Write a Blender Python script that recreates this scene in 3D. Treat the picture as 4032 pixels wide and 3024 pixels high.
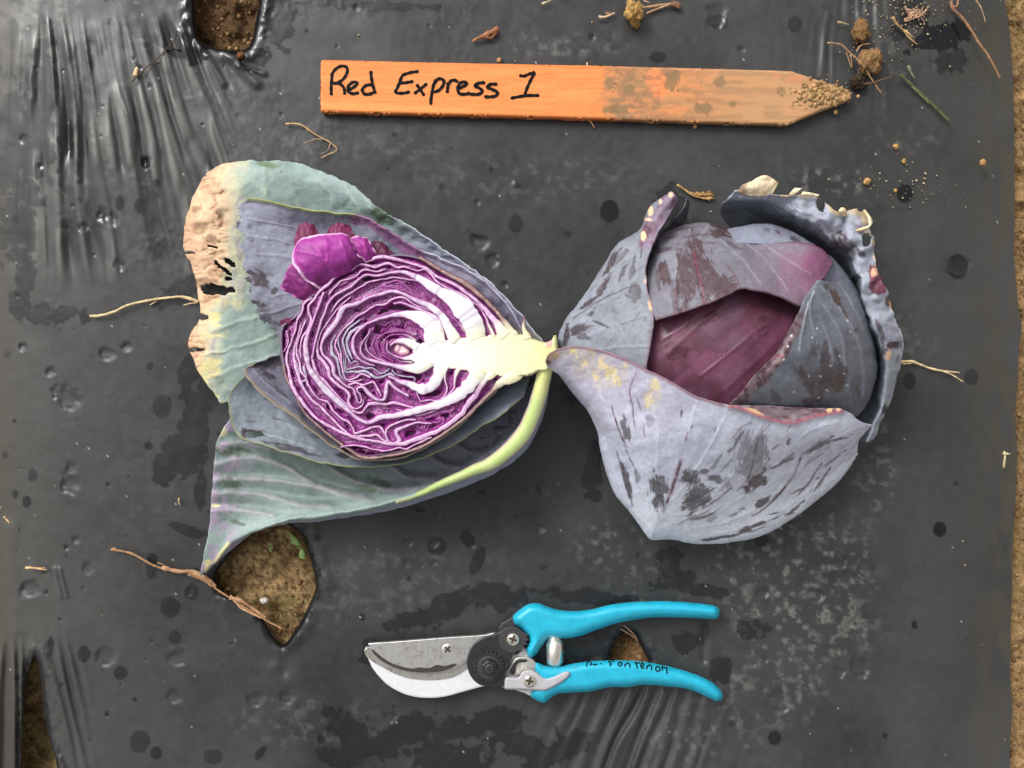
import bpy, bmesh, math, random
import numpy as np

# ------------------------------------------------------------------ camera, sky, sun, exposure
for o in list(bpy.data.objects):
    bpy.data.objects.remove(o, do_unlink=True)
SC = bpy.context.scene
COL = SC.collection
CAM_H = 0.475                     # phone held about half a metre above the bed
S = 0.5862 / 4032.0               # metres on the film for one unit of the survey grid
camd = bpy.data.cameras.new("camera")
cam = bpy.data.objects.new("camera", camd)
COL.objects.link(cam)
cam.location = (0, 0, CAM_H)
camd.sensor_width = 36.0
camd.lens = 36.0 * CAM_H / 0.5862
camd.clip_start = 0.01
camd.clip_end = 200.0
SC.camera = cam

SUN_EL, SUN_AZ = math.radians(41), math.radians(-42)      # azimuth: from +Y (top) clockwise
w = bpy.data.worlds.new("World")
SC.world = w
w.use_nodes = True
nt = w.node_tree
sky = nt.nodes.new("ShaderNodeTexSky")
sky.sky_type = 'NISHITA'
sky.sun_disc = False
sky.sun_elevation = SUN_EL
sky.sun_rotation = SUN_AZ
sky.air_density = 1.0
sky.dust_density = 6.0
sky.ozone_density = 1.0
hs = nt.nodes.new("ShaderNodeHueSaturation")
hs.inputs["Saturation"].default_value = 0.04             # overcast: nearly colourless
nt.links.new(sky.outputs[0], hs.inputs["Color"])
bg = nt.nodes["Background"]
nt.links.new(hs.outputs[0], bg.inputs["Color"])
bg.inputs["Strength"].default_value = 0.12
sun = bpy.data.lights.new("sun", 'SUN')
sun.energy = 0.6
sun.angle = math.radians(16)
sun.color = (1.0, 0.97, 0.93)
suno = bpy.data.objects.new("sun", sun)
COL.objects.link(suno)
suno.location = (1, 1, 2)
suno.rotation_euler = (math.pi / 2 - SUN_EL, 0, -SUN_AZ + math.pi)
# a sun lamp shines along its local -Z: tilt so that it comes from the azimuth above
from mathutils import Vector
_d = Vector((math.sin(SUN_AZ) * math.cos(SUN_EL), math.cos(SUN_AZ) * math.cos(SUN_EL), math.sin(SUN_EL)))
suno.rotation_euler = _d.to_track_quat('Z', 'Y').to_euler()
SC.view_settings.view_transform = 'Standard'
SC.view_settings.look = 'None'
SC.view_settings.gamma = 1.0
SC.view_settings.exposure = 0.62

# ------------------------------------------------------------------ helpers
rng = np.random.RandomState(7)
random.seed(7)
_tab = rng.rand(64, 256, 256)


def vnoise(x, y, seed=0):
    t = _tab[seed % 64]
    x = np.asarray(x, float); y = np.asarray(y, float)
    xi = np.floor(x).astype(int); yi = np.floor(y).astype(int)
    fx = x - xi; fy = y - yi
    fx = fx * fx * fx * (fx * (fx * 6 - 15) + 10)
    fy = fy * fy * fy * (fy * (fy * 6 - 15) + 10)
    a = t[xi & 255, yi & 255]; b = t[(xi + 1) & 255, yi & 255]
    c = t[xi & 255, (yi + 1) & 255]; d = t[(xi + 1) & 255, (yi + 1) & 255]
    return (a * (1 - fx) + b * fx) * (1 - fy) + (c * (1 - fx) + d * fx) * fy


def fbm(x, y, octv=4, seed=0):
    s = 0; a = 0.5; n = 0
    for i in range(octv):
        s = s + a * vnoise(x, y, seed + i * 3)
        n += a; a *= 0.5; x = x * 2.03 + 17.1; y = y * 2.03 + 5.3
    return s / n


def sst(e0, e1, x):
    t = np.clip((x - e0) / (e1 - e0), 0, 1)
    return t * t * (3 - 2 * t)


def lin(r, g, b):
    o = []
    for c in (r, g, b):
        c = c / 255.0
        o.append(c / 12.92 if c <= 0.04045 else ((c + 0.055) / 1.055) ** 2.4)
    return np.array(o)


def W(u, v, z):
    """survey grid (u right, v down, z height in metres) to world metres"""
    f = (CAM_H - z) / CAM_H
    return (u - 2016.0) * S * f, -(v - 1512.0) * S * f, z


def cr_dense(P, k=16):
    P = np.asarray(P, float)
    n = len(P)
    if n == 2:
        t = np.linspace(0, 1, k + 1)[:, None]
        return P[0] * (1 - t) + P[1] * t
    Q = np.vstack([2 * P[0] - P[1], P, 2 * P[-1] - P[-2]])
    out = []
    t = np.linspace(0, 1, k, endpoint=False)[:, None]
    for i in range(n - 1):
        a, b, c, d = Q[i], Q[i + 1], Q[i + 2], Q[i + 3]
        out.append(0.5 * (2 * b + (c - a) * t + (2 * a - 5 * b + 4 * c - d) * t ** 2 + (3 * b - a - 3 * c + d) * t ** 3))
    out.append(P[-1:])
    return np.vstack(out)


def resample(P, n):
    D = cr_dense(P)
    L = np.r_[0, np.cumsum(np.linalg.norm(np.diff(D[:, :2], axis=0), axis=1))]
    q = np.linspace(0, L[-1], n)
    return np.stack([np.interp(q, L, D[:, i]) for i in range(D.shape[1])], 1)


def cr_axis0(R, n):
    R = np.asarray(R, float)
    k = len(R)
    Q = np.concatenate([(2 * R[0] - R[1])[None], R, (2 * R[-1] - R[-2])[None]])
    t = np.linspace(0, k - 1, n)
    i = np.minimum(t.astype(int), k - 2)
    f = (t - i)[:, None, None]
    a, b, c, d = Q[i], Q[i + 1], Q[i + 2], Q[i + 3]
    return 0.5 * (2 * b + (c - a) * f + (2 * a - 5 * b + 4 * c - d) * f ** 2 + (3 * b - a - 3 * c + d) * f ** 3)


def seg_dist(X, Y, pts, closed=False):
    pts = np.asarray(pts, float)
    n = len(pts)
    best = np.full(np.shape(X), 1e9)
    for i in range(n if closed else n - 1):
        ax, ay = pts[i][:2]; bx, by = pts[(i + 1) % n][:2]
        dx, dy = bx - ax, by - ay
        t = np.clip(((X - ax) * dx + (Y - ay) * dy) / (dx * dx + dy * dy + 1e-12), 0, 1)
        best = np.minimum(best, (X - ax - t * dx) ** 2 + (Y - ay - t * dy) ** 2)
    return np.sqrt(best)


def inside(X, Y, pts):
    pts = np.asarray(pts, float)
    r = np.zeros(np.shape(X), bool)
    n = len(pts)
    for i in range(n):
        x1, y1 = pts[i][:2]; x2, y2 = pts[(i + 1) % n][:2]
        if y1 == y2:
            continue
        c = ((y1 > Y) != (y2 > Y)) & (X < (x2 - x1) * (Y - y1) / (y2 - y1) + x1)
        r ^= c
    return r


def sdf(X, Y, pts):
    """positive outside, negative inside"""
    d = seg_dist(X, Y, pts, True)
    return np.where(inside(X, Y, pts), -d, d)


def nearest_on(x, y, pts):
    pts = np.asarray(pts, float)
    n = len(pts)
    bx = np.zeros_like(x); by = np.zeros_like(y); bd = np.full_like(x, 1e18)
    for i in range(n):
        ax, ay = pts[i][:2]; cx, cy = pts[(i + 1) % n][:2]
        dx, dy = cx - ax, cy - ay
        t = np.clip(((x - ax) * dx + (y - ay) * dy) / (dx * dx + dy * dy + 1e-12), 0, 1)
        px, py = ax + t * dx, ay + t * dy
        d = (x - px) ** 2 + (y - py) ** 2
        m = d < bd
        bx[m] = px[m]; by[m] = py[m]; bd[m] = d[m]
    return bx, by


def smooth_poly(pts, n=None, step=8.0):
    P = np.asarray(pts, float)
    k = len(P)
    Q = np.vstack([P[-1:], P, P[:2]])
    out = []
    t = np.linspace(0, 1, 8, endpoint=False)[:, None]
    for i in range(k):
        a, b, c, d = Q[i], Q[i + 1], Q[i + 2], Q[i + 3]
        out.append(0.5 * (2 * b + (c - a) * t + (2 * a - 5 * b + 4 * c - d) * t ** 2 + (3 * b - a - 3 * c + d) * t ** 3))
    D = np.vstack(out + [P[:1]])
    L = np.r_[0, np.cumsum(np.linalg.norm(np.diff(D, axis=0), axis=1))]
    n = n or max(12, int(L[-1] / step))
    q = np.linspace(0, L[-1], n, endpoint=False)
    return np.stack([np.interp(q, L, D[:, i]) for i in range(2)], 1)


def mk_mesh(name, V, quads=None, tris=None, col=None, rgh=None, smooth=True):
    me = bpy.data.meshes.new(name)
    V = np.ascontiguousarray(V, dtype=np.float32)
    me.vertices.add(len(V))
    me.vertices.foreach_set("co", V.ravel())
    nq = 0 if quads is None else len(quads)
    ntr = 0 if tris is None else len(tris)
    li = []
    if nq: li.append(np.asarray(quads, np.int32).ravel())
    if ntr: li.append(np.asarray(tris, np.int32).ravel())
    li = np.concatenate(li)
    me.loops.add(len(li))
    me.loops.foreach_set("vertex_index", li)
    me.polygons.add(nq + ntr)
    ls = np.concatenate([np.arange(nq) * 4, nq * 4 + np.arange(ntr) * 3]).astype(np.int32)
    lt = np.concatenate([np.full(nq, 4), np.full(ntr, 3)]).astype(np.int32)
    me.polygons.foreach_set("loop_start", ls)
    me.polygons.foreach_set("loop_total", lt)
    if smooth:
        me.polygons.foreach_set("use_smooth", np.ones(nq + ntr, bool))
    me.update(calc_edges=True)
    if col is not None:
        a = me.attributes.new("col", 'FLOAT_COLOR', 'POINT')
        c4 = np.ones((len(V), 4), np.float32); c4[:, :3] = np.clip(col, 0.002, 0.95)
        a.data.foreach_set("color", c4.ravel())
    if rgh is not None:
        a = me.attributes.new("rgh", 'FLOAT', 'POINT')
        a.data.foreach_set("value", np.ascontiguousarray(np.clip(rgh, 0.03, 1), dtype=np.float32))
    return me


def link(name, me, mat, parent=None):
    o = bpy.data.objects.new(name, me)
    COL.objects.link(o)
    if mat is not None:
        me.materials.append(mat)
    if parent is not None:
        o.parent = parent
        p, L = parent, Vector((0, 0, 0))
        while p is not None:
            L += Vector(p.location); p = p.parent
        o.location = -L
    return o


def tag(o, label, cat, group=None, kind=None):
    o["label"] = label
    o["category"] = cat
    if group: o["group"] = group
    if kind: o["kind"] = kind
    return o


def thing(name, label, cat, u, v, z=0.0, group=None):
    e = bpy.data.objects.new(name, None)
    e.empty_display_size = 0.02
    COL.objects.link(e)
    e.location = W(u, v, z)
    return tag(e, label, cat, group)


def grid_quads(nu, nv, keep=None, wrap=False):
    i = np.arange((nu - 1) * (nv - 1))
    r = i // (nv - 1); c = i % (nv - 1)
    a = r * nv + c
    q = np.stack([a, a + 1, a + nv + 1, a + nv], 1)
    if wrap:
        r2 = np.arange(nu - 1) * nv
        q = np.vstack([q, np.stack([r2 + nv - 1, r2, r2 + nv, r2 + 2 * nv - 1], 1)])
    if keep is not None:
        k = keep.ravel()
        q = q[k[q].all(1)]
    return q


# ------------------------------------------------------------------ materials
def new_mat(name):
    m = bpy.data.materials.new(name)
    m.use_nodes = True
    n = m.node_tree.nodes
    return m, m.node_tree, n["Principled BSDF"]


def add_bump(t, bsdf, tex_out, strength, dist):
    b = t.nodes.new("ShaderNodeBump")
    b.inputs["Strength"].default_value = strength
    b.inputs["Distance"].default_value = dist
    t.links.new(tex_out, b.inputs["Height"])
    prev = bsdf.inputs["Normal"]
    if prev.is_linked:
        t.links.new(prev.links[0].from_socket, b.inputs["Normal"])
    t.links.new(b.outputs[0], bsdf.inputs["Normal"])
    return b


def noise_node(t, scale, detail=4, rough=0.6, vec=None):
    n = t.nodes.new("ShaderNodeTexNoise")
    n.inputs["Scale"].default_value = scale
    n.inputs["Detail"].default_value = detail
    n.inputs["Roughness"].default_value = rough
    if vec is None:
        c = t.nodes.get("tc") or t.nodes.new("ShaderNodeTexCoord")
        c.name = "tc"
        vec = c.outputs["Object"]
    t.links.new(vec, n.inputs["Vector"])
    return n


def ramp(t, src, p0, p1, c0, c1):
    r = t.nodes.new("ShaderNodeValToRGB")
    e = r.color_ramp.elements
    e[0].position = p0; e[1].position = p1
    e[0].color = (*c0, 1); e[1].color = (*c1, 1)
    t.links.new(src, r.inputs[0])
    return r


def mixrgb(t, typ, fac, a, b):
    m = t.nodes.new("ShaderNodeMix")
    m.data_type = 'RGBA'
    m.blend_type = typ
    if hasattr(fac, "links"): t.links.new(fac, m.inputs[0])
    else: m.inputs[0].default_value = fac
    for s, x in ((6, a), (7, b)):
        if hasattr(x, "links"): t.links.new(x, m.inputs[s])
        else: m.inputs[s].default_value = (*x, 1)
    return m.outputs[2]


def attr_mat(name, spec=0.4, grain=(900, 0.82, 1.12), bump=(700, 0.25, 0.0004), veins=None, sss=0.0, coat=0.0):
    m, t, b = new_mat(name)
    a = t.nodes.new("ShaderNodeAttribute"); a.attribute_name = "col"
    r = t.nodes.new("ShaderNodeAttribute"); r.attribute_name = "rgh"
    col = a.outputs["Color"]
    if grain:
        n = noise_node(t, grain[0], 5, 0.65)
        rp = ramp(t, n.outputs[0], 0.3, 0.7, (grain[1],) * 3, (grain[2],) * 3)
        col = mixrgb(t, 'MULTIPLY', 1.0, col, rp.outputs[0])
    if veins:
        v = t.nodes.new("ShaderNodeTexVoronoi")
        v.feature = 'DISTANCE_TO_EDGE'
        v.inputs["Scale"].default_value = veins[0]
        c = t.nodes.get("tc")
        wn = noise_node(t, veins[0] * 0.7, 2, 0.5)
        wm = t.nodes.new("ShaderNodeVectorMath"); wm.operation = 'SCALE'; wm.inputs["Scale"].default_value = 0.6 / veins[0]
        t.links.new(wn.outputs["Color"], wm.inputs[0])
        wa = t.nodes.new("ShaderNodeVectorMath"); wa.operation = 'ADD'
        t.links.new(c.outputs["Object"], wa.inputs[0]); t.links.new(wm.outputs[0], wa.inputs[1])
        t.links.new(wa.outputs[0], v.inputs["Vector"])
        rp = ramp(t, v.outputs["Distance"], 0.0, 0.07, (1, 1, 1), (0, 0, 0))
        f = t.nodes.new("ShaderNodeMath"); f.operation = 'MULTIPLY'; f.inputs[1].default_value = veins[1]
        t.links.new(rp.outputs[0], f.inputs[0])
        col = mixrgb(t, 'SCREEN', f.outputs[0], col, veins[2])
        add_bump(t, b, rp.outputs[0], 0.15, 0.0003)
    t.links.new(col, b.inputs["Base Color"])
    t.links.new(r.outputs["Fac"], b.inputs["Roughness"])
    b.inputs["Specular IOR Level"].default_value = spec
    if bump:
        n = noise_node(t, bump[0], 4, 0.6)
        add_bump(t, b, n.outputs[0], bump[1], bump[2])
    if sss:
        b.inputs["Subsurface Weight"].default_value = sss
        b.inputs["Subsurface Radius"].default_value = (1.0, 0.5, 0.6)
        b.inputs["Subsurface Scale"].default_value = 0.0015
    if coat:
        b.inputs["Coat Weight"].default_value = coat
        b.inputs["Coat Roughness"].default_value = 0.15
    return m


M_LEAF = attr_mat("waxy_leaf", 0.35, (520, 0.86, 1.12), (420, 0.16, 0.0006), (230, 0.035, (0.6, 0.62, 0.7)))
M_HEART = attr_mat("heart_leaf", 0.35, (420, 0.84, 1.14), (420, 0.2, 0.0006))
M_FLESH = attr_mat("cut_cabbage", 0.5, (1200, 0.86, 1.1), (900, 0.3, 0.0004), None, 0.15)
M_FILM = attr_mat("black_plastic_film", 0.40, (1400, 0.88, 1.12), (900, 0.06, 0.0003))
M_SOIL = attr_mat("soil", 0.25, (700, 0.55, 1.35), (600, 0.9, 0.0015))
M_STRAW = attr_mat("dry_straw", 0.2, (1500, 0.6, 1.3), (1600, 0.6, 0.0004))


def plain_mat(name, colr, rough, metal=0.0, spec=0.5, grain=None, bump=None, coat=0.0):
    m, t, b = new_mat(name)
    b.inputs["Base Color"].default_value = (*colr, 1)
    b.inputs["Roughness"].default_value = rough
    b.inputs["Metallic"].default_value = metal
    b.inputs["Specular IOR Level"].default_value = spec
    b.inputs["Coat Weight"].default_value = coat
    if grain:
        n = noise_node(t, grain[0], 5, 0.7)
        rp = ramp(t, n.outputs[0], 0.3, 0.72, (grain[1],) * 3, (grain[2],) * 3)
        t.links.new(mixrgb(t, 'MULTIPLY', 1.0, tuple(colr), rp.outputs[0]), b.inputs["Base Color"])
    if bump:
        n = noise_node(t, bump[0], 4, 0.6)
        add_bump(t, b, n.outputs[0], bump[1], bump[2])
    return m


# ------------------------------------------------------------------ painting on survey coordinates
def blob(U, V, cx, cy, rx, ry, ang=0.0, edge=0.35, nz=0.7, seed=11, fr=30.0):
    a = math.radians(ang)
    dx, dy = U - cx, V - cy
    x = (dx * math.cos(a) + dy * math.sin(a)) / rx
    y = (-dx * math.sin(a) + dy * math.cos(a)) / ry
    d = np.sqrt(x * x + y * y)
    d = d + nz * (fbm(U / fr, V / fr, 4, seed) - 0.5) * 2 * 0.8
    return sst(1.0 + edge * 0.5, 1.0 - edge * 0.5, d)


def line(U, V, pts, wd):
    P = cr_dense(np.asarray(pts, float), 6)
    lo = P.min(0) - 4 * wd; hi = P.max(0) + 4 * wd
    m = (U > lo[0]) & (U < hi[0]) & (V > lo[1]) & (V < hi[1])
    out = np.zeros(U.shape)
    if m.any():
        d = seg_dist(U[m], V[m], P)
        out[m] = np.exp(-(d / wd) ** 2)
    return out


def lay(col, mask, c):
    return col * (1 - mask[..., None]) + np.asarray(c) * mask[..., None]


# ------------------------------------------------------------------ ground and plastic mulch
HOLES = {
    'top': [(765, -40), (768, 60), (777, 150), (844, 187), (904, 196), (970, 193), (994, 151), (1012, 60), (1020, -20), (1000, -150), (790, -150)],
    'diamond': [(846, 2290), (850, 2262), (867, 2234), (949, 2139), (1038, 2085), (1114, 2060), (1186, 2110), (1213, 2177), (1242, 2291), (1230, 2354), (1192, 2430),
                (1152, 2494), (1118, 2536), (1076, 2506), (1038, 2443), (987, 2386), (911, 2348), (867, 2323)],
    'tool': [(2396, 2612), (2420, 2545), (2450, 2503), (2490, 2496), (2515, 2530), (2540, 2580), (2552, 2612), (2500, 2650), (2410, 2650)],
    'slit': [(136, 2585), (111, 2665), (95, 2791), (82, 3040), (90, 3400), (150, 3500), (215, 3300), (224, 3030), (196, 2918), (171, 2791), (158, 2665)],
}
HOLES = {k: smooth_poly(v, step=10) for k, v in HOLES.items()}
EDGE_V = [-6000, -300, 0, 130, 300, 600, 1000, 1219, 1265, 1351, 1431, 1630, 1796, 2028, 2100, 2378, 2657, 2768, 2935, 3200, 9000]
EDGE_U = [3960, 3950, 3947, 3970, 3980, 3988, 3985, 4003, 4017, 4007, 4003, 3990, 4000, 3987, 3983, 3975, 3970, 3978, 3970, 3965, 3975]


def edge_u(v):
    return np.interp(v, EDGE_V, EDGE_U) + 7 + 5 * (fbm(v / 60.0, v * 0 + 3.3, 3, 21) - 0.5)


def axis(lo, hi, n, far):
    a = np.linspace(lo, hi, n)
    st = a[1] - a[0]
    g = []
    x = 0
    while x < far:
        st *= 1.35
        x += st
        g.append(x)
    g = np.array(g)
    return np.concatenate([lo - g[::-1], a, hi + g])


def bed_z(u, v):
    """metres: gentle crown of the raised bed"""
    z = -0.010 * sst(3650, 4060, u) - 0.25 * np.clip((u - 4060) / 1500.0, 0, 1) ** 1.0 * 0.5
    z = z - 0.012 * sst(250, -300, u) - 0.10 * sst(-300, -1700, u)
    return z


def soil_z(u, v):
    z = bed_z(u, v) - 0.0125
    z = z + 0.007 * (fbm(u / 70., v / 70., 5, 2) - 0.5) + 0.0045 * np.abs(fbm(u / 22., v / 22., 4, 5) - 0.5) * 2
    z = z - 0.012 * np.exp(-((u - 150) / 90.) ** 2) * sst(2500, 2800, v)
    z = np.where(u > 3900, np.minimum(z + 0.004, bed_z(u, v) - 0.002 + 0.004 * sst(3990, 4100, u)), z)
    return z


def build_ground():
    gu = axis(-60, 4120, 380, 120000.0)
    gv = axis(-60, 3090, 285, 120000.0)
    U, V = np.meshgrid(gu, gv, indexing='ij')
    # flat-lens offset: ground lies near z=0, use plain scale so that it stays a true plane sheet
    Z = soil_z(U, V)
    X = (U - 2016) * S; Y = -(V - 1512) * S
    f = (CAM_H - np.clip(Z, -0.05, 0)) / CAM_H
    nearby = (np.abs(U - 2016) < 2600) & (np.abs(V - 1512) < 2200)
    X = np.where(nearby, X * f, X); Y = np.where(nearby, Y * f, Y)
    n1 = fbm(U / 45., V / 45., 5, 31); n2 = fbm(U / 9., V / 9., 3, 33); n3 = fbm(U / 160., V / 160., 3, 35)
    tan = lin(172, 142, 100); brn = lin(116, 90, 58); olive = lin(112, 106, 58); dark = lin(70, 54, 34)
    c = lay(np.zeros(U.shape + (3,)) + tan, sst(0.42, 0.66, n1), brn)
    c = lay(c, sst(0.55, 0.75, n3) * 0.6, olive)
    c = lay(c, sst(0.60, 0.72, n2) * 0.8, dark)
    # the soil of the upper planting hole is redder and darker
    c = lay(c, sst(330, 220, np.hypot(U - 900, V - 40)) * 0.85, lin(72, 46, 24))
    c = lay(c, sst(170, 110, np.hypot(U - 2470, V - 2580)) * 0.6, lin(120, 84, 48))
    c = lay(c, sst(3940, 3990, U) * 0.6, lin(168, 132, 90))
    c = lay(c, sst(.55, .7, fbm(U / 12., V / 14., 4, 57)) * .6, lin(96, 74, 48))
    me = mk_mesh("ground", np.stack([X, Y, Z], -1).reshape(-1, 3), grid_quads(len(gu), len(gv)), None, c.reshape(-1, 3), np.full(U.size, 0.9))
    o = link("ground", me, M_SOIL)
    o["kind"] = "structure"
    return o


GROUND = build_ground()

# dents (u, v, radius, depth mm), drop stains (u, v, ru, rv, angle), long wet patches
DENTS = [(3000, 2340, 32, 2.2), (3210, 2350, 38, 2.5), (3388, 2640, 40, 2.5), (3303, 2655, 22, 1.6), (3070, 2770, 60, 2.2), (1010, 2760, 38, 1.6), (1130, 2750, 34, 1.6),
         (1890, 960, 40, 1.5), (1940, 1035, 26, 1.4), (1988, 1125, 14, 1.0), (120, 2330, 45, 2.2), (420, 2600, 45, 1.6), (30, 1360, 0, 0), (200, 1470, 22, 1.4), (222, 1555, 20, 1.2),
         (90, 1370, 22, 1.8), (275, 1590, 45, 1.6), (275, 1920, 40, 1.6), (282, 1850, 24, 1.2), (470, 1050, 26, 1.2), (420, 1400, 34, 1.2), (500, 1370, 22, 1.2), (350, 2245, 26, 1.0),
         (2140, 1935, 26, 1.6), (2085, 1930, 14, 1.0), (2125, 2085, 22, 1.4), (1895, 1930, 24, 1.2), (1660, 2000, 26, 1.2), (1720, 2030, 16, 1.0), (1710, 2140, 24, 1.2), (1610, 2140, 18, 1.0),
         (2190, 1900, 12, 1.0), (1710, 2220, 12, .9), (1660, 2230, 10, .9), (1600, 2225, 14, .9), (1480, 2160, 10, .8), (3010, 2600, 20, 1.4), (3265, 2555, 10, .9), (1540, 2830, 30, 1.5),
         (690, 2750, 36, 1.4), (700, 2600, 40, 1.4), (2820, 88, 40, 1.5), (2920, 200, 16, 1.0), (405, 850, 26, 1.4), (440, 870, 34, 1.4), (330, 900, 24, 1.3), (300, 2130, 20, 1.0), (262, 2160, 10, 1.6),
         (577, 650, 17, 3.0), (840, 2020, 20, .8), (3310, 2220, 28, 1.6), (1880, 800, 14, .8), (1860, 2150, 14, 1.0), (2030, 730, 14, -1.2), (3590, 2140, 8, .6), (3770, 1050, 50, 1.6)]
STAINS = [(3770, 1050, 42, 48, 0), (3562, 762, 32, 38, 0), (2400, 832, 38, 45, 0), (3700, 2085, 26, 30, 0), (3000, 2130, 28, 24, 0), (3580, 1500, 26, 34, 0), (3825, 1485, 28, 34, 0), (3600, 2460, 12, 18, 0),
          (670, 2390, 40, 42, 0), (690, 2510, 26, 28, 0), (640, 1600, 38, 48, 0), (585, 1755, 16, 16, 0), (590, 1440, 16, 16, 0), (550, 2920, 40, 46, 20), (615, 2965, 24, 26, 0), (475, 2650, 28, 28, 0),
          (190, 2560, 22, 40, 10), (200, 2530, 14, 22, 0), (330, 2575, 26, 34, 0), (1020, 2930, 0, 0, 0), (840, 2980, 40, 30, 10), (1025, 2965, 16, 34, 35), (755, 2330, 26, 34, 0), (595, 2240, 22, 42, 0),
          (600, 2200, 22, 24, 0), (530, 2755, 10, 10, 0), (128, 1870, 18, 28, 0), (105, 1975, 18, 24, 0), (60, 1945, 14, 18, 0), (20, 1790, 12, 18, 0), (30, 1395, 16, 14, 0), (650, 1910, 16, 14, 0),
          (1610, 2280, 10, 14, 0), (2030, 2035, 10, 12, 0), (1840, 2120, 26, 40, -30), (1720, 2150, 40, 36, -20), (2030, 880, 30, 36, 0), (3050, 2905, 26, 30, 0), (2830, 88, 34, 36, 10), (2590, 225, 36, 22, 0),
          (3130, 95, 30, 34, 0), (1250, 2120, 14, 16, 0), (1880, 2210, 26, 60, 25), (360, 820, 24, 40, 0), (560, 810, 30, 34, 0), (615, 720, 20, 16, 0), (610, 770, 18, 14, 0), (470, 800, 18, 30, 0), (620, 945, 16, 24, 0)]
PATCHES = [(640, 60, 190, 110, 12), (1090, 60, 90, 130, -20), (1010, 240, 70, 50, 10), (740, 190, 90, 60, 30), (3700, 150, 120, 60, -10), (3740, 230, 70, 45, 10), (3590, 40, 60, 60, 0),
           (210, 1240, 120, 40, 5), (90, 1150, 50, 130, 5), (30, 560, 90, 260, 0), (150, 480, 70, 300, 3), (260, 560, 30, 300, 2), (60, 900, 70, 140, 0), (330, 480, 24, 260, 4), (700, 1160, 90, 50, -20),
           (740, 1480, 40, 70, 10), (760, 1700, 70, 150, 5), (690, 1770, 60, 60, 30), (650, 1850, 60, 50, -20), (740, 2090, 70, 22, 15), (790, 1940, 25, 60, 0), (820, 1560, 40, 70, 0),
           (1780, 2380, 150, 55, -28), (1620, 2440, 100, 40, -10), (1950, 2350, 110, 50, 5), (1560, 2900, 200, 60, -18), (1850, 2860, 150, 50, -10), (1750, 2980, 160, 60, 5), (2080, 2950, 140, 60, 20),
           (2000, 2830, 80, 50, 0), (2630, 2230, 60, 90, 20), (2690, 2290, 60, 40, 25), (2340, 1830, 40, 110, 15), (2330, 1950, 36, 24, 0), (2250, 1560, 60, 50, 0), (2300, 2350, 200, 30, 4), (2760, 2330, 100, 30, 10),
           (2650, 830, 60, 90, -12), (1370, 2890, 60, 90, -35), (1290, 2800, 30, 26, 0), (1330, 2990, 90, 50, 10), (2250, 2930, 70, 60, 0), (2960, 2480, 70, 40, 20), (1450, 2560, 40, 60, 20), (2700, 2520, 60, 46, 0),
           (2770, 2480, 20, 60, 0), (2840, 2640, 40, 60, 30), (2300, 2560, 90, 40, 0), (2350, 2480, 130, 40, 8), (3540, 120, 40, 60, 0), (1480, 20, 260, 20, 2), (2020, 640, 200, 0, 0)]


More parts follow.
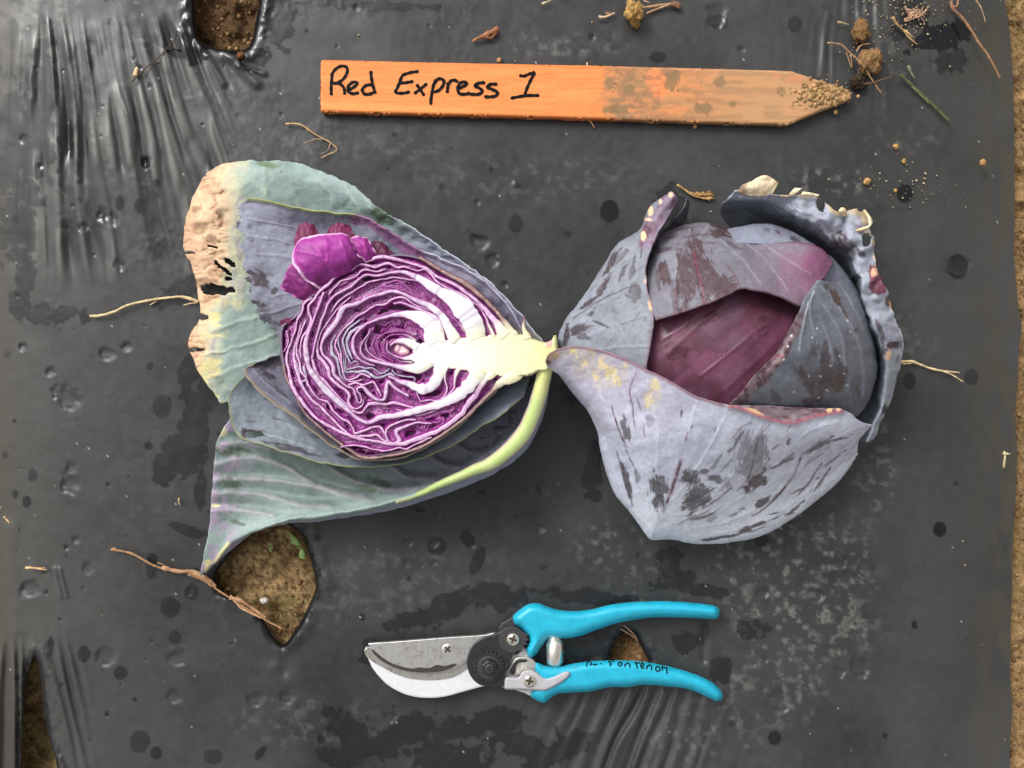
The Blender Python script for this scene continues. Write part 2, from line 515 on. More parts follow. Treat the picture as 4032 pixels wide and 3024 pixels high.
def build_film():
    NU, NV = 690, 510
    gu = np.linspace(-40, 3900, NU)
    ext = []
    x, st = -40.0, 8.0
    while x > -2100:
        st *= 1.25; x -= st; ext.append(x)
    gu = np.concatenate([ext[::-1], gu, 3900 + np.linspace(0, 1, 22)[1:] * 1000])     # last columns: fraction to the free edge
    gv = axis(-40, 3064, NV, 8000.0)
    U, V = np.meshgrid(gu, gv, indexing='ij')
    E = edge_u(V)
    t = np.clip((U - 3900) / 1000.0, 0, 1)
    U = np.where(U > 3900, 3900 + t * (E - 3900), U)
    cell = gu[200] - gu[199]
    # ---- relief (mm)
    H = 1.1 * (fbm(U / 260., V / 260., 3, 40) - 0.5) + 0.25 * (fbm(U / 60., V / 60., 2, 42) - 0.5) + 0.5 * sst(.45, .7, fbm(U / 200., V / 200., 2, 38)) * 0.45 * (fbm(U / 14., V / 17., 3, 39) - 0.5)
    # stretched wrinkles, upper left, fanning out below the planting hole
    q = (U + 0.07 * (V - 200)) / (1 + 0.0006 * (V - 200))
    q = q + 14 * (fbm(U / 120., V / 300., 2, 44) - 0.5)
    win = sst(1180, 900, V) * sst(1050, 760, U) * sst(80, 260, V + 60) * (0.45 + 0.55 * sst(30, 180, U))
    rid = np.abs(vnoise(q / 46., V / 900., 45) - 0.5) * 2
    wpatch = sst(0.28, 0.62, fbm(U / 110., V / 260., 3, 37))
    crest = (2.0 * (0.5 - rid) + 1.7 * np.sin(q / 10.5 + 5 * vnoise(q / 80., V / 420., 46)) * vnoise(q / 60., V / 300., 47) + 0.25 * np.sin(q / 4.2 + 5 * vnoise(q / 40., V / 260., 36)) * vnoise(q / 30., V / 200., 35))
    H += win * (0.25 + 0.75 * wpatch) * crest
    # wrinkles beside the slit, lower left
    q2 = U - 0.25 * (V - 2600) * sst(100, 260, U)
    win2 = sst(2480, 2640, V) * sst(420, 180, U)
    H += win2 * 1.5 * np.sin(q2 / 7.5 + 4 * vnoise(q2 / 50., V / 400., 48)) * sst(0.25, 0.7, vnoise(q2 / 60., V / 500., 49) + 0.1)
    # folds below the tool and under the handles
    q3 = U + 0.35 * (V - 2700)
    win3 = sst(2640, 2760, V) * np.exp(-((U - 2500) / 260.) ** 2)
    H += win3 * 1.6 * np.sin(q3 / 11. + 5 * vnoise(q3 / 60., V / 300., 50))
    # folds radiating from the lower tip of the diamond hole, soft
    for (ax, ay, bx, by, wd, hh) in [(1040, 2450, 900, 2360, 24, 1.2), (1070, 2590, 930, 2400, 30, -1.4), (1110, 2570, 1210, 2470, 26, 1.3), (1240, 2100, 1215, 2000, 16, .9), (1120, 2640, 1110, 2540, 26, -1.6),
                                     (1300, 2300, 1260, 2160, 22, 0.9), (2880, 2650, 2780, 2420, 20, -1.2), (2770, 2460, 2770, 2600, 14, -1.6), (2830, 2480, 2700, 2350, 20, 1.0), (880, 200, 1010, 330, 18, 1.8), (820, 220, 880, 330, 12, 1.6), (940, 260, 1040, 290, 10, 1.5),
                                     (40, 2080, 60, 2480, 30, .9), (215, 2240, 240, 2350, 8, 1.1), (235, 2240, 262, 2350, 7, 1.0), (3390, 60, 3400, 330, 16, .7), (3260, 60, 3230, 300, 12, .6), (3460, 40, 3490, 420, 16, .6)]:
        H += hh * line(U, V, [(ax, ay), (bx, by)], wd)
    # fine vertical stretch marks, upper right
    H += 0.35 * np.sin(U / 7. + 6 * vnoise(U / 60., V / 300., 51)) * sst(500, 200, V) * sst(3000, 3300, U) * sst(0.4, 0.7, fbm(U / 90., V / 200., 2, 52))
    wet = np.zeros(U.shape); rim = np.zeros(U.shape)
    for (cx, cy, r, dp) in DENTS:
        if r == 0: continue
        m = (np.abs(U - cx) < 2.2 * r) & (np.abs(V - cy) < 2.2 * r)
        u, v = U[m], V[m]
        d = np.hypot((u - cx) / 1.0, (v - cy) / (0.8 + 0.5 * ((cx * 7 + cy) % 10) / 10.)) / r + 0.7 * (fbm(u / (r * .8), v / (r * .8), 3, 53) - 0.5)
        H[m] += -0.75 * dp * sst(1.05, 0.55, d + 0.35 * (v - cy) / r) * (1 - 0.3 * np.exp(-((v - cy - 0.2 * r) / (0.3 * r)) ** 2)) + 0.10 * np.exp(-((d - 1.15) / 0.2) ** 2)
        rim[m] = np.maximum(rim[m], sst(1.15, 0.85, d) * 0.35)
    for i, (cx, cy, ru, rv, an) in enumerate(STAINS):
        if ru == 0: continue
        m = (np.abs(U - cx) < 2 * max(ru, rv)) & (np.abs(V - cy) < 2 * max(ru, rv))
        k = 0.95 if i < 4 else 0.55 + 0.3 * ((i * 37) % 10) / 10.
        wet[m] = np.maximum(wet[m], k * blob(U[m], V[m], cx, cy, ru, rv, an, 0.12, 0.12, 60 + i % 4, 12.))
    for i, (cx, cy, ru, rv, an) in enumerate(PATCHES):
        if rv == 0: continue
        m = (np.abs(U - cx) < 2.2 * max(ru, rv)) & (np.abs(V - cy) < 2.2 * max(ru, rv))
        wet[m] = np.maximum(wet[m], (0.99 if i < 5 else 0.64) * blob(U[m], V[m], cx, cy, ru, rv, an, 0.10, 0.95, 55 + i % 5, 42.))
    # scattered faint drops everywhere in reach
    r2 = np.random.RandomState(5)
    for i in range(150):
        cx, cy = r2.uniform(20, 3900), r2.uniform(20, 3000)
        if i % 3: cx = abs(r2.normal(0, 700)) if i % 2 else r2.uniform(1300, 2600)
        rr = 4 + 14 * r2.rand() ** 3
        m = (np.abs(U - cx) < 2.2 * rr) & (np.abs(V - cy) < 2.2 * rr)
        if m.any():
            bb = blob(U[m], V[m], cx, cy, rr, rr * 1.15, 0, 0.25, 0.25, 58, 10.)
            wet[m] = np.maximum(wet[m], (0.3 + 0.5 * r2.rand()) * bb)
            if i % 2: H[m] -= 0.5 * bb
    # a wet shine round the left wrinkles
    wet = np.maximum(wet, 0.55 * win * sst(0.55, 0.75, vnoise(q / 30., V / 700., 62)))
    # hole lips: the film bends down into each hole
    keep = np.ones(U.shape, bool)
    lip = np.zeros(U.shape)
    for k, P in HOLES.items():
        lo, hi = P.min(0) - 90, P.max(0) + 90
        m = (U > lo[0]) & (U < hi[0]) & (V > lo[1]) & (V < hi[1])
        sd = sdf(U[m], V[m], P)
        near = np.abs(sd) < cell * 0.72
        px, py = nearest_on(U[m], V[m], P)
        u, v = U[m].copy(), V[m].copy()
        u[near] = px[near]; v[near] = py[near]
        U[m] = u; V[m] = v
        kk = keep[m]; kk[(sd < 0) & ~near] = False; keep[m] = kk
        l = np.exp(-np.clip(sd, 0, 200) / 7.0)
        H[m] += -4.0 * l + 0.5 * np.exp(-((sd - 30) / 18.) ** 2) + 1.6 * (fbm(u / 26., v / 26., 3, 66) - 0.5) * sst(80, 20, sd)
        lip[m] = np.maximum(lip[m], sst(34, 14, sd + 26 * (fbm(u / 20., v / 20., 3, 70) - 0.5)) * (0.9 if k in ('diamond', 'top') else 0.6))
    wet = np.maximum(wet, lip)
    Z = bed_z(U, V) + H * 0.001
    Z = np.maximum(Z, np.where(U > 3500, soil_z(U, V) + 0.001, -1))
    # free edge turned slightly under
    # ---- colour
    n1 = fbm(U / 330., V / 330., 4, 71); n2 = fbm(U / 26., V / 26., 4, 73); n3 = fbm(U / 8., V / 8., 2, 75)
    g = 0.037 + 0.018 * (n1 - 0.5) * 2 + 0.012 * (n2 - 0.5)
    col = np.stack([g * 1.0, g * 0.995, g * 0.985], -1)
    left = sst(900, 0, U) * 0.5 + sst(3300, 3980, U) * 0.35
    col = lay(col, left * 0.8, np.array([0.082, 0.078, 0.068]))  # glare on the left side painted in; right side lightened too
    # dried mud dust in patches
    for (cx, cy, ru, rv, an, am) in [(3120, 2230, 320, 260, 20, .9), (3180, 2480, 280, 130, 20, .9), (3050, 2700, 220, 150, 0, .7), (2780, 2880, 260, 120, 0, .5), (2200, 170, 260, 60, 0, .6), (3250, 720, 170, 60, 5, .9), (3560, 560, 160, 60, 30, .3),
                                     (2400, 2150, 160, 90, -10, .6), (3560, 1330, 120, 130, 0, .35), (3440, 1830, 90, 200, 10, .7), (1500, 560, 260, 70, 10, .35), (1150, 600, 160, 90, 20, .5), (2100, 700, 500, 90, 0, .3), (2500, 2250, 160, 70, 0, .5),
                                     (300, 250, 330, 200, 0, .25), (1500, 2300, 500, 160, 0, .3), (2560, 2330, 140, 60, 0, .4), (1200, 2840, 300, 100, 0, .3), (3480, 250, 120, 110, 0, .3)]:
        m = sst(1.3, 0.6, np.hypot((U - cx) / ru, (V - cy) / rv))
        f = m * am * sst(0.52, 0.72, n2 * 0.75 + 0.25 * fbm(U / 60., V / 18., 3, 77))
        col = lay(col, f * 0.6, np.array([0.15, 0.148, 0.135]))
        col = lay(col, m * am * sst(0.70, 0.85, n3 * 0.6 + n2 * 0.5) * 0.4, np.array([0.24, 0.235, 0.21]))
    col = lay(col, win * (.3 + .7 * wpatch) * sst(0.2, 1.3, crest) * 0.8, np.array([0.17, 0.168, 0.156]))  # dust on the crests, and their bright reflections painted in
    col = lay(col, sst(380, 60, U) * sst(330, 40, V) * sst(.4, .6, fbm(U / 60., V / 60., 4, 34)) * .6, np.array([0.2, 0.195, 0.18]))  # glare in the upper left corner painted into the film colour
    col = lay(col, wet, np.array([0.0065, 0.0065, 0.0075]))
    col = lay(col, rim, np.array([0.035, 0.035, 0.037]))
    # brown silt film along the right shoulder; brown reflection at both bed edges painted in
    silt_reflect = sst(3780, 3960, U) * sst(0.40, 0.6, fbm(U / 40., V / 120., 4, 79)) * 0.75 + sst(90, 0, U) * 0.6 + sst(3500, 3800, U) * sst(600, 0, V) * 0.35 * sst(.4, .6, fbm(U / 40., V / 120., 4, 83))
    col = lay(col, np.clip(silt_reflect, 0, 1) * (1 - wet), np.array([0.062, 0.052, 0.036]))
    sp = (r2.rand(*U.shape) > 0.99975) & (U < 3980)
    col[sp] = np.array([0.36, 0.36, 0.33]) * (0.3 + r2.rand(int(sp.sum()), 1))
    rg = 0.40 + 0.25 * (n2 - 0.5) - wet * 0.24 + 0.1 * silt_reflect - 0.14 * win
    sol = grid_quads(U.shape[0], U.shape[1], keep)
    f = (CAM_H - Z) / CAM_H
    X = (U - 2016) * S * f; Y = -(V - 1512) * S * f
    me = mk_mesh("plastic_mulch", np.stack([X, Y, Z], -1).reshape(-1, 3), sol, None, col.reshape(-1, 3), rg.ravel())
    o = link("plastic_mulch", me, M_FILM)
    return tag(o, "black plastic mulch film stretched over the bed, with torn planting holes", "plastic sheet")


build_film()


# ------------------------------------------------------------------ solid builders on the survey grid
def inflate(poly, z0, z1, R, cell=5.0, top=1.0, colfn=None, name="part", flat=0.0):
    """Rounded solid over an outline: the surface swells from the rim (mid height) over R units of inset."""
    P = smooth_poly(poly, step=max(cell, 5.0))
    lo, hi = P.min(0) - cell, P.max(0) + cell
    gu = np.arange(lo[0], hi[0] + cell, cell); gv = np.arange(lo[1], hi[1] + cell, cell)
    U, V = np.meshgrid(gu, gv, indexing='ij')
    sd = sdf(U, V, P)
    near = np.abs(sd) < cell * 0.72
    px, py = nearest_on(U[near], V[near], P)
    U[near] = px; V[near] = py
    keep = (sd < 0) | near
    d = np.where(near, 0.0, np.clip(-sd, 0, R)) / R
    prof = np.sqrt(np.clip(1 - (1 - d) ** 2, 0, 1))
    zm = 0.5 * (z0 + z1)
    ZT = zm + (z1 - zm) * (flat + (1 - flat) * prof)
    ZB = zm - (zm - z0) * (flat + (1 - flat) * prof)
    nu, nv = U.shape
    q = grid_quads(nu, nv, keep)
    Vt = np.stack(W(U, V, ZT), -1).reshape(-1, 3)
    Vb = np.stack(W(U, V, ZB), -1).reshape(-1, 3)
    # drop the quads in which a snapped vertex collapsed
    n = nu * nv
    allq = np.vstack([q, q[:, ::-1] + n])
    VV = np.vstack([Vt, Vb])
    # rim wall
    e = np.concatenate([q[:, [0, 1]], q[:, [1, 2]], q[:, [2, 3]], q[:, [3, 0]]])
    key = np.sort(e, 1); k = key[:, 0].astype(np.int64) * n + key[:, 1]
    _, idx, cnt = np.unique(k, return_index=True, return_counts=True)
    be = e[idx[cnt == 1]]
    wall = np.stack([be[:, 1], be[:, 0], be[:, 0] + n, be[:, 1] + n], 1)
    allq = np.vstack([allq, wall])
    used = np.unique(allq)
    remap = np.zeros(2 * n, int); remap[used] = np.arange(len(used))
    col = rg = None
    if colfn is not None:
        c, r = colfn(np.concatenate([U.ravel(), U.ravel()])[used], np.concatenate([V.ravel(), V.ravel()])[used])
        col, rg = c, r
    return mk_mesh(name, VV[used], remap[allq], None, col, rg)


def plate(name, poly, z0, z1, mat, parent, bevel=0.0006, smooth_it=True, step=8.0):
    P = smooth_poly(poly, step=step) if smooth_it else np.asarray(poly, float)
    bm = bmesh.new()
    vs = [bm.verts.new(W(u, v, z1)) for u, v in P]
    f = bm.faces.new(vs)
    bm.normal_update()
    if f.normal.z < 0: f.normal_flip()
    r = bmesh.ops.extrude_face_region(bm, geom=[f])
    ev = [g for g in r['geom'] if isinstance(g, bmesh.types.BMVert)]
    for v in ev:
        v.co.z = z0
    bmesh.ops.recalc_face_normals(bm, faces=bm.faces)
    me = bpy.data.meshes.new(name)
    bm.to_mesh(me); bm.free()
    o = link(name, me, mat, parent)
    if bevel:
        b = o.modifiers.new("bevel", 'BEVEL'); b.width = bevel; b.segments = 2; b.limit_method = 'ANGLE'; b.angle_limit = math.radians(50)
    return o


def disc_poly(cx, cy, r, n=24, teeth=0, amp=0.0, ph=0.0):
    out = []
    n = n if not teeth else teeth * 4
    for i in range(n):
        a = 2 * math.pi * i / n + ph
        rr = r
        if teeth: rr = r + amp * (1 if (i % 4) in (0, 1) else -1)
        out.append((cx + rr * math.cos(a), cy + rr * math.sin(a)))
    return out


def dome_screw(name, cx, cy, r, z0, h, mat, dark, parent, ang=0.3):
    """pan-head screw with a cross recess (the recess is its sub-part)"""
    rings, seg = 5, 28
    V = [W(cx, cy, z0 + h)]
    for i in range(1, rings + 1):
        t = i / rings
        z = z0 + h * math.sqrt(max(0, 1 - (t * 0.92) ** 2)) if i < rings else z0
        for k in range(seg):
            a = 2 * math.pi * k / seg
            V.append(W(cx + r * t * math.cos(a), cy + r * t * math.sin(a), z))
    tr = [(0, 1 + k, 1 + (k + 1) % seg) for k in range(seg)]
    qd = []
    for i in range(rings - 1):
        for k in range(seg):
            a = 1 + i * seg + k; b = 1 + i * seg + (k + 1) % seg
            qd.append((a, a + seg, b + seg, b))
    me = mk_mesh(name, np.array(V), np.array(qd), np.array(tr))
    o = link(name, me, mat, parent)
    a1, wd = 0.62 * r, 0.17 * r
    pts = []
    for k in range(4):
        c, s = math.cos(ang + k * math.pi / 2), math.sin(ang + k * math.pi / 2)
        for (x, y) in ((wd, -wd), (a1, -wd * 0.8), (a1, wd * 0.8)):
            pts.append((cx + x * c - y * s, cy + x * s + y * c))
    plate("cross_recess", pts, z0 + h * 0.80, z0 + h * 1.02, dark, o, 0, False)
    return o


def stroke(pts, wd, zfn, lift, name, mat, parent, close=False):
    """flat pen stroke laid on a surface"""
    P = resample([(p[0], p[1]) for p in pts], max(6, len(pts) * 6))
    n = len(P)
    T = np.gradient(P, axis=0); T /= np.linalg.norm(T, axis=1)[:, None] + 1e-9
    N = np.stack([-T[:, 1], T[:, 0]], 1)
    wv = wd * (0.5 + 0.06 * np.sin(np.arange(n) * 0.9))
    # round the ends
    wv[0] *= 0.45; wv[-1] *= 0.45
    L = P + N * wv[:, None]; R = P - N * wv[:, None]
    A = np.concatenate([L, R])
    z = zfn(A[:, 0], A[:, 1]) + lift
    V = np.stack(W(A[:, 0], A[:, 1], z), -1)
    i = np.arange(n - 1)
    return V, np.stack([i, i + 1, i + 1 + n, i + n], 1)


def strokes_obj(name, lst, wd, zfn, lift, mat, parent, sx=1, sy=1, ox=0, oy=0):
    Vs, Fs, off = [], [], 0
    for i, s in enumerate(lst):
        V, F = stroke([(ox + x * sx, oy + y * sy) for x, y in s], wd, zfn, lift + 0.00002 * i, name, mat, parent)
        Vs.append(V); Fs.append(F + off); off += len(V)
    me = mk_mesh(name, np.vstack(Vs), np.vstack(Fs))
    return link(name, me, mat, parent)


M_INK = plain_mat("marker_ink", (0.006, 0.006, 0.007), 0.7, 0.0, 0.1, grain=(900, 0.6, 1.8))

# ------------------------------------------------------------------ wooden stake
STK_T = 0.0060


def stake_col(U, V):
    g = fbm(U / 190., V / 5., 4, 90); g2 = fbm(U / 60., V / 2.2, 3, 93)
    c = np.zeros(U.shape + (3,)) + lin(236, 142, 80)
    c = lay(c, sst(0.45, 0.7, g) * 0.55, lin(243, 160, 98))
    c = lay(c, sst(0.55, 0.75, g2) * 0.35, lin(214, 110, 50))
    c = lay(c, sst(396, 404, V - 0.045 * (U - 1262) + 6 * (fbm(U / 90., V * 0, 2, 9) - .5)) * sst(1900, 1800, U) * 0.5, lin(250, 168, 98))
    c = lay(c, sst(14, 4, np.minimum(V - (235 + 0.025 * (U - 1262)), (440 + 0.028 * (U - 1262)) - V)) * 0.5, lin(206, 100, 46))
    # the buried end: mud film over the paint
    d = sst(2340, 2440, U + 60 * (fbm(U / 60., V / 40., 3, 95) - 0.5))
    c = lay(c, d * (0.55 + 0.4 * sst(0.35, 0.65, fbm(U / 120., V / 40., 3, 97))), lin(192, 138, 94))
    c = lay(c, d * sst(2600, 3000, U) * 0.75, lin(190, 148, 106))
    c = lay(c, blob(U, V, 2590, 330, 40, 60, 0, .5, .5, 12, 40.) * 0.65, lin(250, 142, 88))
    c = lay(c, (blob(U, V, 3120, 310, 40, 16, 0, .5, .5, 13, 30.) + blob(U, V, 3060, 300, 16, 10, 0, .5, .5, 14, 30.)).clip(0, 1) * 0.6, lin(246, 148, 108))
    sp = sst(0.60, 0.70, fbm(U / 13., V / 10., 4, 99)) * d * sst(3000, 2380, U + 200 * np.abs((V - 370) / 100.) ** 0)
    zone = sst(2760, 2420, U) * 0.9 + 0.25
    c = lay(c, np.clip(sp * zone, 0, 1) * 0.8, lin(112, 90, 68))
    c = lay(c, d * sst(0.42, 0.62, fbm(U / 80., V / 14., 4, 98)) * 0.45, lin(150, 118, 88))
    c = lay(c, d * sst(0.46, 0.60, fbm(U / 34., V / 22., 5, 96)) * sst(3000, 2500, U) * 0.55, lin(138, 108, 80))
    for (x, y, a, b) in [(2645, 325, 30, 32), (2765, 425, 36, 22), (2405, 330, 24, 20), (2480, 345, 22, 14), (2430, 430, 60, 18), (2830, 325, 22, 20), (2660, 290, 24, 12), (3075, 360, 16, 18), (2885, 408, 12, 12)]:
        c = lay(c, blob(U, V, x, y, a, b, 0, .4, 1.0, 15, 14.) * 0.8, lin(134, 110, 78))
    return c, np.full(U.shape, 0.72) + 0.1 * g


stake = thing("wooden_stake", "orange painted wooden plant stake with black handwriting and a muddy pointed end", "stake", 1900, 360)
STK = [(1263, 246), (1270, 236), (1600, 244), (2346, 259), (2700, 268), (3116, 280), (3225, 318), (3335, 352), (3351, 365), (3351, 388), (3338, 396), (3225, 440), (3104, 491), (2700, 480), (2346, 468), (1800, 453), (1268, 440), (1262, 434)]


def poly_dense(P, step=6.0):
    out = []
    for i in range(len(P)):
        a = np.array(P[i], float); b = np.array(P[(i + 1) % len(P)], float)
        n = max(1, int(np.linalg.norm(b - a) / step))
        for k in range(n):
            out.append(a + (b - a) * k / n)
    return np.array(out)


def stake_mesh():
    P = poly_dense(STK, 9.0)
    P[:, 1] += 1.6 * (fbm(P[:, 0] / 40., P[:, 1] / 30., 2, 7) - 0.5)
    cell = 5.0
    gu = np.arange(1255, 3362, cell); gv = np.arange(228, 500, cell)
    U, V = np.meshgrid(gu, gv, indexing='ij')
    sd = sdf(U, V, P)
    near = np.abs(sd) < cell * 0.72
    px, py = nearest_on(U[near], V[near], P)
    U[near] = px; V[near] = py
    keep = (sd < 0) | near
    Z = STK_T - 0.0007 * np.where(near, 1, sst(-7, 0, sd)) + 0.0001 * (fbm(U / 90., V / 4., 3, 8) - 0.5)
    q = grid_quads(len(gu), len(gv), keep)
    n = U.size
    e = np.concatenate([q[:, [0, 1]], q[:, [1, 2]], q[:, [2, 3]], q[:, [3, 0]]])
    key = np.sort(e, 1); k = key[:, 0].astype(np.int64) * n + key[:, 1]
    _, idx, cnt = np.unique(k, return_index=True, return_counts=True)
    be = e[idx[cnt == 1]]
    Vt = np.stack(W(U, V, Z), -1).reshape(-1, 3)
    Vb = Vt.copy(); Vb[:, 2] = 0.0008
    wall = np.stack([be[:, 1], be[:, 0], be[:, 0] + n, be[:, 1] + n], 1)
    allq = np.vstack([q, q[:, ::-1] + n, wall])
    VV = np.vstack([Vt, Vb])
    used = np.unique(allq); rm = np.zeros(2 * n, int); rm[used] = np.arange(len(used))
    c, r = stake_col(np.concatenate([U.ravel()] * 2)[used], np.concatenate([V.ravel()] * 2)[used])
    return mk_mesh("board", VV[used], rm[allq], None, c, r)


M_WOOD = attr_mat("painted_wood", 0.3, (1500, 0.88, 1.1), (1800, 0.25, 0.0003))
link("board", stake_mesh(), M_WOOD, stake)
# handwriting (half units, origin 1240,220)
WORD1 = [[(135, 140), (131, 200), (128, 260), (130, 312)], [(128, 158), (155, 112), (200, 82), (240, 84), (256, 108), (245, 150), (215, 190), (170, 214), (140, 216)], [(165, 210), (205, 226), (230, 258), (234, 306)],
         [(266, 268), (300, 250), (332, 220), (312, 205), (280, 218), (260, 250), (268, 286), (305, 298), (348, 288)],
         [(440, 116), (444, 170), (456, 232), (476, 298)], [(448, 226), (404, 232), (374, 262), (384, 296), (424, 302), (466, 286)]]
WORD2 = [[(818, 122), (760, 130), (700, 148), (682, 168), (668, 206), (652, 246), (636, 286), (690, 294), (750, 282)], [(668, 214), (720, 210), (776, 200)],
         [(800, 222), (826, 262), (862, 314)], [(884, 216), (836, 256), (780, 298)],
         [(962, 182), (938, 216), (924, 280), (914, 340), (912, 386)], [(938, 220), (972, 182), (1008, 186), (1014, 220), (984, 264), (938, 288)],
         [(1046, 206), (1046, 246), (1040, 292)], [(1046, 232), (1072, 196), (1108, 192), (1124, 210)],
         [(1132, 256), (1168, 240), (1198, 218), (1166, 204), (1134, 226), (1124, 264), (1142, 298), (1190, 300), (1222, 290)],
         [(1342, 210), (1290, 214), (1258, 234), (1296, 254), (1318, 280), (1284, 302), (1214, 300)],
         [(1436, 222), (1386, 222), (1356, 244), (1392, 262), (1436, 284), (1424, 314), (1374, 322), (1332, 320)]]
WORD3 = [[(1608, 150), (1640, 160), (1686, 144), (1734, 126)], [(1734, 128), (1700, 190), (1672, 250), (1652, 310)], [(1540, 336), (1600, 322), (1680, 312), (1768, 312)]]
zt = lambda u, v: np.full(np.shape(u), STK_T)
for nm, wd_ in (("lettering", WORD1), ("lettering", WORD2), ("lettering", WORD3)):
    strokes_obj(nm, wd_, 12.5, zt, 0.00012, M_INK, stake, 0.5, 0.5, 1240, 220)


def crumb_mesh(name, spots, seed=0, colr=(150, 118, 78)):
    """many small irregular soil crumbs in one mesh; spots: (u, v, z, radius in units)"""
    r = np.random.RandomState(seed)
    bm = bmesh.new(); bmesh.ops.create_icosphere(bm, subdivisions=1, radius=1)
    base = np.array([v.co[:] for v in bm.verts]); tri = np.array([[v.index for v in f.verts] for f in bm.faces]); bm.free()
    Vs, Ts, Cs = [], [], []
    for i, (u, v, z, rad) in enumerate(spots):
        b = base * (0.7 + 0.6 * r.rand(len(base), 1)) * np.array([1 + 0.4 * r.rand(), 1 + 0.4 * r.rand(), 0.75])
        b = b * rad * S
        x, y, zz = W(u, v, z)
        Vs.append(b + np.array([x, y, zz + rad * S * 0.4])); Ts.append(tri + i * len(base))
        Cs.append(np.tile(lin(*colr) * (0.55 + 0.8 * r.rand()), (len(base), 1)))
    V = np.vstack(Vs)
    return mk_mesh(name, V, None, np.vstack(Ts), np.vstack(Cs), np.full(len(V), 0.95), smooth=False)


r_ = np.random.RandomState(3)
sp = []
for i in range(560):
    a = r_.normal(0, 1, 2)
    u, v = 3250 + 46 * a[0], 372 + 26 * a[1] + 0.05 * a[0]
    if inside(np.array([u]), np.array([v]), STK)[0] or r_.rand() < .12:
        sp.append((u, v, STK_T - 0.0005 if inside(np.array([u]), np.array([v]), STK)[0] else 0.002, 2.4 + 7.0 * r_.rand() ** 2))
for (x, y, n) in [(3130, 415, 34), (2645, 330, 30), (2768, 428, 26), (2405, 330, 10), (2660, 290, 8), (3078, 362, 8), (2440, 430, 12)]:
    for i in range(n):
        sp.append((x + r_.normal(0, 12), y + r_.normal(0, 11), STK_T - 0.0004, 1.5 + 2.4 * r_.rand()))
o = link("soil_crumbs", crumb_mesh("soil_crumbs", sp, 1, (176, 140, 96)), M_SOIL, stake)
o["kind"] = "stuff"

# ------------------------------------------------------------------ pruning shears
pr = thing("pruning_shears", "bypass pruning shears with turquoise grips lying open on the film", "pruning shears", 2150, 2600)


def steel_mat(name, base, rough, stain=0.0):
    m, t, b = new_mat(name)
    b.inputs["Metallic"].default_value = 0.85
    b.inputs["Roughness"].default_value = rough
    tc = t.nodes.new("ShaderNodeTexCoord"); tc.name = "tc"
    mp = t.nodes.new("ShaderNodeMapping"); mp.inputs["Scale"].default_value = (1200, 90, 200)
    t.links.new(tc.outputs["Object"], mp.inputs[0])
    n = noise_node(t, 1.0, 4, 0.6, mp.outputs[0])
    rp = ramp(t, n.outputs[0], 0.3, 0.7, tuple(np.array(base) * 0.86), tuple(np.array(base) * 1.08))
    col = rp.outputs[0]
    if stain:
        n2 = noise_node(t, 260, 5, 0.7)
        r2 = ramp(t, n2.outputs[0], 0.52, 0.64, (0, 0, 0), (1, 1, 1))
        f = t.nodes.new("ShaderNodeMath"); f.operation = 'MULTIPLY'; f.inputs[1].default_value = stain
        t.links.new(r2.outputs[0], f.inputs[0])
        col = mixrgb(t, 'MIX', f.outputs[0], col, (0.16, 0.13, 0.10))
    t.links.new(col, b.inputs["Base Color"])
    add_bump(t, b, n.outputs[0], 0.05, 0.0002)
    return m


M_STEEL = steel_mat("brushed_steel", (0.66, 0.64, 0.62), 0.34, 0.38)
M_STEEL2 = steel_mat("worn_steel", (0.55, 0.53, 0.48), 0.38, 0.5)
M_CHROME = steel_mat("nickel_plate", (0.80, 0.76, 0.68), 0.22, 0.0)
M_ALU = plain_mat("coated_aluminium", (0.78, 0.78, 0.79), 0.45, 0.25, grain=(200, 0.92, 1.05), bump=(1200, 0.1, 0.0002))
M_BLACK = plain_mat("black_plastic", (0.018, 0.018, 0.019), 0.38, grain=(300, 0.7, 1.5), bump=(900, 0.15, 0.0003))
M_DGREY = plain_mat("dark_grey_metal", (0.055, 0.054, 0.055), 0.42, 0.3, grain=(300, 0.8, 1.3))
M_GREY = plain_mat("grey_plastic", (0.44, 0.43, 0.45), 0.45, grain=(250, 0.9, 1.06), bump=(700, 0.1, 0.0002))
M_RUB = plain_mat("turquoise_vinyl", tuple(lin(34, 176, 206)), 0.36, 0.0, 0.5, grain=(160, 0.8, 1.08), bump=(350, 0.2, 0.0005))
M_RECESS = plain_mat("recess_brown", (0.05, 0.035, 0.02), 0.8)  # dark brown for the screw recesses
M_GRIME = plain_mat("blade_grime", (0.03, 0.026, 0.022), 0.75, grain=(900, 0.4, 2.2))

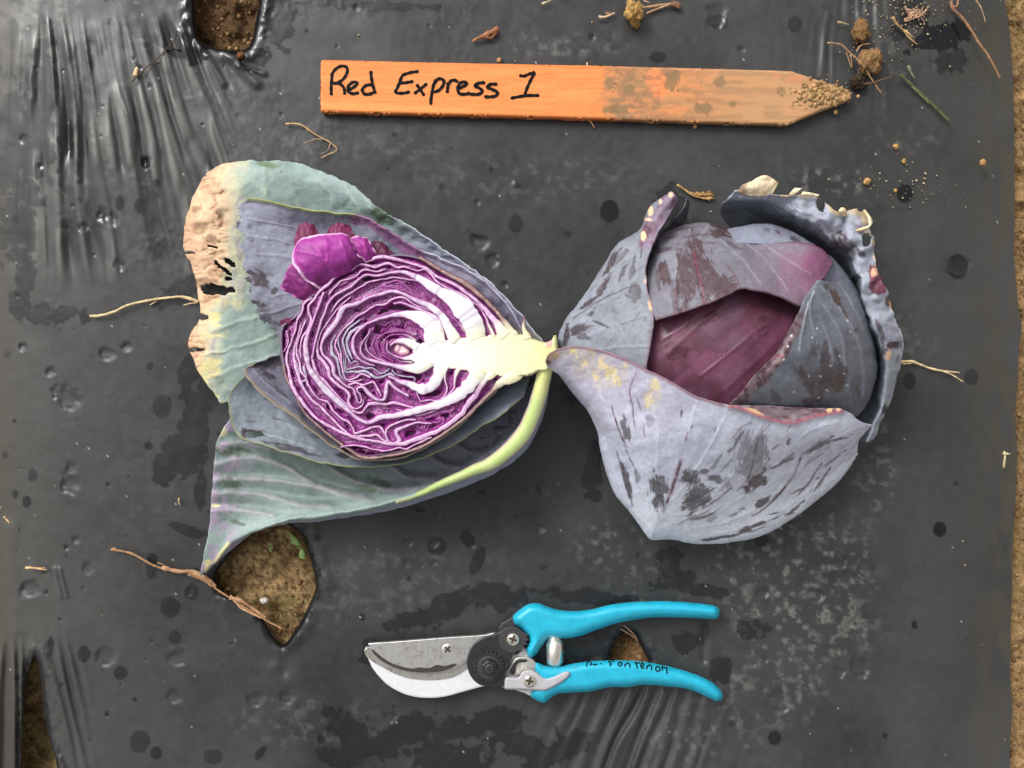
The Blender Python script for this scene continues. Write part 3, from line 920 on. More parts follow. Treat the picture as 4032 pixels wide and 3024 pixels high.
BL = [(1455, 2534), (1550, 2527), (1750, 2511), (1900, 2501), (1955, 2493), (1985, 2530), (1960, 2600), (1900, 2640), (1850, 2600), (1815, 2606), (1760, 2632), (1680, 2640), (1610, 2634), (1550, 2617), (1500, 2586), (1456, 2546)]
plate("upper_blade", BL, 0.0075, 0.0100, M_STEEL, pr, 0.0004)
plate("cutting_edge", [(1462, 2548), (1500, 2583), (1550, 2613), (1610, 2630), (1680, 2636), (1760, 2628), (1815, 2602), (1862, 2562), (1905, 2528), (1950, 2502), (1962, 2512), (1920, 2540), (1880, 2572), (1830, 2612), (1770, 2642), (1690, 2652), (1600, 2646), (1540, 2628), (1490, 2596), (1455, 2558)],
      0.0066, 0.0096, M_STEEL2, pr, 0.0004)
plate("hook_blade", [(1432, 2562), (1445, 2550), (1460, 2560), (1510, 2604), (1565, 2632), (1625, 2650), (1710, 2654), (1775, 2640), (1830, 2606), (1870, 2568), (1920, 2530), (1990, 2540), (2030, 2580), (2060, 2555), (2078, 2560), (2088, 2586), (2110, 2612), (2112, 2660), (2096, 2738), (2060, 2730), (2000, 2712), (1930, 2704), (1900, 2706),
                    (1825, 2726), (1750, 2746), (1680, 2751), (1615, 2743), (1560, 2721), (1515, 2691), (1470, 2640), (1452, 2605), (1440, 2580)], 0.0030, 0.0072, M_ALU, pr, 0.0012)
plate("hook_steel", [(1434, 2562), (1446, 2552), (1462, 2566), (1512, 2608), (1568, 2634), (1625, 2648), (1710, 2652), (1775, 2638), (1828, 2606), (1870, 2570), (1890, 2576), (1850, 2622), (1790, 2664), (1712, 2678), (1625, 2674), (1560, 2656), (1505, 2628), (1458, 2600), (1440, 2582)],
      0.0052, 0.0078, M_STEEL2, pr, 0.0003)
plate("blade_grime", [(1468, 2560), (1510, 2594), (1560, 2618), (1620, 2632), (1650, 2628), (1690, 2630), (1720, 2618), (1752, 2622), (1790, 2612), (1792, 2622), (1752, 2640), (1690, 2648), (1612, 2644), (1552, 2628), (1500, 2600), (1466, 2568)], 0.0090, 0.01005, M_GRIME, pr, 0.0)
BP = [(1955, 2494), (1905, 2510), (1870, 2532), (1846, 2570), (1838, 2610), (1846, 2650), (1870, 2685), (1905, 2702), (1985, 2703), (1990, 2655), (2002, 2630), (2020, 2582), (2036, 2556), (2064, 2550), (2066, 2510), (2050, 2478), (2005, 2468)]
plate("pivot_plate", BP, 0.0088, 0.0118, M_BLACK, pr, 0.0006)
tooth = []
for i in range(22 * 4):
    a = 2 * math.pi * i / 88
    rr = 64 if (i % 4) in (0, 1) else 55
    tooth.append((1925 + rr * math.cos(a), 2628 + rr * math.sin(a)))
plate("toothed_washer", tooth, 0.0112, 0.0128, M_BLACK, pr, 0.0002, False)
plate("washer", disc_poly(1926, 2630, 46), 0.0120, 0.0134, M_DGREY, pr, 0.0004, False)
nut = plate("pivot_nut", disc_poly(1927, 2633, 34, 6, ph=0.4), 0.0130, 0.0172, M_BLACK, pr, 0.0008, False)
plate("bolt_end", disc_poly(1927, 2634, 18), 0.0165, 0.0184, M_DGREY, nut, 0.0006, False)
plate("bolt_hollow", disc_poly(1927, 2635, 10), 0.0175, 0.0186, M_BLACK, nut, 0.0, False)
plate("tang", [(1962, 2480), (1975, 2455), (2020, 2430), (2032, 2440), (2030, 2466), (1985, 2490)], 0.0070, 0.0100, M_DGREY, pr, 0.0004, False)
lk = [(2015 + 52 * math.cos(a), 2520 + 52 * math.sin(a)) for a in np.linspace(math.radians(75), math.radians(300), 18)]
lk += [(2060, 2490), (2085, 2502), (2072, 2508), (2084, 2520), (2068, 2526), (2080, 2540), (2062, 2540), (2068, 2554), (2055, 2552), (2056, 2568), (2042, 2562)]
plate("lock_washer", lk, 0.0116, 0.0134, M_DGREY, pr, 0.0003, False)
dome_screw("screw", 2020, 2518, 27, 0.0130, 0.0022, M_CHROME, M_RECESS, pr, 0.35)
dome_screw("screw", 1762, 2557, 24, 0.0097, 0.0010, M_CHROME, M_GRIME, pr, 0.7)

UH = [(2020, 2426), (2060, 2391), (2087, 2377), (2120, 2376), (2160, 2390), (2200, 2402), (2260, 2406), (2325, 2400), (2400, 2382), (2475, 2372), (2575, 2367), (2675, 2369), (2750, 2376), (2810, 2384), (2830, 2397), (2833, 2415), (2827, 2431), (2810, 2437), (2750, 2434), (2675, 2431),
      (2575, 2431), (2500, 2440), (2425, 2455), (2350, 2480), (2290, 2502), (2225, 2515), (2162, 2514), (2136, 2540), (2112, 2574), (2096, 2587), (2080, 2582), (2072, 2556), (2084, 2522), (2070, 2492), (2050, 2472), (2026, 2458)]
LH = [(2110, 2610), (2150, 2622), (2210, 2622), (2275, 2610), (2350, 2602), (2450, 2600), (2525, 2605), (2600, 2617), (2675, 2635), (2750, 2660), (2800, 2685), (2835, 2715), (2846, 2735), (2842, 2753), (2825, 2761), (2800, 2752), (2750, 2728), (2700, 2711), (2625, 2702), (2535, 2696), (2475, 2705),
      (2400, 2706), (2325, 2722), (2250, 2727), (2200, 2731), (2170, 2747), (2150, 2764), (2134, 2766), (2110, 2755), (2091, 2742), (2096, 2715), (2106, 2655)]
_t = M_RUB.node_tree; _b = _t.nodes['Principled BSDF']
_n = noise_node(_t, 60, 6, 0.7); _r = ramp(_t, _n.outputs[0], 0.60, 0.72, (0, 0, 0), (1, 1, 1))
_f = _t.nodes.new('ShaderNodeMath'); _f.operation = 'MULTIPLY'; _f.inputs[1].default_value = 0.28; _t.links.new(_r.outputs[0], _f.inputs[0])
_t.links.new(mixrgb(_t, 'MIX', _f.outputs[0], _b.inputs['Base Color'].links[0].from_socket, (0.10, 0.16, 0.15)), _b.inputs['Base Color'])
_rr = ramp(_t, _n.outputs[0], 0.35, 0.7, (0.28,) * 3, (0.55,) * 3); _t.links.new(_rr.outputs[0], _b.inputs['Roughness'])
HZ0, HZ1, HR = 0.0012, 0.0150, 36.0
link("grip", inflate(UH, HZ0, HZ1, HR, 2.2, name="grip"), M_RUB, pr)
link("grip", inflate(LH, HZ0, HZ1, HR, 2.2, name="grip"), M_RUB, pr)
LHs = smooth_poly(LH, step=5)


def lh_top(u, v):
    sd = sdf(np.asarray(u, float), np.asarray(v, float), LHs)
    d = np.clip(-sd, 0, HR) / HR
    zm = 0.5 * (HZ0 + HZ1)
    return zm + (HZ1 - zm) * np.sqrt(np.clip(1 - (1 - d) ** 2, 0, 1))


# name pencilled along the upper shoulder of the lower grip (half units, origin 1900,2330)
NAME = [[(818, 582), (822, 566), (826, 556)], [(822, 560), (846, 556), (858, 568), (842, 574)], [(868, 568), (886, 572), (904, 566)], [(926, 564), (938, 565)],
        [(1006, 580), (1002, 562), (1000, 552)], [(988, 554), (1014, 551), (1040, 552)], [(1004, 568), (1022, 566)],
        [(1080, 556), (1068, 566), (1078, 578), (1096, 572), (1094, 560), (1080, 556)], [(1120, 584), (1122, 566)], [(1122, 572), (1142, 562), (1158, 570), (1160, 586)],
        [(1212, 556), (1214, 574), (1218, 592)], [(1196, 562), (1216, 560), (1240, 562)], [(1246, 580), (1268, 574), (1262, 562), (1246, 570), (1252, 588), (1276, 588)],
        [(1292, 596), (1296, 574)], [(1296, 582), (1314, 572), (1330, 582), (1330, 602)], [(1374, 580), (1362, 592), (1374, 606), (1394, 602), (1392, 586), (1374, 580)],
        [(1416, 604), (1414, 584), (1412, 574)], [(1408, 584), (1432, 586), (1456, 592)], [(1452, 584), (1450, 604), (1454, 620)]]
strokes_obj("lettering", NAME, 5.0, lh_top, 0.00022, M_INK, pr, 0.5, 0.72, 1900, 2206)


def tube(name, path, radii, mat, parent, seg=16, colr=None, rg=0.8, flat=1.0, ends=True, seed=0, nz=0.0):
    """tube along survey points (u,v,z m); radii in survey units"""
    P = np.array([W(*p) for p in path]); n = len(P)
    T = np.gradient(P, axis=0); T /= np.linalg.norm(T, axis=1)[:, None] + 1e-12
    up = np.array([0, 0, 1.0])
    A = np.cross(T, up); A /= np.linalg.norm(A, axis=1)[:, None] + 1e-12
    B = np.cross(A, T)
    rr = np.broadcast_to(np.asarray(radii, float), (n,)) * S
    a = np.linspace(0, 2 * np.pi, seg, endpoint=False)
    r0 = np.random.RandomState(seed)
    k = 1 + nz * (r0.rand(n, seg) - 0.5)
    V = P[:, None, :] + rr[:, None, None] * k[..., None] * (np.cos(a)[None, :, None] * A[:, None, :] + flat * np.sin(a)[None, :, None] * B[:, None, :])
    V = V.reshape(-1, 3)
    q = grid_quads(n, seg, None, True)
    tr = []
    if ends:
        V = np.vstack([V, P[0], P[-1]])
        i0, i1 = n * seg, n * seg + 1
        for k2 in range(seg):
            tr.append((i0, (k2 + 1) % seg, k2)); tr.append((i1, (n - 1) * seg + k2, (n - 1) * seg + (k2 + 1) % seg))
    col = rgh = None
    if colr is not None:
        col = np.tile(lin(*colr), (len(V), 1)) * (0.8 + 0.4 * np.repeat(r0.rand(len(V) // max(seg, 1) + 1), seg)[:len(V), None])
        rgh = np.full(len(V), rg)
    me = mk_mesh(name, V, q, np.array(tr) if tr else None, col, rgh)
    return link(name, me, mat, parent) if mat is not None else me


sprg = tube("spring_sleeve", [(2182, 2500, .009), (2183, 2518, .009), (2183, 2519, .009), (2184, 2526, .009), (2184, 2530, .009), (2186, 2606, .009), (2187, 2609, .009), (2187, 2612, .009), (2187, 2632, .009)],
            [24, 24, 27, 28, 33, 33, 31, 24, 23], M_CHROME, pr, 24)
for i in range(3):
    tube("thread_ring", [(2183, 2508 + 6 * i, .009), (2183, 2510 + 6 * i, .009), (2183, 2512 + 6 * i, .009)], [24, 26.5, 24], M_CHROME, sprg, 20)
tube("sleeve_pin", [(2210, 2566, .009), (2224, 2566, .009)], [7, 5], M_DGREY, sprg, 10)
plate("bumper", [(2000, 2636), (2020, 2604), (2040, 2588), (2085, 2590), (2112, 2614), (2114, 2640), (2060, 2645), (2040, 2662), (2004, 2656)], 0.0060, 0.0092, M_CHROME, pr, 0.0006)
plate("bumper_pad", [(2004, 2648), (2024, 2612), (2042, 2598), (2078, 2600), (2070, 2608), (2046, 2610), (2034, 2622), (2026, 2656)], 0.0080, 0.0099, M_BLACK, pr, 0.0004)
link("latch", inflate([(1988, 2676), (1996, 2666), (2040, 2666), (2054, 2646), (2085, 2636), (2112, 2644), (2130, 2660), (2150, 2671), (2176, 2665), (2210, 2650), (2235, 2642), (2246, 2650), (2238, 2667), (2200, 2695), (2150, 2719), (2120, 2720), (2050, 2716), (1992, 2715), (1987, 2700)], 0.0095, 0.0168, 9, 2.2, name="latch", flat=0.4), M_GREY, pr)
dome_screw("screw", 2085, 2682, 27, 0.0166, 0.0022, M_CHROME, M_RECESS, pr, 0.2)


# ------------------------------------------------------------------ leaves
C_BLOOM = lin(150, 154, 172); C_LAV = lin(168, 170, 190); C_RUB = lin(64, 52, 56); C_MAR = lin(98, 52, 74)
C_TEAL = lin(140, 160, 154); C_DTEAL = lin(92, 112, 108); C_TAN = lin(224, 182, 148); C_YEL = lin(226, 206, 150)
C_PUR = lin(120, 34, 104); C_MAG = lin(160, 52, 148); C_PINK = lin(214, 170, 205)


def loft(rails, nu, nv, zf=None):
    R = []
    for r in rails:
        r = np.array(r, float)
        if zf is not None:
            r[:, 2] = zf(r[:, 0], r[:, 1]) + r[:, 2]
        R.append(resample(r, nv))
    G = cr_axis0(np.array(R), nu)
    return G[..., 0], G[..., 1], G[..., 2]


def leaf(name, parent, rails, nu, nv, paint, zf=None, ripple=1.0, rip_f=70., warp=5., thick=0.0008, keep=None, mat=None, seed=0, relief=None, label=None, zmin=1.0):
    U, V, Z = loft(rails, nu, nv, zf)
    s = np.linspace(0, 1, nu)[:, None] + 0 * U; t = np.linspace(0, 1, nv)[None, :] + 0 * U
    edge = np.minimum(np.minimum(s, 1 - s), np.minimum(t, 1 - t))
    U0, V0 = U.copy(), V.copy()
    U = U + warp * 2 * (fbm(U0 / 38., V0 / 38., 3, 80 + seed) - 0.5)
    V = V + warp * 2 * (fbm(U0 / 38., V0 / 38., 3, 84 + seed) - 0.5)
    Z = Z + ripple * 2 * (fbm(U0 / rip_f, V0 / rip_f, 3, 88 + seed) - 0.5)
    col, rg, hgt = paint(U0, V0, s, t)
    if hgt is not None:
        Z = Z + hgt
    Z = np.maximum(Z, zmin)
    k = None
    if keep is not None:
        k = keep(U0, V0, s, t)
    q = grid_quads(nu, nv, k)
    VV = np.stack(W(U, V, Z * 0.001), -1).reshape(-1, 3)
    used = np.unique(q); rm = np.zeros(len(VV), int); rm[used] = np.arange(len(used))
    me = mk_mesh(name, VV[used], rm[q], None, col.reshape(-1, 3)[used], rg.ravel()[used])
    o = link(name, me, mat or M_LEAF, parent)
    m = o.modifiers.new("thickness", 'SOLIDIFY'); m.thickness = thick; m.offset = 0.0
    if label: o["label"] = label
    return o


def mottled(U, V, c0, c1, sc=90., seed=0, amt=0.6):
    n = fbm(U / sc, V / sc, 4, 20 + seed)
    c = np.zeros(U.shape + (3,)) + c0
    c = lay(c, sst(0.38, 0.66, n) * amt, c1)
    return c


def add_veins(U, V, col, h, veins, c, wd=4.0, amt=0.7, lift=0.5):
    for v in veins:
        m = line(U, V, v, wd) * 0.7 + 0.3 * line(U, V, v, wd * 2.4)
        k = 0.25 + 0.75 * sst(0.3, 0.65, fbm(U / 70., V / 70., 3, 52))
        col = lay(col, m * amt * 0.6 * k, c)
        h = h + lift * m
    return col, h


def add_rubs(U, V, col, rg, rubs, c=None, seed=0, streak=None):
    c = C_RUB if c is None else c
    tot = np.zeros(U.shape)
    for i, rb in enumerate(rubs):
        cx, cy, rx, ry = rb[:4]; an = rb[4] if len(rb) > 4 else 0; st = rb[5] if len(rb) > 5 else 0.9
        a = math.radians(an)
        R = 1.9 * max(rx, ry)
        m = (np.abs(U - cx) < R) & (np.abs(V - cy) < R)
        if not m.any(): continue
        x = (U[m] * math.cos(a) + V[m] * math.sin(a)); y = (-U[m] * math.sin(a) + V[m] * math.cos(a))
        x0 = cx * math.cos(a) + cy * math.sin(a); y0 = -cx * math.sin(a) + cy * math.cos(a)
        d = np.hypot((x - x0) / rx, (y - y0) / ry)
        sx, sy = (46., 4.5) if rx > ry else (4.5, 46.)
        comb = fbm(x / sx + i, y / sy, 3, 36) - 0.5
        low = fbm(U[m] / 26., V[m] / 26., 3, 30 + (seed + i) % 9) - 0.5
        spk = fbm(U[m] / 5., V[m] / 5., 2, 35)
        b = sst(1.28, 0.9, d + 1.2 * comb + 1.2 * low)
        b = b * (0.9 + 0.1 * sst(0.35, 0.5, spk))
        tot[m] = np.maximum(tot[m], st * b)
    return lay(col, tot, c), rg - 0.28 * tot


def scratches(U, V, n, box, ang, ln, seed, wd=1.6):
    r = np.random.RandomState(seed)
    out = np.zeros(U.shape)
    for i in range(n):
        x, y = r.uniform(box[0], box[2]), r.uniform(box[1], box[3])
        a = math.radians(ang + r.normal(0, 9)); l = ln * (0.3 + r.rand())
        out = np.maximum(out, (0.4 + 0.5 * r.rand()) * line(U, V, [(x, y), (x + l * math.cos(a), y + l * math.sin(a))], wd))
    return out


# ================================================================== LEFT: cut half
lc = thing("halved_cabbage", "red cabbage half lying cut side up, showing purple and white folded layers and pale core", "cabbage", 1550, 1420)
ZC = 0.052      # height of the cut face

# ---- outermost wrapper: lies on the film, green upper band and dry tan margin
def p_back(U, V, s, t):
    c = mottled(U, V, lin(144, 163, 156), lin(122, 141, 136), 110., 1, 0.7)
    c = lay(c, sst(1060, 1400, U) * sst(900, 640, V) * 0.5, lin(150, 166, 172))
    c = lay(c, sst(1480, 1700, U) * 0.9, lin(176, 180, 196))
    h = np.zeros(U.shape)
    vs = [[(1215, 620), (1245, 690), (1300, 770), (1330, 840)], [(1330, 660), (1355, 740), (1400, 800), (1430, 850)], [(1080, 640), (1130, 700), (1165, 790), (1180, 830)], [(980, 700), (1030, 750), (1060, 790)],
          [(1420, 720), (1440, 790), (1480, 850)], [(1040, 660), (1046, 740), (1044, 780)],
          [(800, 1400), (930, 1370), (1060, 1330), (1160, 1290)], [(840, 1480), (960, 1440), (1090, 1400)], [(840, 1300), (960, 1260), (1040, 1240)], [(900, 1540), (1000, 1500), (1090, 1450)]]
    c, h = add_veins(U, V, c, h, vs, lin(186, 200, 178), 4.5, 0.75, 0.6)
    # yellowing, then dead tan margin
    n = fbm(U / 60., V / 60., 4, 61) - 0.5
    n2 = fbm(U / 20., V / 50., 4, 62) - 0.5
    mv = np.interp(V, [600, 680, 800, 900, 1000, 1180, 1240, 1330, 1400, 1500, 1600], [930, 885, 890, 905, 910, 880, 820, 800, 800, 800, 780])
    dd = mv - U + 70 * n + 40 * n2
    c = lay(c, sst(-110, -10, dd) * 0.75, lin(206, 200, 160))
    c = lay(c, sst(-70, -30, dd) * sst(-5, -30, dd) * sst(.48, .6, fbm(U / 20., V / 40., 3, 60)) * .6, lin(156, 140, 160))
    c = lay(c, sst(1150, 1220, V) * sst(-130, -40, dd) * sst(0.5, 0.62, fbm(U / 50., V / 20., 3, 64)) * 0.7, lin(232, 212, 140))
    tan = sst(-26, 26, dd)
    ct = mottled(U, V, lin(222, 184, 152), lin(206, 164, 132), 60., 3, 0.8)
    ct = lay(ct, sst(0.56, 0.72, fbm(U / 40., V / 30., 4, 65)) * 0.4, lin(170, 128, 92))
    ct = lay(ct, sst(0.5, 0.66, fbm(U / 24., V / 24., 4, 68)) * 0.4, lin(236, 206, 160))
    ct = lay(ct, np.clip(1 - np.abs(fbm(U / 90., V / 22., 3, 64) - 0.5) * 16, 0, 1) * .45, lin(160, 118, 84))
    ct = lay(ct, sst(790, 745, U + 30 * n) * .5, lin(196, 150, 118))
    ct = lay(ct, line(U, V, [(800, 700), (830, 760), (850, 800)], 3) * .7, lin(120, 80, 50))
    for b in [(775, 818, 20, 13), (865, 845, 16, 24), (880, 830, 20, 16), (790, 890, 30, 18), (830, 945, 28, 16), (800, 1110, 50, 14), (880, 1080, 24, 12)]:
        ct = lay(ct, blob(U, V, *b, 0, .5, .8, 66, 14.) * 0.7, lin(128, 96, 66))
    c = c * (1 - tan[..., None]) + ct * tan[..., None]
    c = lay(c, sst(0.62, 0.70, fbm(U / 22., V / 18., 4, 67)) * sst(1440, 1530, U) * sst(980, 860, V) * 0.9, lin(70, 70, 66))
    c = lay(c, (blob(U, V, 1060, 650, 40, 14, 10, .5, .9, 68, 14.) + blob(U, V, 1500, 850, 40, 30, 30, .5, 1., 69, 14.)) .clip(0, 1) * 0.75, lin(86, 104, 66))
    h = h + sst(-15, 30, dd) * (0.9 * (fbm(U / 60., V / 40., 3, 63) - 0.5) * 2 - 1.3 * np.clip(1 - np.abs(fbm(U / 90., V / 22., 3, 64) - 0.5) * 14, 0, 1))
    return c, np.full(U.shape, 0.55) + 0.15 * tan, h


def k_back(U, V, s, t):
    k = np.ones(U.shape, bool)
    n = 14 * (fbm(U / 14., V / 14., 3, 59) - 0.5)
    for (x, y, a, b, an) in [(845, 1142, 48, 22, 5), (905, 1030, 26, 8, 35), (880, 1055, 40, 5, 38), (835, 973, 20, 3.5, 12), (735, 992, 24, 4, 2), (795, 1248, 26, 10, 0), (772, 1382, 26, 4, -15), (900, 1142, 22, 6, 18), (900, 1092, 8, 6, 30)]:
        aa = math.radians(an)
        dx, dy = U - x, V - y
        d = np.hypot((dx * math.cos(aa) + dy * math.sin(aa)) / a, (-dx * math.sin(aa) + dy * math.cos(aa)) / b)
        k &= d + n / 40. > 1
    return k


leaf("wrapper_leaf", lc, [
    [(2165, 1385, 34), (2060, 1255, 34), (1930, 1112, 30), (1720, 962, 24), (1600, 885, 22), (1500, 820, 20), (1390, 735, 16), (1250, 668, 12), (1100, 630, 8)],
    [(2165, 1400, 25), (2000, 1260, 22), (1800, 1090, 17), (1560, 930, 13), (1330, 830, 11), (1130, 735, 13), (980, 685, 12), (850, 660, 7)],
    [(2165, 1405, 15), (1800, 1200, 7), (1400, 1080, 7), (1100, 950, 8), (900, 880, 12), (800, 850, 12), (744, 830, 6)],
    [(2165, 1410, 12), (1800, 1260, 6), (1400, 1160, 6), (1100, 1050, 8), (900, 1000, 12), (800, 985, 12), (728, 970, 6)],
    [(2165, 1420, 12), (1800, 1330, 6), (1400, 1260, 6), (1100, 1160, 8), (920, 1120, 12), (830, 1110, 11), (768, 1090, 5)],
    [(2165, 1430, 12), (1800, 1400, 6), (1400, 1380, 6), (1100, 1310, 8), (950, 1270, 10), (860, 1255, 10), (792, 1240, 5)],
    [(2165, 1440, 12), (1700, 1480, 6), (1300, 1460, 6), (1050, 1400, 9), (900, 1370, 11), (800, 1350, 9), (745, 1335, 5)],
    [(2165, 1450, 12), (1700, 1540, 6), (1300, 1540, 6), (1080, 1500, 8), (950, 1480, 9), (860, 1460, 8), (770, 1440, 5)],
    [(2165, 1460, 12), (1700, 1590, 5), (1300, 1610, 5), (1100, 1600, 6), (1000, 1595, 6), (930, 1590, 5), (870, 1585, 4)]],
    185, 215, p_back, ripple=1.0, rip_f=80., warp=9., keep=k_back, seed=1)

# ---- second wrapper: grey violet, upper left and right flank
def p_violet(U, V, s, t):
    c = mottled(U, V, lin(148, 151, 166), lin(131, 131, 148), 100., 5, 0.7)
    c = lay(c, sst(980, 1260, U) * sst(1000, 880, V) * sst(1500, 1200, U) * 0.5, lin(128, 118, 140))
    c = lay(c, sst(1120, 1250, V) * sst(1300, 1100, U) * 0.7, lin(104, 106, 116))
    c = lay(c, sst(1560, 1700, U) * 0.85, lin(190, 182, 204))
    h = np.zeros(U.shape); rg = np.full(U.shape, 0.55)
    c, h = add_veins(U, V, c, h, [[(960, 925), (1020, 935), (1100, 950), (1160, 965)], [(1010, 1000), (1120, 1010), (1200, 1040)], [(980, 860), (1080, 880), (1200, 905)], [(1000, 1240), (1100, 1225), (1200, 1190)], [(1080, 1170), (1150, 1150), (1220, 1120)]], lin(150, 110, 150), 3., 0.45, 0.4)
    c, rg = add_rubs(U, V, c, rg, [(925, 880, 18, 26, 20), (930, 935, 16, 30, -30), (1015, 1095, 50, 24, 25), (975, 1120, 16, 30, 10), (1000, 1190, 40, 12, 10), (1075, 1150, 10, 14, 0), (1020, 1215, 26, 18, 0, .7), (1050, 1260, 60, 14, 20, .6), (1000, 945, 12, 10, 40, .7), (985, 890, 10, 8, 0, .4), (1110, 880, 14, 8, 0, .3), (1150, 900, 12, 7, 0, .3), (1190, 890, 12, 7, 0, .3), (1020, 1065, 16, 10, 30, .3), (1060, 1080, 14, 9, 0, .3)])
    sc = scratches(U, V, 34, (960, 900, 1200, 1220), 35, 26, 4)
    c = lay(c, sc * 0.6, C_RUB)
    # pink underside flap with dark flecks along the rim
    d = seg_dist(U, V, [(1400, 856), (1450, 856), (1510, 895), (1590, 960), (1650, 1010)])
    fl = sst(36, 20, d + 10 * (fbm(U / 30., V / 30., 3, 71) - 0.5))
    c = lay(c, fl * 0.9, lin(146, 92, 138))
    c = lay(c, fl * sst(0.66, 0.72, fbm(U / 9., V / 9., 2, 72)) * 0.9, lin(80, 40, 76))
    rim = sst(0.035, 0.012, s)
    c = lay(c, rim * sst(1420, 1380, U) * 0.85, lin(150, 156, 96))
    return c, rg, h + 2.0 * sst(0.05, 0, s)


def k_violet(U, V, s, t):
    n = fbm(U / 16., V / 22., 3, 73)
    return t < 0.955 + 0.05 * n


leaf("wrapper_leaf", lc, [
    [(2075, 1330, 38), (2012, 1222, 42), (1920, 1114, 44), (1840, 1062, 44), (1740, 1016, 43), (1640, 975, 42), (1500, 890, 38), (1420, 850, 34), (1200, 822, 28), (1010, 780, 20), (940, 790, 19)],
    [(2080, 1338, 32), (1940, 1190, 36), (1800, 1110, 38), (1650, 1040, 36), (1500, 960, 30), (1350, 905, 24), (1200, 880, 20), (1000, 850, 19), (915, 860, 18)],
    [(2080, 1342, 28), (1900, 1220, 26), (1700, 1130, 24), (1500, 1040, 20), (1250, 960, 17), (1050, 930, 17), (920, 930, 18)],
    [(2080, 1350, 20), (1700, 1200, 16), (1300, 1060, 15), (1100, 1040, 15), (935, 1020, 18)],
    [(2080, 1360, 15), (1700, 1280, 13), (1300, 1160, 14), (1100, 1140, 15), (955, 1140, 18)],
    [(2080, 1370, 15), (1700, 1340, 13), (1300, 1240, 14), (1130, 1230, 15), (985, 1225, 17)],
    [(2080, 1375, 15), (1700, 1380, 13), (1300, 1320, 13), (1150, 1310, 14), (1080, 1340, 14)]],
    170, 200, p_violet, ripple=0.9, rip_f=60., warp=5., keep=k_violet, seed=2)

# ---- big lower wrapper with its cut midrib
LOWV = [[(853, 1826), (990, 1802), (1118, 1838), (1222, 1899), (1327, 1933), (1431, 1954)], [(853, 1888), (1013, 1887), (1132, 1899), (1257, 1921), (1361, 1952), (1470, 1975)], [(846, 1942), (1000, 1942), (1100, 1966), (1200, 1990), (1300, 2000)],
        [(1130, 1720), (1229, 1775), (1327, 1858), (1431, 1905), (1535, 1928), (1640, 1925)], [(1480, 1800), (1535, 1831), (1605, 1878), (1709, 1888)], [(1690, 1790), (1740, 1830), (1800, 1845)], [(880, 1750), (960, 1740), (1060, 1770)], [(835, 2010), (950, 2010), (1080, 2030)], [(1780, 1740), (1850, 1780), (1900, 1790)]]


def p_low(U, V, s, t):
    c = mottled(U, V, lin(114, 130, 125), lin(93, 109, 106), 120., 7, 0.7)
    c = lay(c, sst(1350, 1750, U) * 0.75, lin(118, 118, 132))
    c = lay(c, sst(0.52, 0.66, s) * 0.7, lin(148, 166, 160))
    c = lay(c, sst(0.84, 0.90, s) * 0.95, lin(158, 162, 180))
    h = np.zeros(U.shape); rg = np.full(U.shape, 0.5)
    for v in LOWV:
        m = line(U, V, v, 9.)
        c = lay(c, m * (0.2 + 0.5 * fbm(U / 50., V / 50., 2, 44)), lin(168, 160, 168)); h = h + 0.8 * m + 1.1 * line(U, V, np.array(v) + np.array([0, 12]), 24.) - 0.9 * line(U, V, np.array(v) + np.array([8, -26]), 24.)
    # violet tinge and pale spots at the margin
    mg = sst(0.14, 0.0, t) + sst(2060, 2200, V) * sst(1000, 880, U)
    c = lay(c, np.clip(mg, 0, 1) * sst(0.4, 0.6, fbm(U / 40., V / 40., 3, 74)) * 0.8, lin(160, 140, 164))
    c = lay(c, (blob(U, V, 820, 2215, 16, 12, 0, .5, .8, 75, 12.) + blob(U, V, 850, 1992, 16, 8, 0, .5, .8, 76, 12.) + blob(U, V, 815, 2240, 10, 14, 0, .5, .5, 75, 12.) + line(U, V, [(845, 2212), (900, 2140)], 6) + blob(U, V, 870, 1700, 30, 20, 0, .5, .9, 77, 20.) * .6).clip(0, 1) * 0.75, lin(226, 212, 150))
    for b in [(900, 1785, 50, 14, 10), (905, 1900, 40, 22, 10), (1500, 1900, 50, 16, 20), (1440, 1925, 46, 14, 20), (950, 1770, 60, 8, 10), (940, 2060, 30, 8, 20)]:
        c = lay(c, blob(U, V, *b[:4], b[4], .4, 1.1, 78, 12.) * 0.7, lin(72, 88, 62))
    c = lay(c, scratches(U, V, 26, (850, 1960, 1250, 2100), -20, 24, 8) * 0.6, lin(70, 74, 72))
    # water drops on the dark inside near the rib
    for (x, y, r) in [(2020, 1630, 14), (2012, 1655, 10), (1968, 1695, 18), (1985, 1690, 12), (1950, 1688, 9), (1960, 1730, 10), (2016, 1672, 12), (1960, 1760, 14), (1990, 1735, 8), (1915, 1765, 10), (1885, 1770, 8), (1930, 1800, 10), (1900, 1730, 8)]:
        d = np.hypot(U - x, V - y) / r
        c = lay(c, np.exp(-((d - 0.9) / 0.25) ** 2) * 0.7, lin(60, 58, 66)); h = h + 0.9 * sst(1, 0.3, d); rg = rg - 0.4 * sst(1, .5, d)
    return c, rg, h


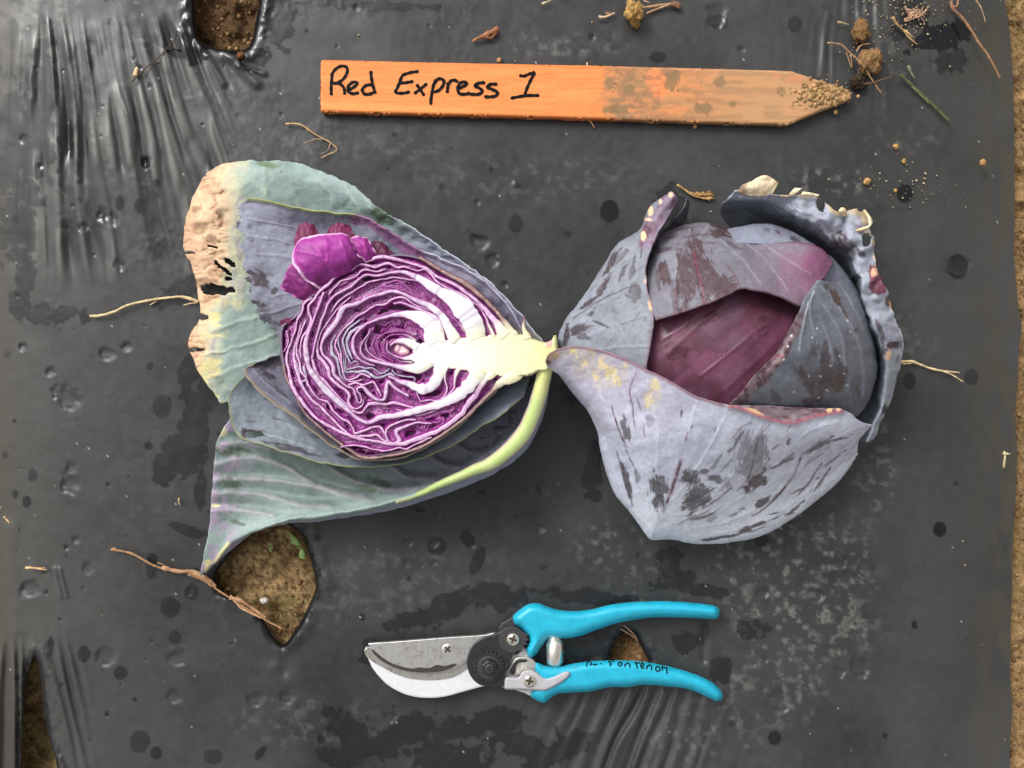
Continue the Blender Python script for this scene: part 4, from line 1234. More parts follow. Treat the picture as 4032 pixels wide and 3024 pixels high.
leaf("wrapper_leaf", lc, [
    [(905, 1645, 13), (1050, 1690, 10), (1250, 1740, 10), (1500, 1750, 11), (1800, 1690, 14), (2000, 1600, 20), (2120, 1490, 30)],
    [(855, 1745, 14), (1000, 1795, 11), (1250, 1850, 11), (1500, 1870, 13), (1750, 1820, 16), (1950, 1730, 21), (2080, 1610, 28), (2140, 1480, 34)],
    [(838, 1900, 16), (1000, 1925, 12), (1200, 1945, 13), (1420, 1930, 16), (1640, 1895, 20), (1850, 1825, 26), (2030, 1700, 32), (2146, 1484, 38)],
    [(826, 2066, 15), (950, 2035, 15), (1120, 2020, 19), (1300, 2000, 23), (1500, 1965, 26), (1720, 1900, 30), (1930, 1805, 36), (2085, 1660, 40), (2150, 1480, 42)],
    [(790, 2252, 9), (850, 2205, 11), (930, 2125, 17), (1118, 2052, 24), (1257, 2036, 27), (1396, 2012, 29), (1535, 1982, 32), (1640, 1950, 35), (1760, 1902, 38), (1890, 1846, 41), (2040, 1752, 43), (2112, 1625, 44), (2158, 1475, 44)],
    [(794, 2260, 3), (880, 2188, 5), (1000, 2095, 8), (1118, 2062, 12), (1257, 2050, 14), (1396, 2030, 14), (1535, 2008, 15), (1640, 1980, 16), (1779, 1932, 18), (1918, 1876, 20), (2062, 1778, 24), (2136, 1640, 28), (2168, 1480, 32)]],
    175, 240, p_low, ripple=0.7, rip_f=80., warp=4., seed=3)


def p_rib(U, V, s, t):
    c = np.zeros(U.shape + (3,)) + lin(190, 204, 138)
    c = lay(c, np.exp(-((s - 0.45 + .2 * (fbm(t * 9, t * 0, 2, 5) - .5)) / 0.2) ** 2) * 0.6, lin(172, 198, 98))
    c = lay(c, sst(.5, .7, fbm(U / 10., V / 40., 3, 6)) * .3, lin(206, 214, 166))
    c = lay(c, sst(.16, .02, t) * .8, lin(150, 150, 120))
    c = lay(c, sst(0.2, 0.02, s) + sst(0.8, 0.98, s), lin(170, 140, 150))
    c = lay(c, sst(0.80, 0.9, t) * 0.7, lin(224, 222, 150))
    return c, np.full(U.shape, 0.4), None


def rib_rails(path, nacross=5):
    P = np.array(path, float)
    D = cr_dense(P, 8)
    T = np.gradient(D[:, :2], axis=0); T /= np.linalg.norm(T, axis=1)[:, None]
    N = np.stack([-T[:, 1], T[:, 0]], 1)
    out = []
    for k in np.linspace(-1, 1, nacross):
        q = D[:, :2] + N * (k * D[:, 3:4] * 0.5)
        out.append(np.column_stack([q, D[:, 2] - 2.2 * k * k]))
    return out


leaf("midrib", lc, rib_rails([(1560, 1976, 33.2, 3), (1640, 1950, 36, 9), (1744, 1903, 39.5, 20), (1870, 1850, 42.5, 34), (1953, 1812, 44.5, 46), (2056, 1715, 46, 56), (2110, 1600, 47, 52), (2146, 1462, 49, 46), (2150, 1430, 49, 44)]), 14, 120, p_rib, ripple=0.15, warp=1.5, thick=0.002, mat=M_FLESH, seed=4, label="pale green cut midrib of the lower wrapper leaf")

# ---- third wrapper: grey, torn hole at the left
def p_grey(U, V, s, t):
    c = mottled(U, V, lin(128, 136, 146), lin(112, 122, 126), 90., 9, 0.7)
    c = lay(c, sst(1500, 1800, U) * 0.6, lin(140, 146, 164))
    h = np.zeros(U.shape); rg = np.full(U.shape, 0.5)
    c, h = add_veins(U, V, c, h, [[(930, 1620), (1050, 1640), (1180, 1690)], [(950, 1690), (1080, 1715), (1250, 1770)], [(930, 1570), (1050, 1590), (1150, 1620)], [(1000, 1740), (1150, 1760)]], lin(160, 166, 170), 3.2, 0.5, 0.4)
    c, rg = add_rubs(U, V, c, rg, [(1000, 1705, 50, 12, 8), (960, 1720, 12, 20, 0), (1130, 1765, 60, 12, 14, .8), (1060, 1570, 14, 8, 0, .5), (1230, 1790, 50, 5, 14, .7), (1350, 1795, 26, 8, 15, .9), (1240, 1720, 24, 8, 10, .5), (990, 1660, 20, 6, 0, .4), (1100, 1650, 18, 5, 0, .4)])
    rim = sst(0.05, 0.015, s)
    c = lay(c, rim * 0.8, lin(132, 134, 92))
    return c, rg, h


def k_grey(U, V, s, t):
    d = np.hypot((U - 1000) / 42., (V - 1712) / 16.) + 0.5 * (fbm(U / 16., V / 16., 3, 79) - 0.5)
    return d > 0.75


leaf("wrapper_leaf", lc, [
    [(965, 1478, 22), (908, 1545, 21), (905, 1630, 22), (945, 1722, 24), (1069, 1764, 30), (1257, 1820, 36), (1361, 1838, 38), (1487, 1838, 39), (1605, 1820, 40), (1709, 1785, 41), (1814, 1737, 42), (1883, 1688, 42), (1974, 1638, 42), (2060, 1560, 40)],
    [(1020, 1480, 18), (1000, 1560, 17), (1020, 1640, 18), (1080, 1690, 19), (1200, 1740, 24), (1330, 1785, 27), (1430, 1800, 29), (1540, 1790, 30), (1650, 1758, 31), (1750, 1710, 33), (1850, 1650, 34), (1930, 1600, 35), (2000, 1545, 35), (2080, 1505, 34)],
    [(1120, 1470, 15), (1120, 1540, 13), (1150, 1590, 13), (1250, 1640, 14), (1350, 1670, 14), (1450, 1690, 15), (1550, 1680, 16), (1650, 1650, 18), (1750, 1605, 20), (1850, 1565, 22), (1950, 1515, 26), (2020, 1492, 28), (2090, 1472, 30)]],
    90, 230, p_grey, ripple=0.7, rip_f=60., warp=5., keep=k_grey, seed=5)

# ---- innermost wrapper hugging the head
def p_hug(U, V, s, t):
    c = mottled(U, V, lin(120, 124, 138), lin(104, 100, 116), 70., 11, 0.8)
    c = lay(c, sst(1650, 1850, U) * 0.6, lin(146, 152, 170))
    h = np.zeros(U.shape); rg = np.full(U.shape, 0.5)
    c, h = add_veins(U, V, c, h, [[(1000, 1460), (1060, 1520), (1150, 1590)], [(1040, 1540), (1120, 1600), (1200, 1660)]], lin(150, 150, 160), 3., 0.5, 0.4)
    c, rg = add_rubs(U, V, c, rg, [(1060, 1480, 30, 16, 30), (1100, 1540, 30, 8, 40, .6), (1870, 1625, 26, 14, -30, .9), (1180, 1620, 40, 8, 40, .6), (1030, 1440, 30, 20, 0, .8), (1080, 1420, 26, 30, 0, .8)])
    c = lay(c, sst(0.10, 0.03, s) * 0.8, lin(142, 126, 104))
    return c, rg, h


leaf("wrapper_leaf", lc, [
    [(1000, 1432, 24), (962, 1467, 27), (1041, 1560, 34), (1172, 1652, 42), (1285, 1742, 46), (1360, 1784, 48), (1435, 1813, 49), (1600, 1797, 49), (1790, 1692, 48), (1880, 1606, 47), (1960, 1536, 46)],
    [(1060, 1410, 20), (1040, 1440, 20), (1100, 1520, 24), (1210, 1600, 27), (1320, 1690, 30), (1390, 1740, 32), (1455, 1760, 33), (1600, 1740, 33), (1770, 1640, 34), (1860, 1570, 36), (1935, 1510, 38)],
    [(1120, 1390, 14), (1150, 1420, 12), (1200, 1480, 12), (1270, 1540, 12), (1340, 1590, 12), (1400, 1620, 12), (1460, 1640, 13), (1590, 1620, 15), (1740, 1560, 20), (1830, 1520, 25), (1900, 1490, 30)]],
    70, 200, p_hug, ripple=0.5, rip_f=50., warp=4., seed=6)

# ---- head body below the cut face, and its hollow
HEAD = [(2015, 1305), (1940, 1212), (1890, 1165), (1827, 1116), (1765, 1084), (1702, 1046), (1652, 1018), (1580, 1004), (1502, 1012), (1452, 1030), (1380, 1062), (1315, 1098), (1262, 1142), (1205, 1180), (1190, 1220), (1158, 1250), (1112, 1285), (1106, 1340),
        (1108, 1380), (1118, 1437), (1134, 1500), (1152, 1530), (1174, 1578), (1204, 1628), (1242, 1668), (1280, 1700), (1318, 1730), (1377, 1768), (1435, 1798), (1515, 1790), (1590, 1776), (1665, 1750), (1727, 1716), (1790, 1672), (1840, 1634), (1890, 1584), (1940, 1538), (1968, 1508), (2060, 1480), (2110, 1400), (2060, 1330)]
HP = smooth_poly(HEAD, 140)


def head_body():
    cx, cy = 1560.0, 1400.0
    rings = [(1.0, ZC - 0.0015), (1.015, ZC - 0.008), (1.0, ZC - 0.016), (0.93, ZC - 0.026), (0.80, ZC - 0.036), (0.6, ZC - 0.043), (0.35, ZC - 0.0465), (0.1, ZC - 0.0478)]
    top = [(0.985, ZC - 0.0015), (0.975, ZC - 0.004), (0.95, ZC - 0.0052), (0.8, ZC - 0.0055), (0.6, ZC - 0.0055), (0.35, ZC - 0.0055), (0.12, ZC - 0.0055)]
    seq = rings[::-1] + top
    V, C = [], []
    for i, (k, z) in enumerate(seq):
        u = cx + (HP[:, 0] - cx) * k; v = cy + (HP[:, 1] - cy) * k
        V.append(np.stack(W(u, v, np.full(len(u), z)), -1))
        C.append(np.tile(lin(110, 104, 122) if i < len(rings) else lin(84, 16, 70), (len(u), 1)))
    n = len(HP)
    q = grid_quads(len(seq), n, None, True)
    VV = np.vstack(V); CC = np.vstack(C)
    tr = [((len(seq) - 1) * n + k, (len(seq) - 1) * n + (k + 1) % n, len(VV)) for k in range(n)]
    VV = np.vstack([VV, [np.array(W(cx, cy, ZC - 0.0055))]]); CC = np.vstack([CC, [lin(84, 16, 70)]])
    me = mk_mesh("head", VV, q, np.array(tr), CC, np.full(len(VV), 0.5))
    return link("head", me, M_FLESH, lc)


head_body()

# ---- cut leaf layers: (centre line with width), colour kind
# kind: w white rib, p pale pink, l lavender grey, t tan outer, m magenta thin
LAYERS = [
    ('t', [(2035, 1335, 34), (2015, 1305, 26), (1978, 1256, 18), (1940, 1211, 16), (1890, 1163, 17), (1827, 1113, 20), (1765, 1081, 15), (1702, 1043, 16), (1652, 1013, 12)]),
    ('t', [(2078, 1345, 40), (2070, 1310, 22), (2062, 1285, 14), (2066, 1244, 5)]),
    ('p', [(1990, 1325, 60), (1965, 1284, 34), (1927, 1238, 22), (1890, 1198, 16), (1852, 1163, 14), (1815, 1136, 14), (1765, 1110, 15), (1715, 1085, 14), (1677, 1058, 13), (1640, 1042, 13), (1565, 1022, 13), (1502, 1011, 15), (1452, 1026, 12), (1440, 1032, 8)]),
    ('p', [(1940, 1312, 12), (1910, 1245, 9), (1880, 1203, 8), (1827, 1166, 12), (1777, 1141, 11), (1727, 1115, 11), (1702, 1086, 9), (1672, 1061, 9), (1650, 1066, 8), (1632, 1062, 8), (1592, 1050, 10), (1565, 1053, 10), (1527, 1036, 11), (1477, 1051, 11), (1410, 1041, 12), (1385, 1063, 11), (1340, 1062, 12), (1315, 1095, 12), (1290, 1121, 13), (1260, 1143, 12), (1240, 1173, 12), (1217, 1201, 12), (1214, 1226, 12), (1225, 1262, 13), (1212, 1300, 12), (1190, 1332, 10), (1182, 1375, 9), (1185, 1412, 8)]),
    ('w', [(1875, 1325, 70), (1868, 1290, 74), (1840, 1237, 82), (1790, 1183, 64), (1727, 1146, 42), (1677, 1113, 30), (1640, 1092, 24), (1590, 1071, 16), (1540, 1073, 13), (1490, 1085, 12), (1440, 1083, 12), (1410, 1102, 13), (1377, 1132, 14), (1340, 1150, 13), (1307, 1175, 13), (1290, 1200, 12), (1276, 1240, 12), (1265, 1262, 14), (1254, 1300, 13), (1245, 1330, 11), (1236, 1375, 10), (1230, 1412, 9)]),
    ('m', [(1847, 1314, 12), (1815, 1283, 10), (1780, 1250, 10), (1747, 1230, 9), (1733, 1210, 8), (1730, 1188, 8), (1717, 1183, 8), (1702, 1193, 9), (1665, 1181, 10), (1640, 1174, 10), (1604, 1130, 9), (1565, 1106, 10), (1522, 1114, 9), (1518, 1126, 9), (1552, 1132, 9), (1590, 1144, 9), (1640, 1168, 9)]),
    ('w', [(1790, 1330, 40), (1765, 1288, 38), (1745, 1252, 32), (1715, 1222, 26), (1677, 1198, 20), (1640, 1184, 17), (1590, 1158, 14), (1545, 1146, 18), (1502, 1157, 18), (1470, 1166, 14), (1447, 1174, 16), (1402, 1196, 22), (1352, 1213, 26), (1327, 1262, 30), (1302, 1295, 27), (1275, 1332, 18), (1265, 1362, 15), (1272, 1395, 15), (1297, 1420, 18), (1312, 1445, 22), (1316, 1475, 20), (1335, 1495, 17), (1365, 1522, 13),
           (1388, 1529, 11), (1400, 1550, 11), (1410, 1584, 10), (1422, 1582, 10), (1420, 1560, 9), (1407, 1540, 11), (1411, 1528, 13), (1430, 1526, 14), (1452, 1550, 22), (1480, 1571, 16), (1503, 1576, 14), (1516, 1566, 17), (1522, 1525, 22), (1530, 1504, 20), (1548, 1520, 16), (1575, 1540, 14), (1610, 1560, 12)]),
    ('p', [(1742, 1325, 16), (1734, 1280, 12), (1718, 1240, 10), (1690, 1222, 9), (1652, 1207, 10), (1620, 1192, 10), (1590, 1172, 10), (1547, 1178, 10), (1515, 1198, 10), (1477, 1201, 10), (1440, 1226, 9), (1402, 1250, 9), (1390, 1264, 9), (1365, 1283, 9), (1335, 1318, 9), (1321, 1355, 8), (1330, 1390, 9), (1342, 1425, 8), (1352, 1462, 8), (1365, 1497, 8), (1402, 1500, 8), (1427, 1495, 7)]),
    ('w', [(1738, 1335, 30), (1722, 1264, 24), (1690, 1236, 16), (1652, 1218, 12), (1615, 1204, 9), (1580, 1192, 8), (1550, 1196, 8)]),
    ('w', [(1712, 1335, 70), (1697, 1290, 66), (1665, 1256, 52), (1640, 1247, 42), (1590, 1237, 28), (1540, 1243, 20), (1490, 1257, 16), (1440, 1278, 14), (1405, 1310, 14), (1390, 1345, 18), (1392, 1380, 18), (1411, 1411, 13), (1440, 1430, 10), (1477, 1441, 8)]),
    ('w', [(1690, 1428, 44), (1640, 1450, 38), (1590, 1447, 25), (1527, 1435, 19), (1465, 1420, 17), (1432, 1405, 13), (1420, 1375, 9), (1430, 1345, 8), (1450, 1317, 7), (1457, 1295, 6)]),
    ('w', [(1640, 1366, 30), (1622, 1354, 30), (1590, 1343, 26), (1555, 1347, 16), (1536, 1362, 8)]),
    ('w', [(1648, 1410, 36), (1622, 1408, 24), (1590, 1413, 11), (1552, 1400, 8), (1525, 1380, 7), (1524, 1352, 6)]),
    ('m', [(1637, 1343, 8), (1615, 1326, 8), (1565, 1316, 7), (1527, 1326, 7), (1512, 1350, 7), (1515, 1382, 7), (1540, 1406, 7), (1590, 1424, 8), (1625, 1428, 8)]),
    ('m', [(1640, 1318, 8), (1590, 1305, 8), (1527, 1308, 8), (1491, 1333, 7), (1487, 1370, 7), (1510, 1400, 7), (1552, 1424, 7)]),
    ('m', [(1482, 1320, 7), (1466, 1362, 8), (1480, 1395, 8), (1515, 1420, 8), (1565, 1433, 8)]),
    ('p', [(1470, 1290, 7), (1450, 1330, 8), (1438, 1355, 10), (1448, 1385, 8), (1480, 1410, 8), (1520, 1425, 8)]),
    ('m', [(1498, 1264, 6), (1514, 1284, 6), (1526, 1272, 6), (1540, 1266, 6), (1558, 1276, 6), (1572, 1280, 6), (1578, 1266, 5)]),
    # lower side
    ('t', [(2050, 1462, 40), (2020, 1484, 44), (1992, 1496, 40), (1965, 1514, 24), (1940, 1540, 15), (1890, 1588, 13), (1840, 1638, 13), (1790, 1677, 12), (1727, 1721, 12), (1665, 1757, 12), (1590, 1783, 12), (1515, 1797, 12), (1435, 1803, 14), (1377, 1772, 10), (1315, 1728, 10), (1277, 1697, 9), (1240, 1664, 9), (1202, 1626, 8), (1172, 1576, 8), (1150, 1527, 9), (1132, 1500, 11), (1116, 1440, 10)]),
    ('p', [(1930, 1478, 30), (1910, 1494, 24), (1890, 1522, 24), (1865, 1563, 24), (1835, 1602, 22), (1812, 1634, 20), (1765, 1671, 18), (1702, 1706, 18), (1640, 1730, 20), (1565, 1750, 16), (1490, 1741, 14), (1415, 1726, 14), (1352, 1706, 13), (1315, 1686, 13), (1265, 1661, 13), (1227, 1628, 12), (1190, 1583, 14), (1165, 1546, 14), (1147, 1512, 16), (1140, 1475, 14), (1130, 1425, 12), (1132, 1390, 11), (1147, 1350, 9), (1162, 1300, 9), (1172, 1262, 10), (1190, 1225, 11), (1200, 1192, 12), (1232, 1172, 6)]),
    ('p', [(1640, 1652, 10), (1602, 1654, 10), (1552, 1671, 11), (1532, 1682, 11), (1520, 1697, 11), (1525, 1725, 11), (1536, 1743, 9), (1526, 1738, 8), (1514, 1707, 10), (1500, 1686, 11), (1477, 1681, 11), (1440, 1693, 11), (1399, 1706, 11), (1391, 1685, 10), (1372, 1661, 11), (1340, 1643, 11), (1315, 1621, 11), (1290, 1583, 11), (1252, 1567, 10), (1215, 1520, 11), (1206, 1488, 10), (1187, 1462, 11), (1180, 1425, 10), (1167, 1390, 10), (1170, 1357, 9), (1188, 1300, 8), (1204, 1262, 9)]),
    ('p', [(1700, 1668, 9), (1640, 1665, 10), (1590, 1682, 13), (1560, 1696, 17), (1565, 1717, 18), (1572, 1736, 16), (1552, 1746, 14), (1515, 1735, 11), (1485, 1713, 11), (1440, 1716, 12), (1390, 1716, 10), (1352, 1692, 12), (1327, 1666, 13), (1302, 1641, 12), (1265, 1606, 12), (1230, 1576, 12), (1195, 1525, 13), (1175, 1480, 13), (1163, 1437, 15), (1155, 1408, 13), (1160, 1370, 10), (1175, 1320, 8), (1184, 1280, 8)]),
    ('m', [(1640, 1640, 8), (1677, 1663, 9), (1671, 1687, 9), (1680, 1695, 9), (1694, 1668, 8), (1728, 1661, 8), (1742, 1648, 8), (1747, 1662, 8), (1735, 1673, 7)]),
    ('m', [(1640, 1636, 8), (1677, 1645, 8), (1727, 1626, 9), (1777, 1616, 9), (1786, 1604, 8), (1765, 1602, 8), (1727, 1614, 9), (1660, 1628, 9)]),
    ('m', [(1824, 1580, 6), (1822, 1598, 6), (1828, 1612, 6), (1818, 1628, 6), (1806, 1622, 7), (1800, 1640, 7), (1770, 1655, 8)]),
    ('p', [(1757, 1448, 14), (1750, 1477, 10), (1757, 1512, 9), (1760, 1537, 9), (1747, 1562, 9), (1722, 1576, 9), (1690, 1574, 9), (1658, 1582, 9), (1648, 1566, 8), (1640, 1545, 8)]),
    ('p', [(1812, 1450, 16), (1797, 1476, 11), (1791, 1505, 10), (1787, 1530, 10), (1766, 1554, 9), (1745, 1572, 9)]),
    ('w', [(1735, 1440, 50), (1726, 1480, 44), (1702, 1518, 46), (1670, 1532, 42), (1640, 1526, 34), (1612, 1512, 25), (1577, 1503, 20), (1552, 1492, 14), (1530, 1482, 10)]),
    ('w', [(1880, 1470, 70), (1868, 1492, 60), (1845, 1520, 52), (1815, 1548, 46), (1765, 1578, 34), (1702, 1600, 28), (1640, 1616, 26), (1565, 1636, 26), (1502, 1642, 28), (1455, 1664, 22), (1415, 1652, 20), (1377, 1622, 20), (1340, 1588, 30), (1290, 1543, 36), (1252, 1500, 32), (1222, 1457, 26), (1211, 1425, 26), (1202, 1365, 28), (1210, 1325, 20), (1224, 1285, 14), (1238, 1250, 12), (1252, 1215, 13), (1265, 1175, 14), (1276, 1150, 12)]),
    ('l', [(1544, 1456, 9), (1565, 1476, 9), (1627, 1487, 9), (1634, 1502, 8)]),
    ('l', [(1360, 1412, 7), (1366, 1455, 8), (1390, 1449, 8), (1410, 1443, 9), (1440, 1450, 9), (1465, 1450, 9), (1495, 1468, 9), (1515, 1468, 8), (1534, 1450, 9)]),
    ('l', [(1350, 1400, 9), (1360, 1462, 10), (1390, 1464, 12), (1440, 1464, 13), (1477, 1488, 12), (1502, 1484, 10), (1540, 1472, 12), (1556, 1496, 12)]),
    ('p', [(1341, 1390, 9), (1354, 1475, 9), (1367, 1495, 8), (1402, 1486, 9), (1425, 1474, 9), (1460, 1487, 8)]),
    ('p', [(1372, 1516, 9), (1402, 1508, 10), (1427, 1516, 9), (1450, 1510, 9), (1472, 1506, 10), (1490, 1538, 9), (1502, 1562, 8)]),
    ('p', [(1252, 1340, 9), (1250, 1375, 11), (1254, 1405, 14), (1285, 1437, 17), (1297, 1475, 16), (1317, 1505, 14), (1352, 1528, 13), (1373, 1552, 13), (1371, 1582, 12), (1384, 1605, 12), (1405, 1609, 10), (1427, 1594, 10), (1431, 1572, 9)]),
    ('p', [(1228, 1400, 10), (1236, 1440, 14), (1250, 1475, 16), (1277, 1502, 15), (1315, 1546, 14), (1352, 1583, 13), (1385, 1617, 12), (1425, 1626, 10), (1440, 1605, 11), (1462, 1588, 15), (1515, 1592, 14), (1565, 1588, 13), (1640, 1606, 10), (1690, 1590, 9)]),
    ('p', [(1382, 1168, 7), (1340, 1206, 8), (1310, 1240, 8), (1297, 1262, 8), (1280, 1284, 8), (1263, 1315, 8), (1252, 1350, 8)]),
    ('l', [(1470, 1262, 8), (1415, 1288, 12), (1385, 1308, 14), (1367, 1345, 14), (1371, 1375, 13), (1380, 1400, 11), (1388, 1415, 9)]),
    ('l', [(1420, 1258, 8), (1377, 1292, 10), (1350, 1333, 11), (1355, 1368, 11), (1371, 1412, 10), (1383, 1434, 8), (1395, 1422, 8), (1412, 1426, 8)]),
    ('l', [(1352, 1296, 8), (1332, 1337, 9), (1341, 1380, 9), (1349, 1410, 8)]),
    ('l', [(1322, 1320, 8), (1306, 1345, 10), (1307, 1390, 15), (1325, 1413, 14), (1335, 1450, 12), (1341, 1475, 11), (1358, 1500, 10)]),
    ('p', [(1520, 1060, 8), (1480, 1068, 9), (1430, 1064, 9), (1395, 1090, 9), (1350, 1105, 9), (1318, 1130, 9), (1295, 1160, 9)]),
    ('m', [(1420, 1100, 10), (1390, 1085, 12), (1360, 1112, 14), (1322, 1132, 10)]),
    ('p', [(1700, 1130, 8), (1650, 1110, 8), (1600, 1098, 9), (1550, 1092, 9), (1500, 1102, 9), (1450, 1112, 9), (1410, 1135, 9), (1370, 1160, 9), (1330, 1190, 9), (1305, 1230, 8)]),
    ('l', [(1195, 1440, 14), (1205, 1490, 14), (1190, 1500, 10), (1178, 1470, 9), (1172, 1430, 9)]),
    ('p', [(1560, 1612, 8), (1600, 1622, 8), (1650, 1634, 8), (1700, 1620, 9), (1740, 1600, 9), (1780, 1590, 8)]),
    ('p', [(1340, 1760, 7), (1400, 1752, 9), (1450, 1762, 9), (1500, 1775, 9), (1540, 1770, 9), (1575, 1762, 8), (1600, 1768, 8), (1640, 1748, 9), (1700, 1722, 9)]),
    ('m', [(1260, 1590, 9), (1280, 1640, 9), (1300, 1660, 9), (1330, 1690, 8)]),
    ('p', [(1130, 1310, 7), (1135, 1345, 7), (1118, 1385, 6)]),
]
KCOL = {'w': (lin(232, 224, 234), lin(176, 112, 168)), 'p': (lin(214, 172, 206), lin(120, 36, 108)), 'l': (lin(178, 168, 188), lin(80, 40, 84)), 't': (lin(158, 126, 122), lin(92, 58, 74)), 'm': (lin(166, 92, 154), lin(116, 32, 104))}
CORE_P = None
CXC, CYC = 1580.0, 1385.0


def cut_layer(idx, kind, pts):
    P = np.array(pts, float)
    L = np.linalg.norm(np.diff(P[:, :2], axis=0), axis=1).sum()
    n = max(10, int(L / 5.0))
    R = resample(P, n)
    xy, wd = R[:, :2], np.maximum(R[:, 2], 3.0)
    if kind == 'w':
        wd = wd * (1 - 0.30 * sst(1640, 1540, xy[:, 0]))
    # small irregular waves of the cut
    arc = np.linspace(0, L, n)
    T = np.gradient(xy, axis=0); T /= np.linalg.norm(T, axis=1)[:, None] + 1e-9
    N = np.stack([-T[:, 1], T[:, 0]], 1)
    amp = 3.2 if kind in 'pml' else 1.6
    endf = np.minimum(1, np.minimum(arc, L - arc) / 30.)
    xy = xy + N * (amp * 2 * (fbm(arc / 26. + idx * 7.7, arc * 0 + idx, 3, 17) - 0.5) * endf)[:, None]
    wd = wd * (0.85 + 0.4 * fbm(arc / 20. + idx * 3.1, arc * 0 + 2.2, 2, 19))
    T = np.gradient(xy, axis=0); T = np.stack([np.convolve(np.pad(T[:, j], 3, mode='edge'), np.ones(7) / 7, mode='valid') for j in (0, 1)], 1)
    T /= np.linalg.norm(T, axis=1)[:, None] + 1e-9
    N = np.stack([-T[:, 1], T[:, 0]], 1)
    core = np.exp(-np.hypot((xy[:, 0] - 1830) / 300., (xy[:, 1] - 1390) / 90.) ** 2)
    cw = sst(70, 0, sdf(xy[:, 0], xy[:, 1], CORE))[:, None]
    sink = 0.0014 * sst(-8, -26, sdf(xy[:, 0], xy[:, 1], CORE))
    ztop = ZC - sink + (1 - cw[:, 0]) * 0.0012 * (fbm(xy[:, 0] / 60., xy[:, 1] / 60., 2, 23) - 0.5) + (1 - cw[:, 0]) * 0.0010 * (fbm(arc / 16. + idx, arc * 0 + 5.5, 2, 25) - 0.5)
    ztop = ztop - (1 - cw[:, 0]) * {'w': -0.0005, 'p': 0.0006, 'l': 0.0009, 't': 0.0006, 'm': 0.0014}[kind] + 0.00004 * ((idx * 7) % 9)
    # below the cut the inner face of the leaf slopes towards the heart
    dirx, diry = CXC - xy[:, 0], CYC - xy[:, 1]
    side = np.sign(N[:, 0] * dirx + N[:, 1] * diry)
    side = np.sign(np.convolve(np.pad(side, 6, mode='edge'), np.ones(13), mode='valid') + 1e-6)
    slope = (4 + 20 * fbm(arc / 45. + idx * 5.3, arc * 0 + 7.7, 3, 13) ** 1.5) * (0.6 if kind in 'wt' else 1.0)
    sm = np.where(side < 0, slope, 2.0); spl = np.where(side > 0, slope, 2.0)
    sm = np.convolve(np.pad(sm, 4, mode='edge'), np.ones(9) / 9, mode='valid'); spl = np.convolve(np.pad(spl, 4, mode='edge'), np.ones(9) / 9, mode='valid')
    ki = np.maximum(0.30, 1 - 6.5 / wd); kj = np.maximum(0.62, 1 - 3.2 / wd)
    one = np.ones(n)
    prof = [(-one, -0.0006, 0.0), (-kj, -0.0002, 0.25), (-ki, 0.0, 1.0), (ki, 0.0, 1.0), (kj, -0.0002, 0.25), (one, -0.0006, 0.0)]
    rows, cols = [], []
    flesh, skin = KCOL[kind]
    tone = fbm(arc / 90. + idx * 1.7, arc * 0 + 9.1, 3, 27)[:, None]
    f2 = flesh * (0.90 + 0.2 * tone)
    if kind == 'w':
        bl = (sst(1560, 1400, xy[:, 0]) * 0.75)[:, None]
        f2 = f2 * (1 - bl) + lin(200, 190, 206) * bl
        f2 = f2 * (1 - core[:, None] * 0.5) + lin(255, 250, 232) * core[:, None] * 0.5
        thin = sst(34, 13, wd)[:, None]
        f2 = f2 * (1 - 0.85 * thin) + lin(204, 166, 200) * 0.85 * thin
    wall = lin(136, 30, 120) if kind != 't' else lin(96, 62, 84)
    wall2 = lin(172, 66, 160) if kind != 't' else lin(120, 112, 128)
    wv = wall * (1 - tone) + wall2 * tone
    for dz, k in ((-0.0060, 1.0), (-0.0018, 0.5)):
        q = xy - N * (wd * 0.5 + sm * k)[:, None]
        rows.append(np.stack(W(q[:, 0], q[:, 1], ztop + dz), -1)); cols.append(wv)
    for (k, dz, fl) in prof:
        q = xy + N * (wd * 0.5 * k)[:, None]
        rows.append(np.stack(W(q[:, 0], q[:, 1], ztop + dz), -1))
        cc_ = f2 * fl + skin * (1 - fl)
        cwe = cw * (0.62 + 0.38 * fl) if kind != 't' else cw * 0.9
        cols.append(cc_ * (1 - cwe) + core_col(q[:, 0], q[:, 1])[0] * cwe)
    for dz, k in ((-0.0018, 0.5), (-0.0060, 1.0)):
        q = xy + N * (wd * 0.5 + spl * k)[:, None]
        rows.append(np.stack(W(q[:, 0], q[:, 1], ztop + dz), -1)); cols.append(wv)
    nr = len(rows)
    V = np.array(rows).reshape(-1, 3); C = np.array(cols).reshape(-1, 3)
    q = grid_quads(nr, n)
    # end caps
    caps = []
    for j in range(nr // 2 - 1):
        a, b = j, j + 1; c, d = nr - 1 - j, nr - 2 - j
        caps.append((a * n, b * n, d * n, c * n)); caps.append((a * n + n - 1, c * n + n - 1, d * n + n - 1, b * n + n - 1))
    q = np.vstack([q, caps])
    me = mk_mesh("leaf_layer", V, q, None, C, np.full(len(V), 0.38))
    return link("leaf_layer", me, M_FLESH, lc)


# ---- core
CORE = [(1622, 1376), (1640, 1356), (1690, 1340), (1760, 1334), (1830, 1326), (1900, 1320), (1960, 1312), (2020, 1312), (2065, 1318), (2100, 1332), (2140, 1348), (2172, 1338), (2184, 1312), (2192, 1330), (2196, 1380), (2192, 1412), (2170, 1440), (2152, 1462), (2125, 1462), (2090, 1478), (2040, 1486), (1990, 1488), (1940, 1480), (1880, 1470), (1800, 1460), (1740, 1450), (1690, 1438), (1655, 1425), (1632, 1408)]


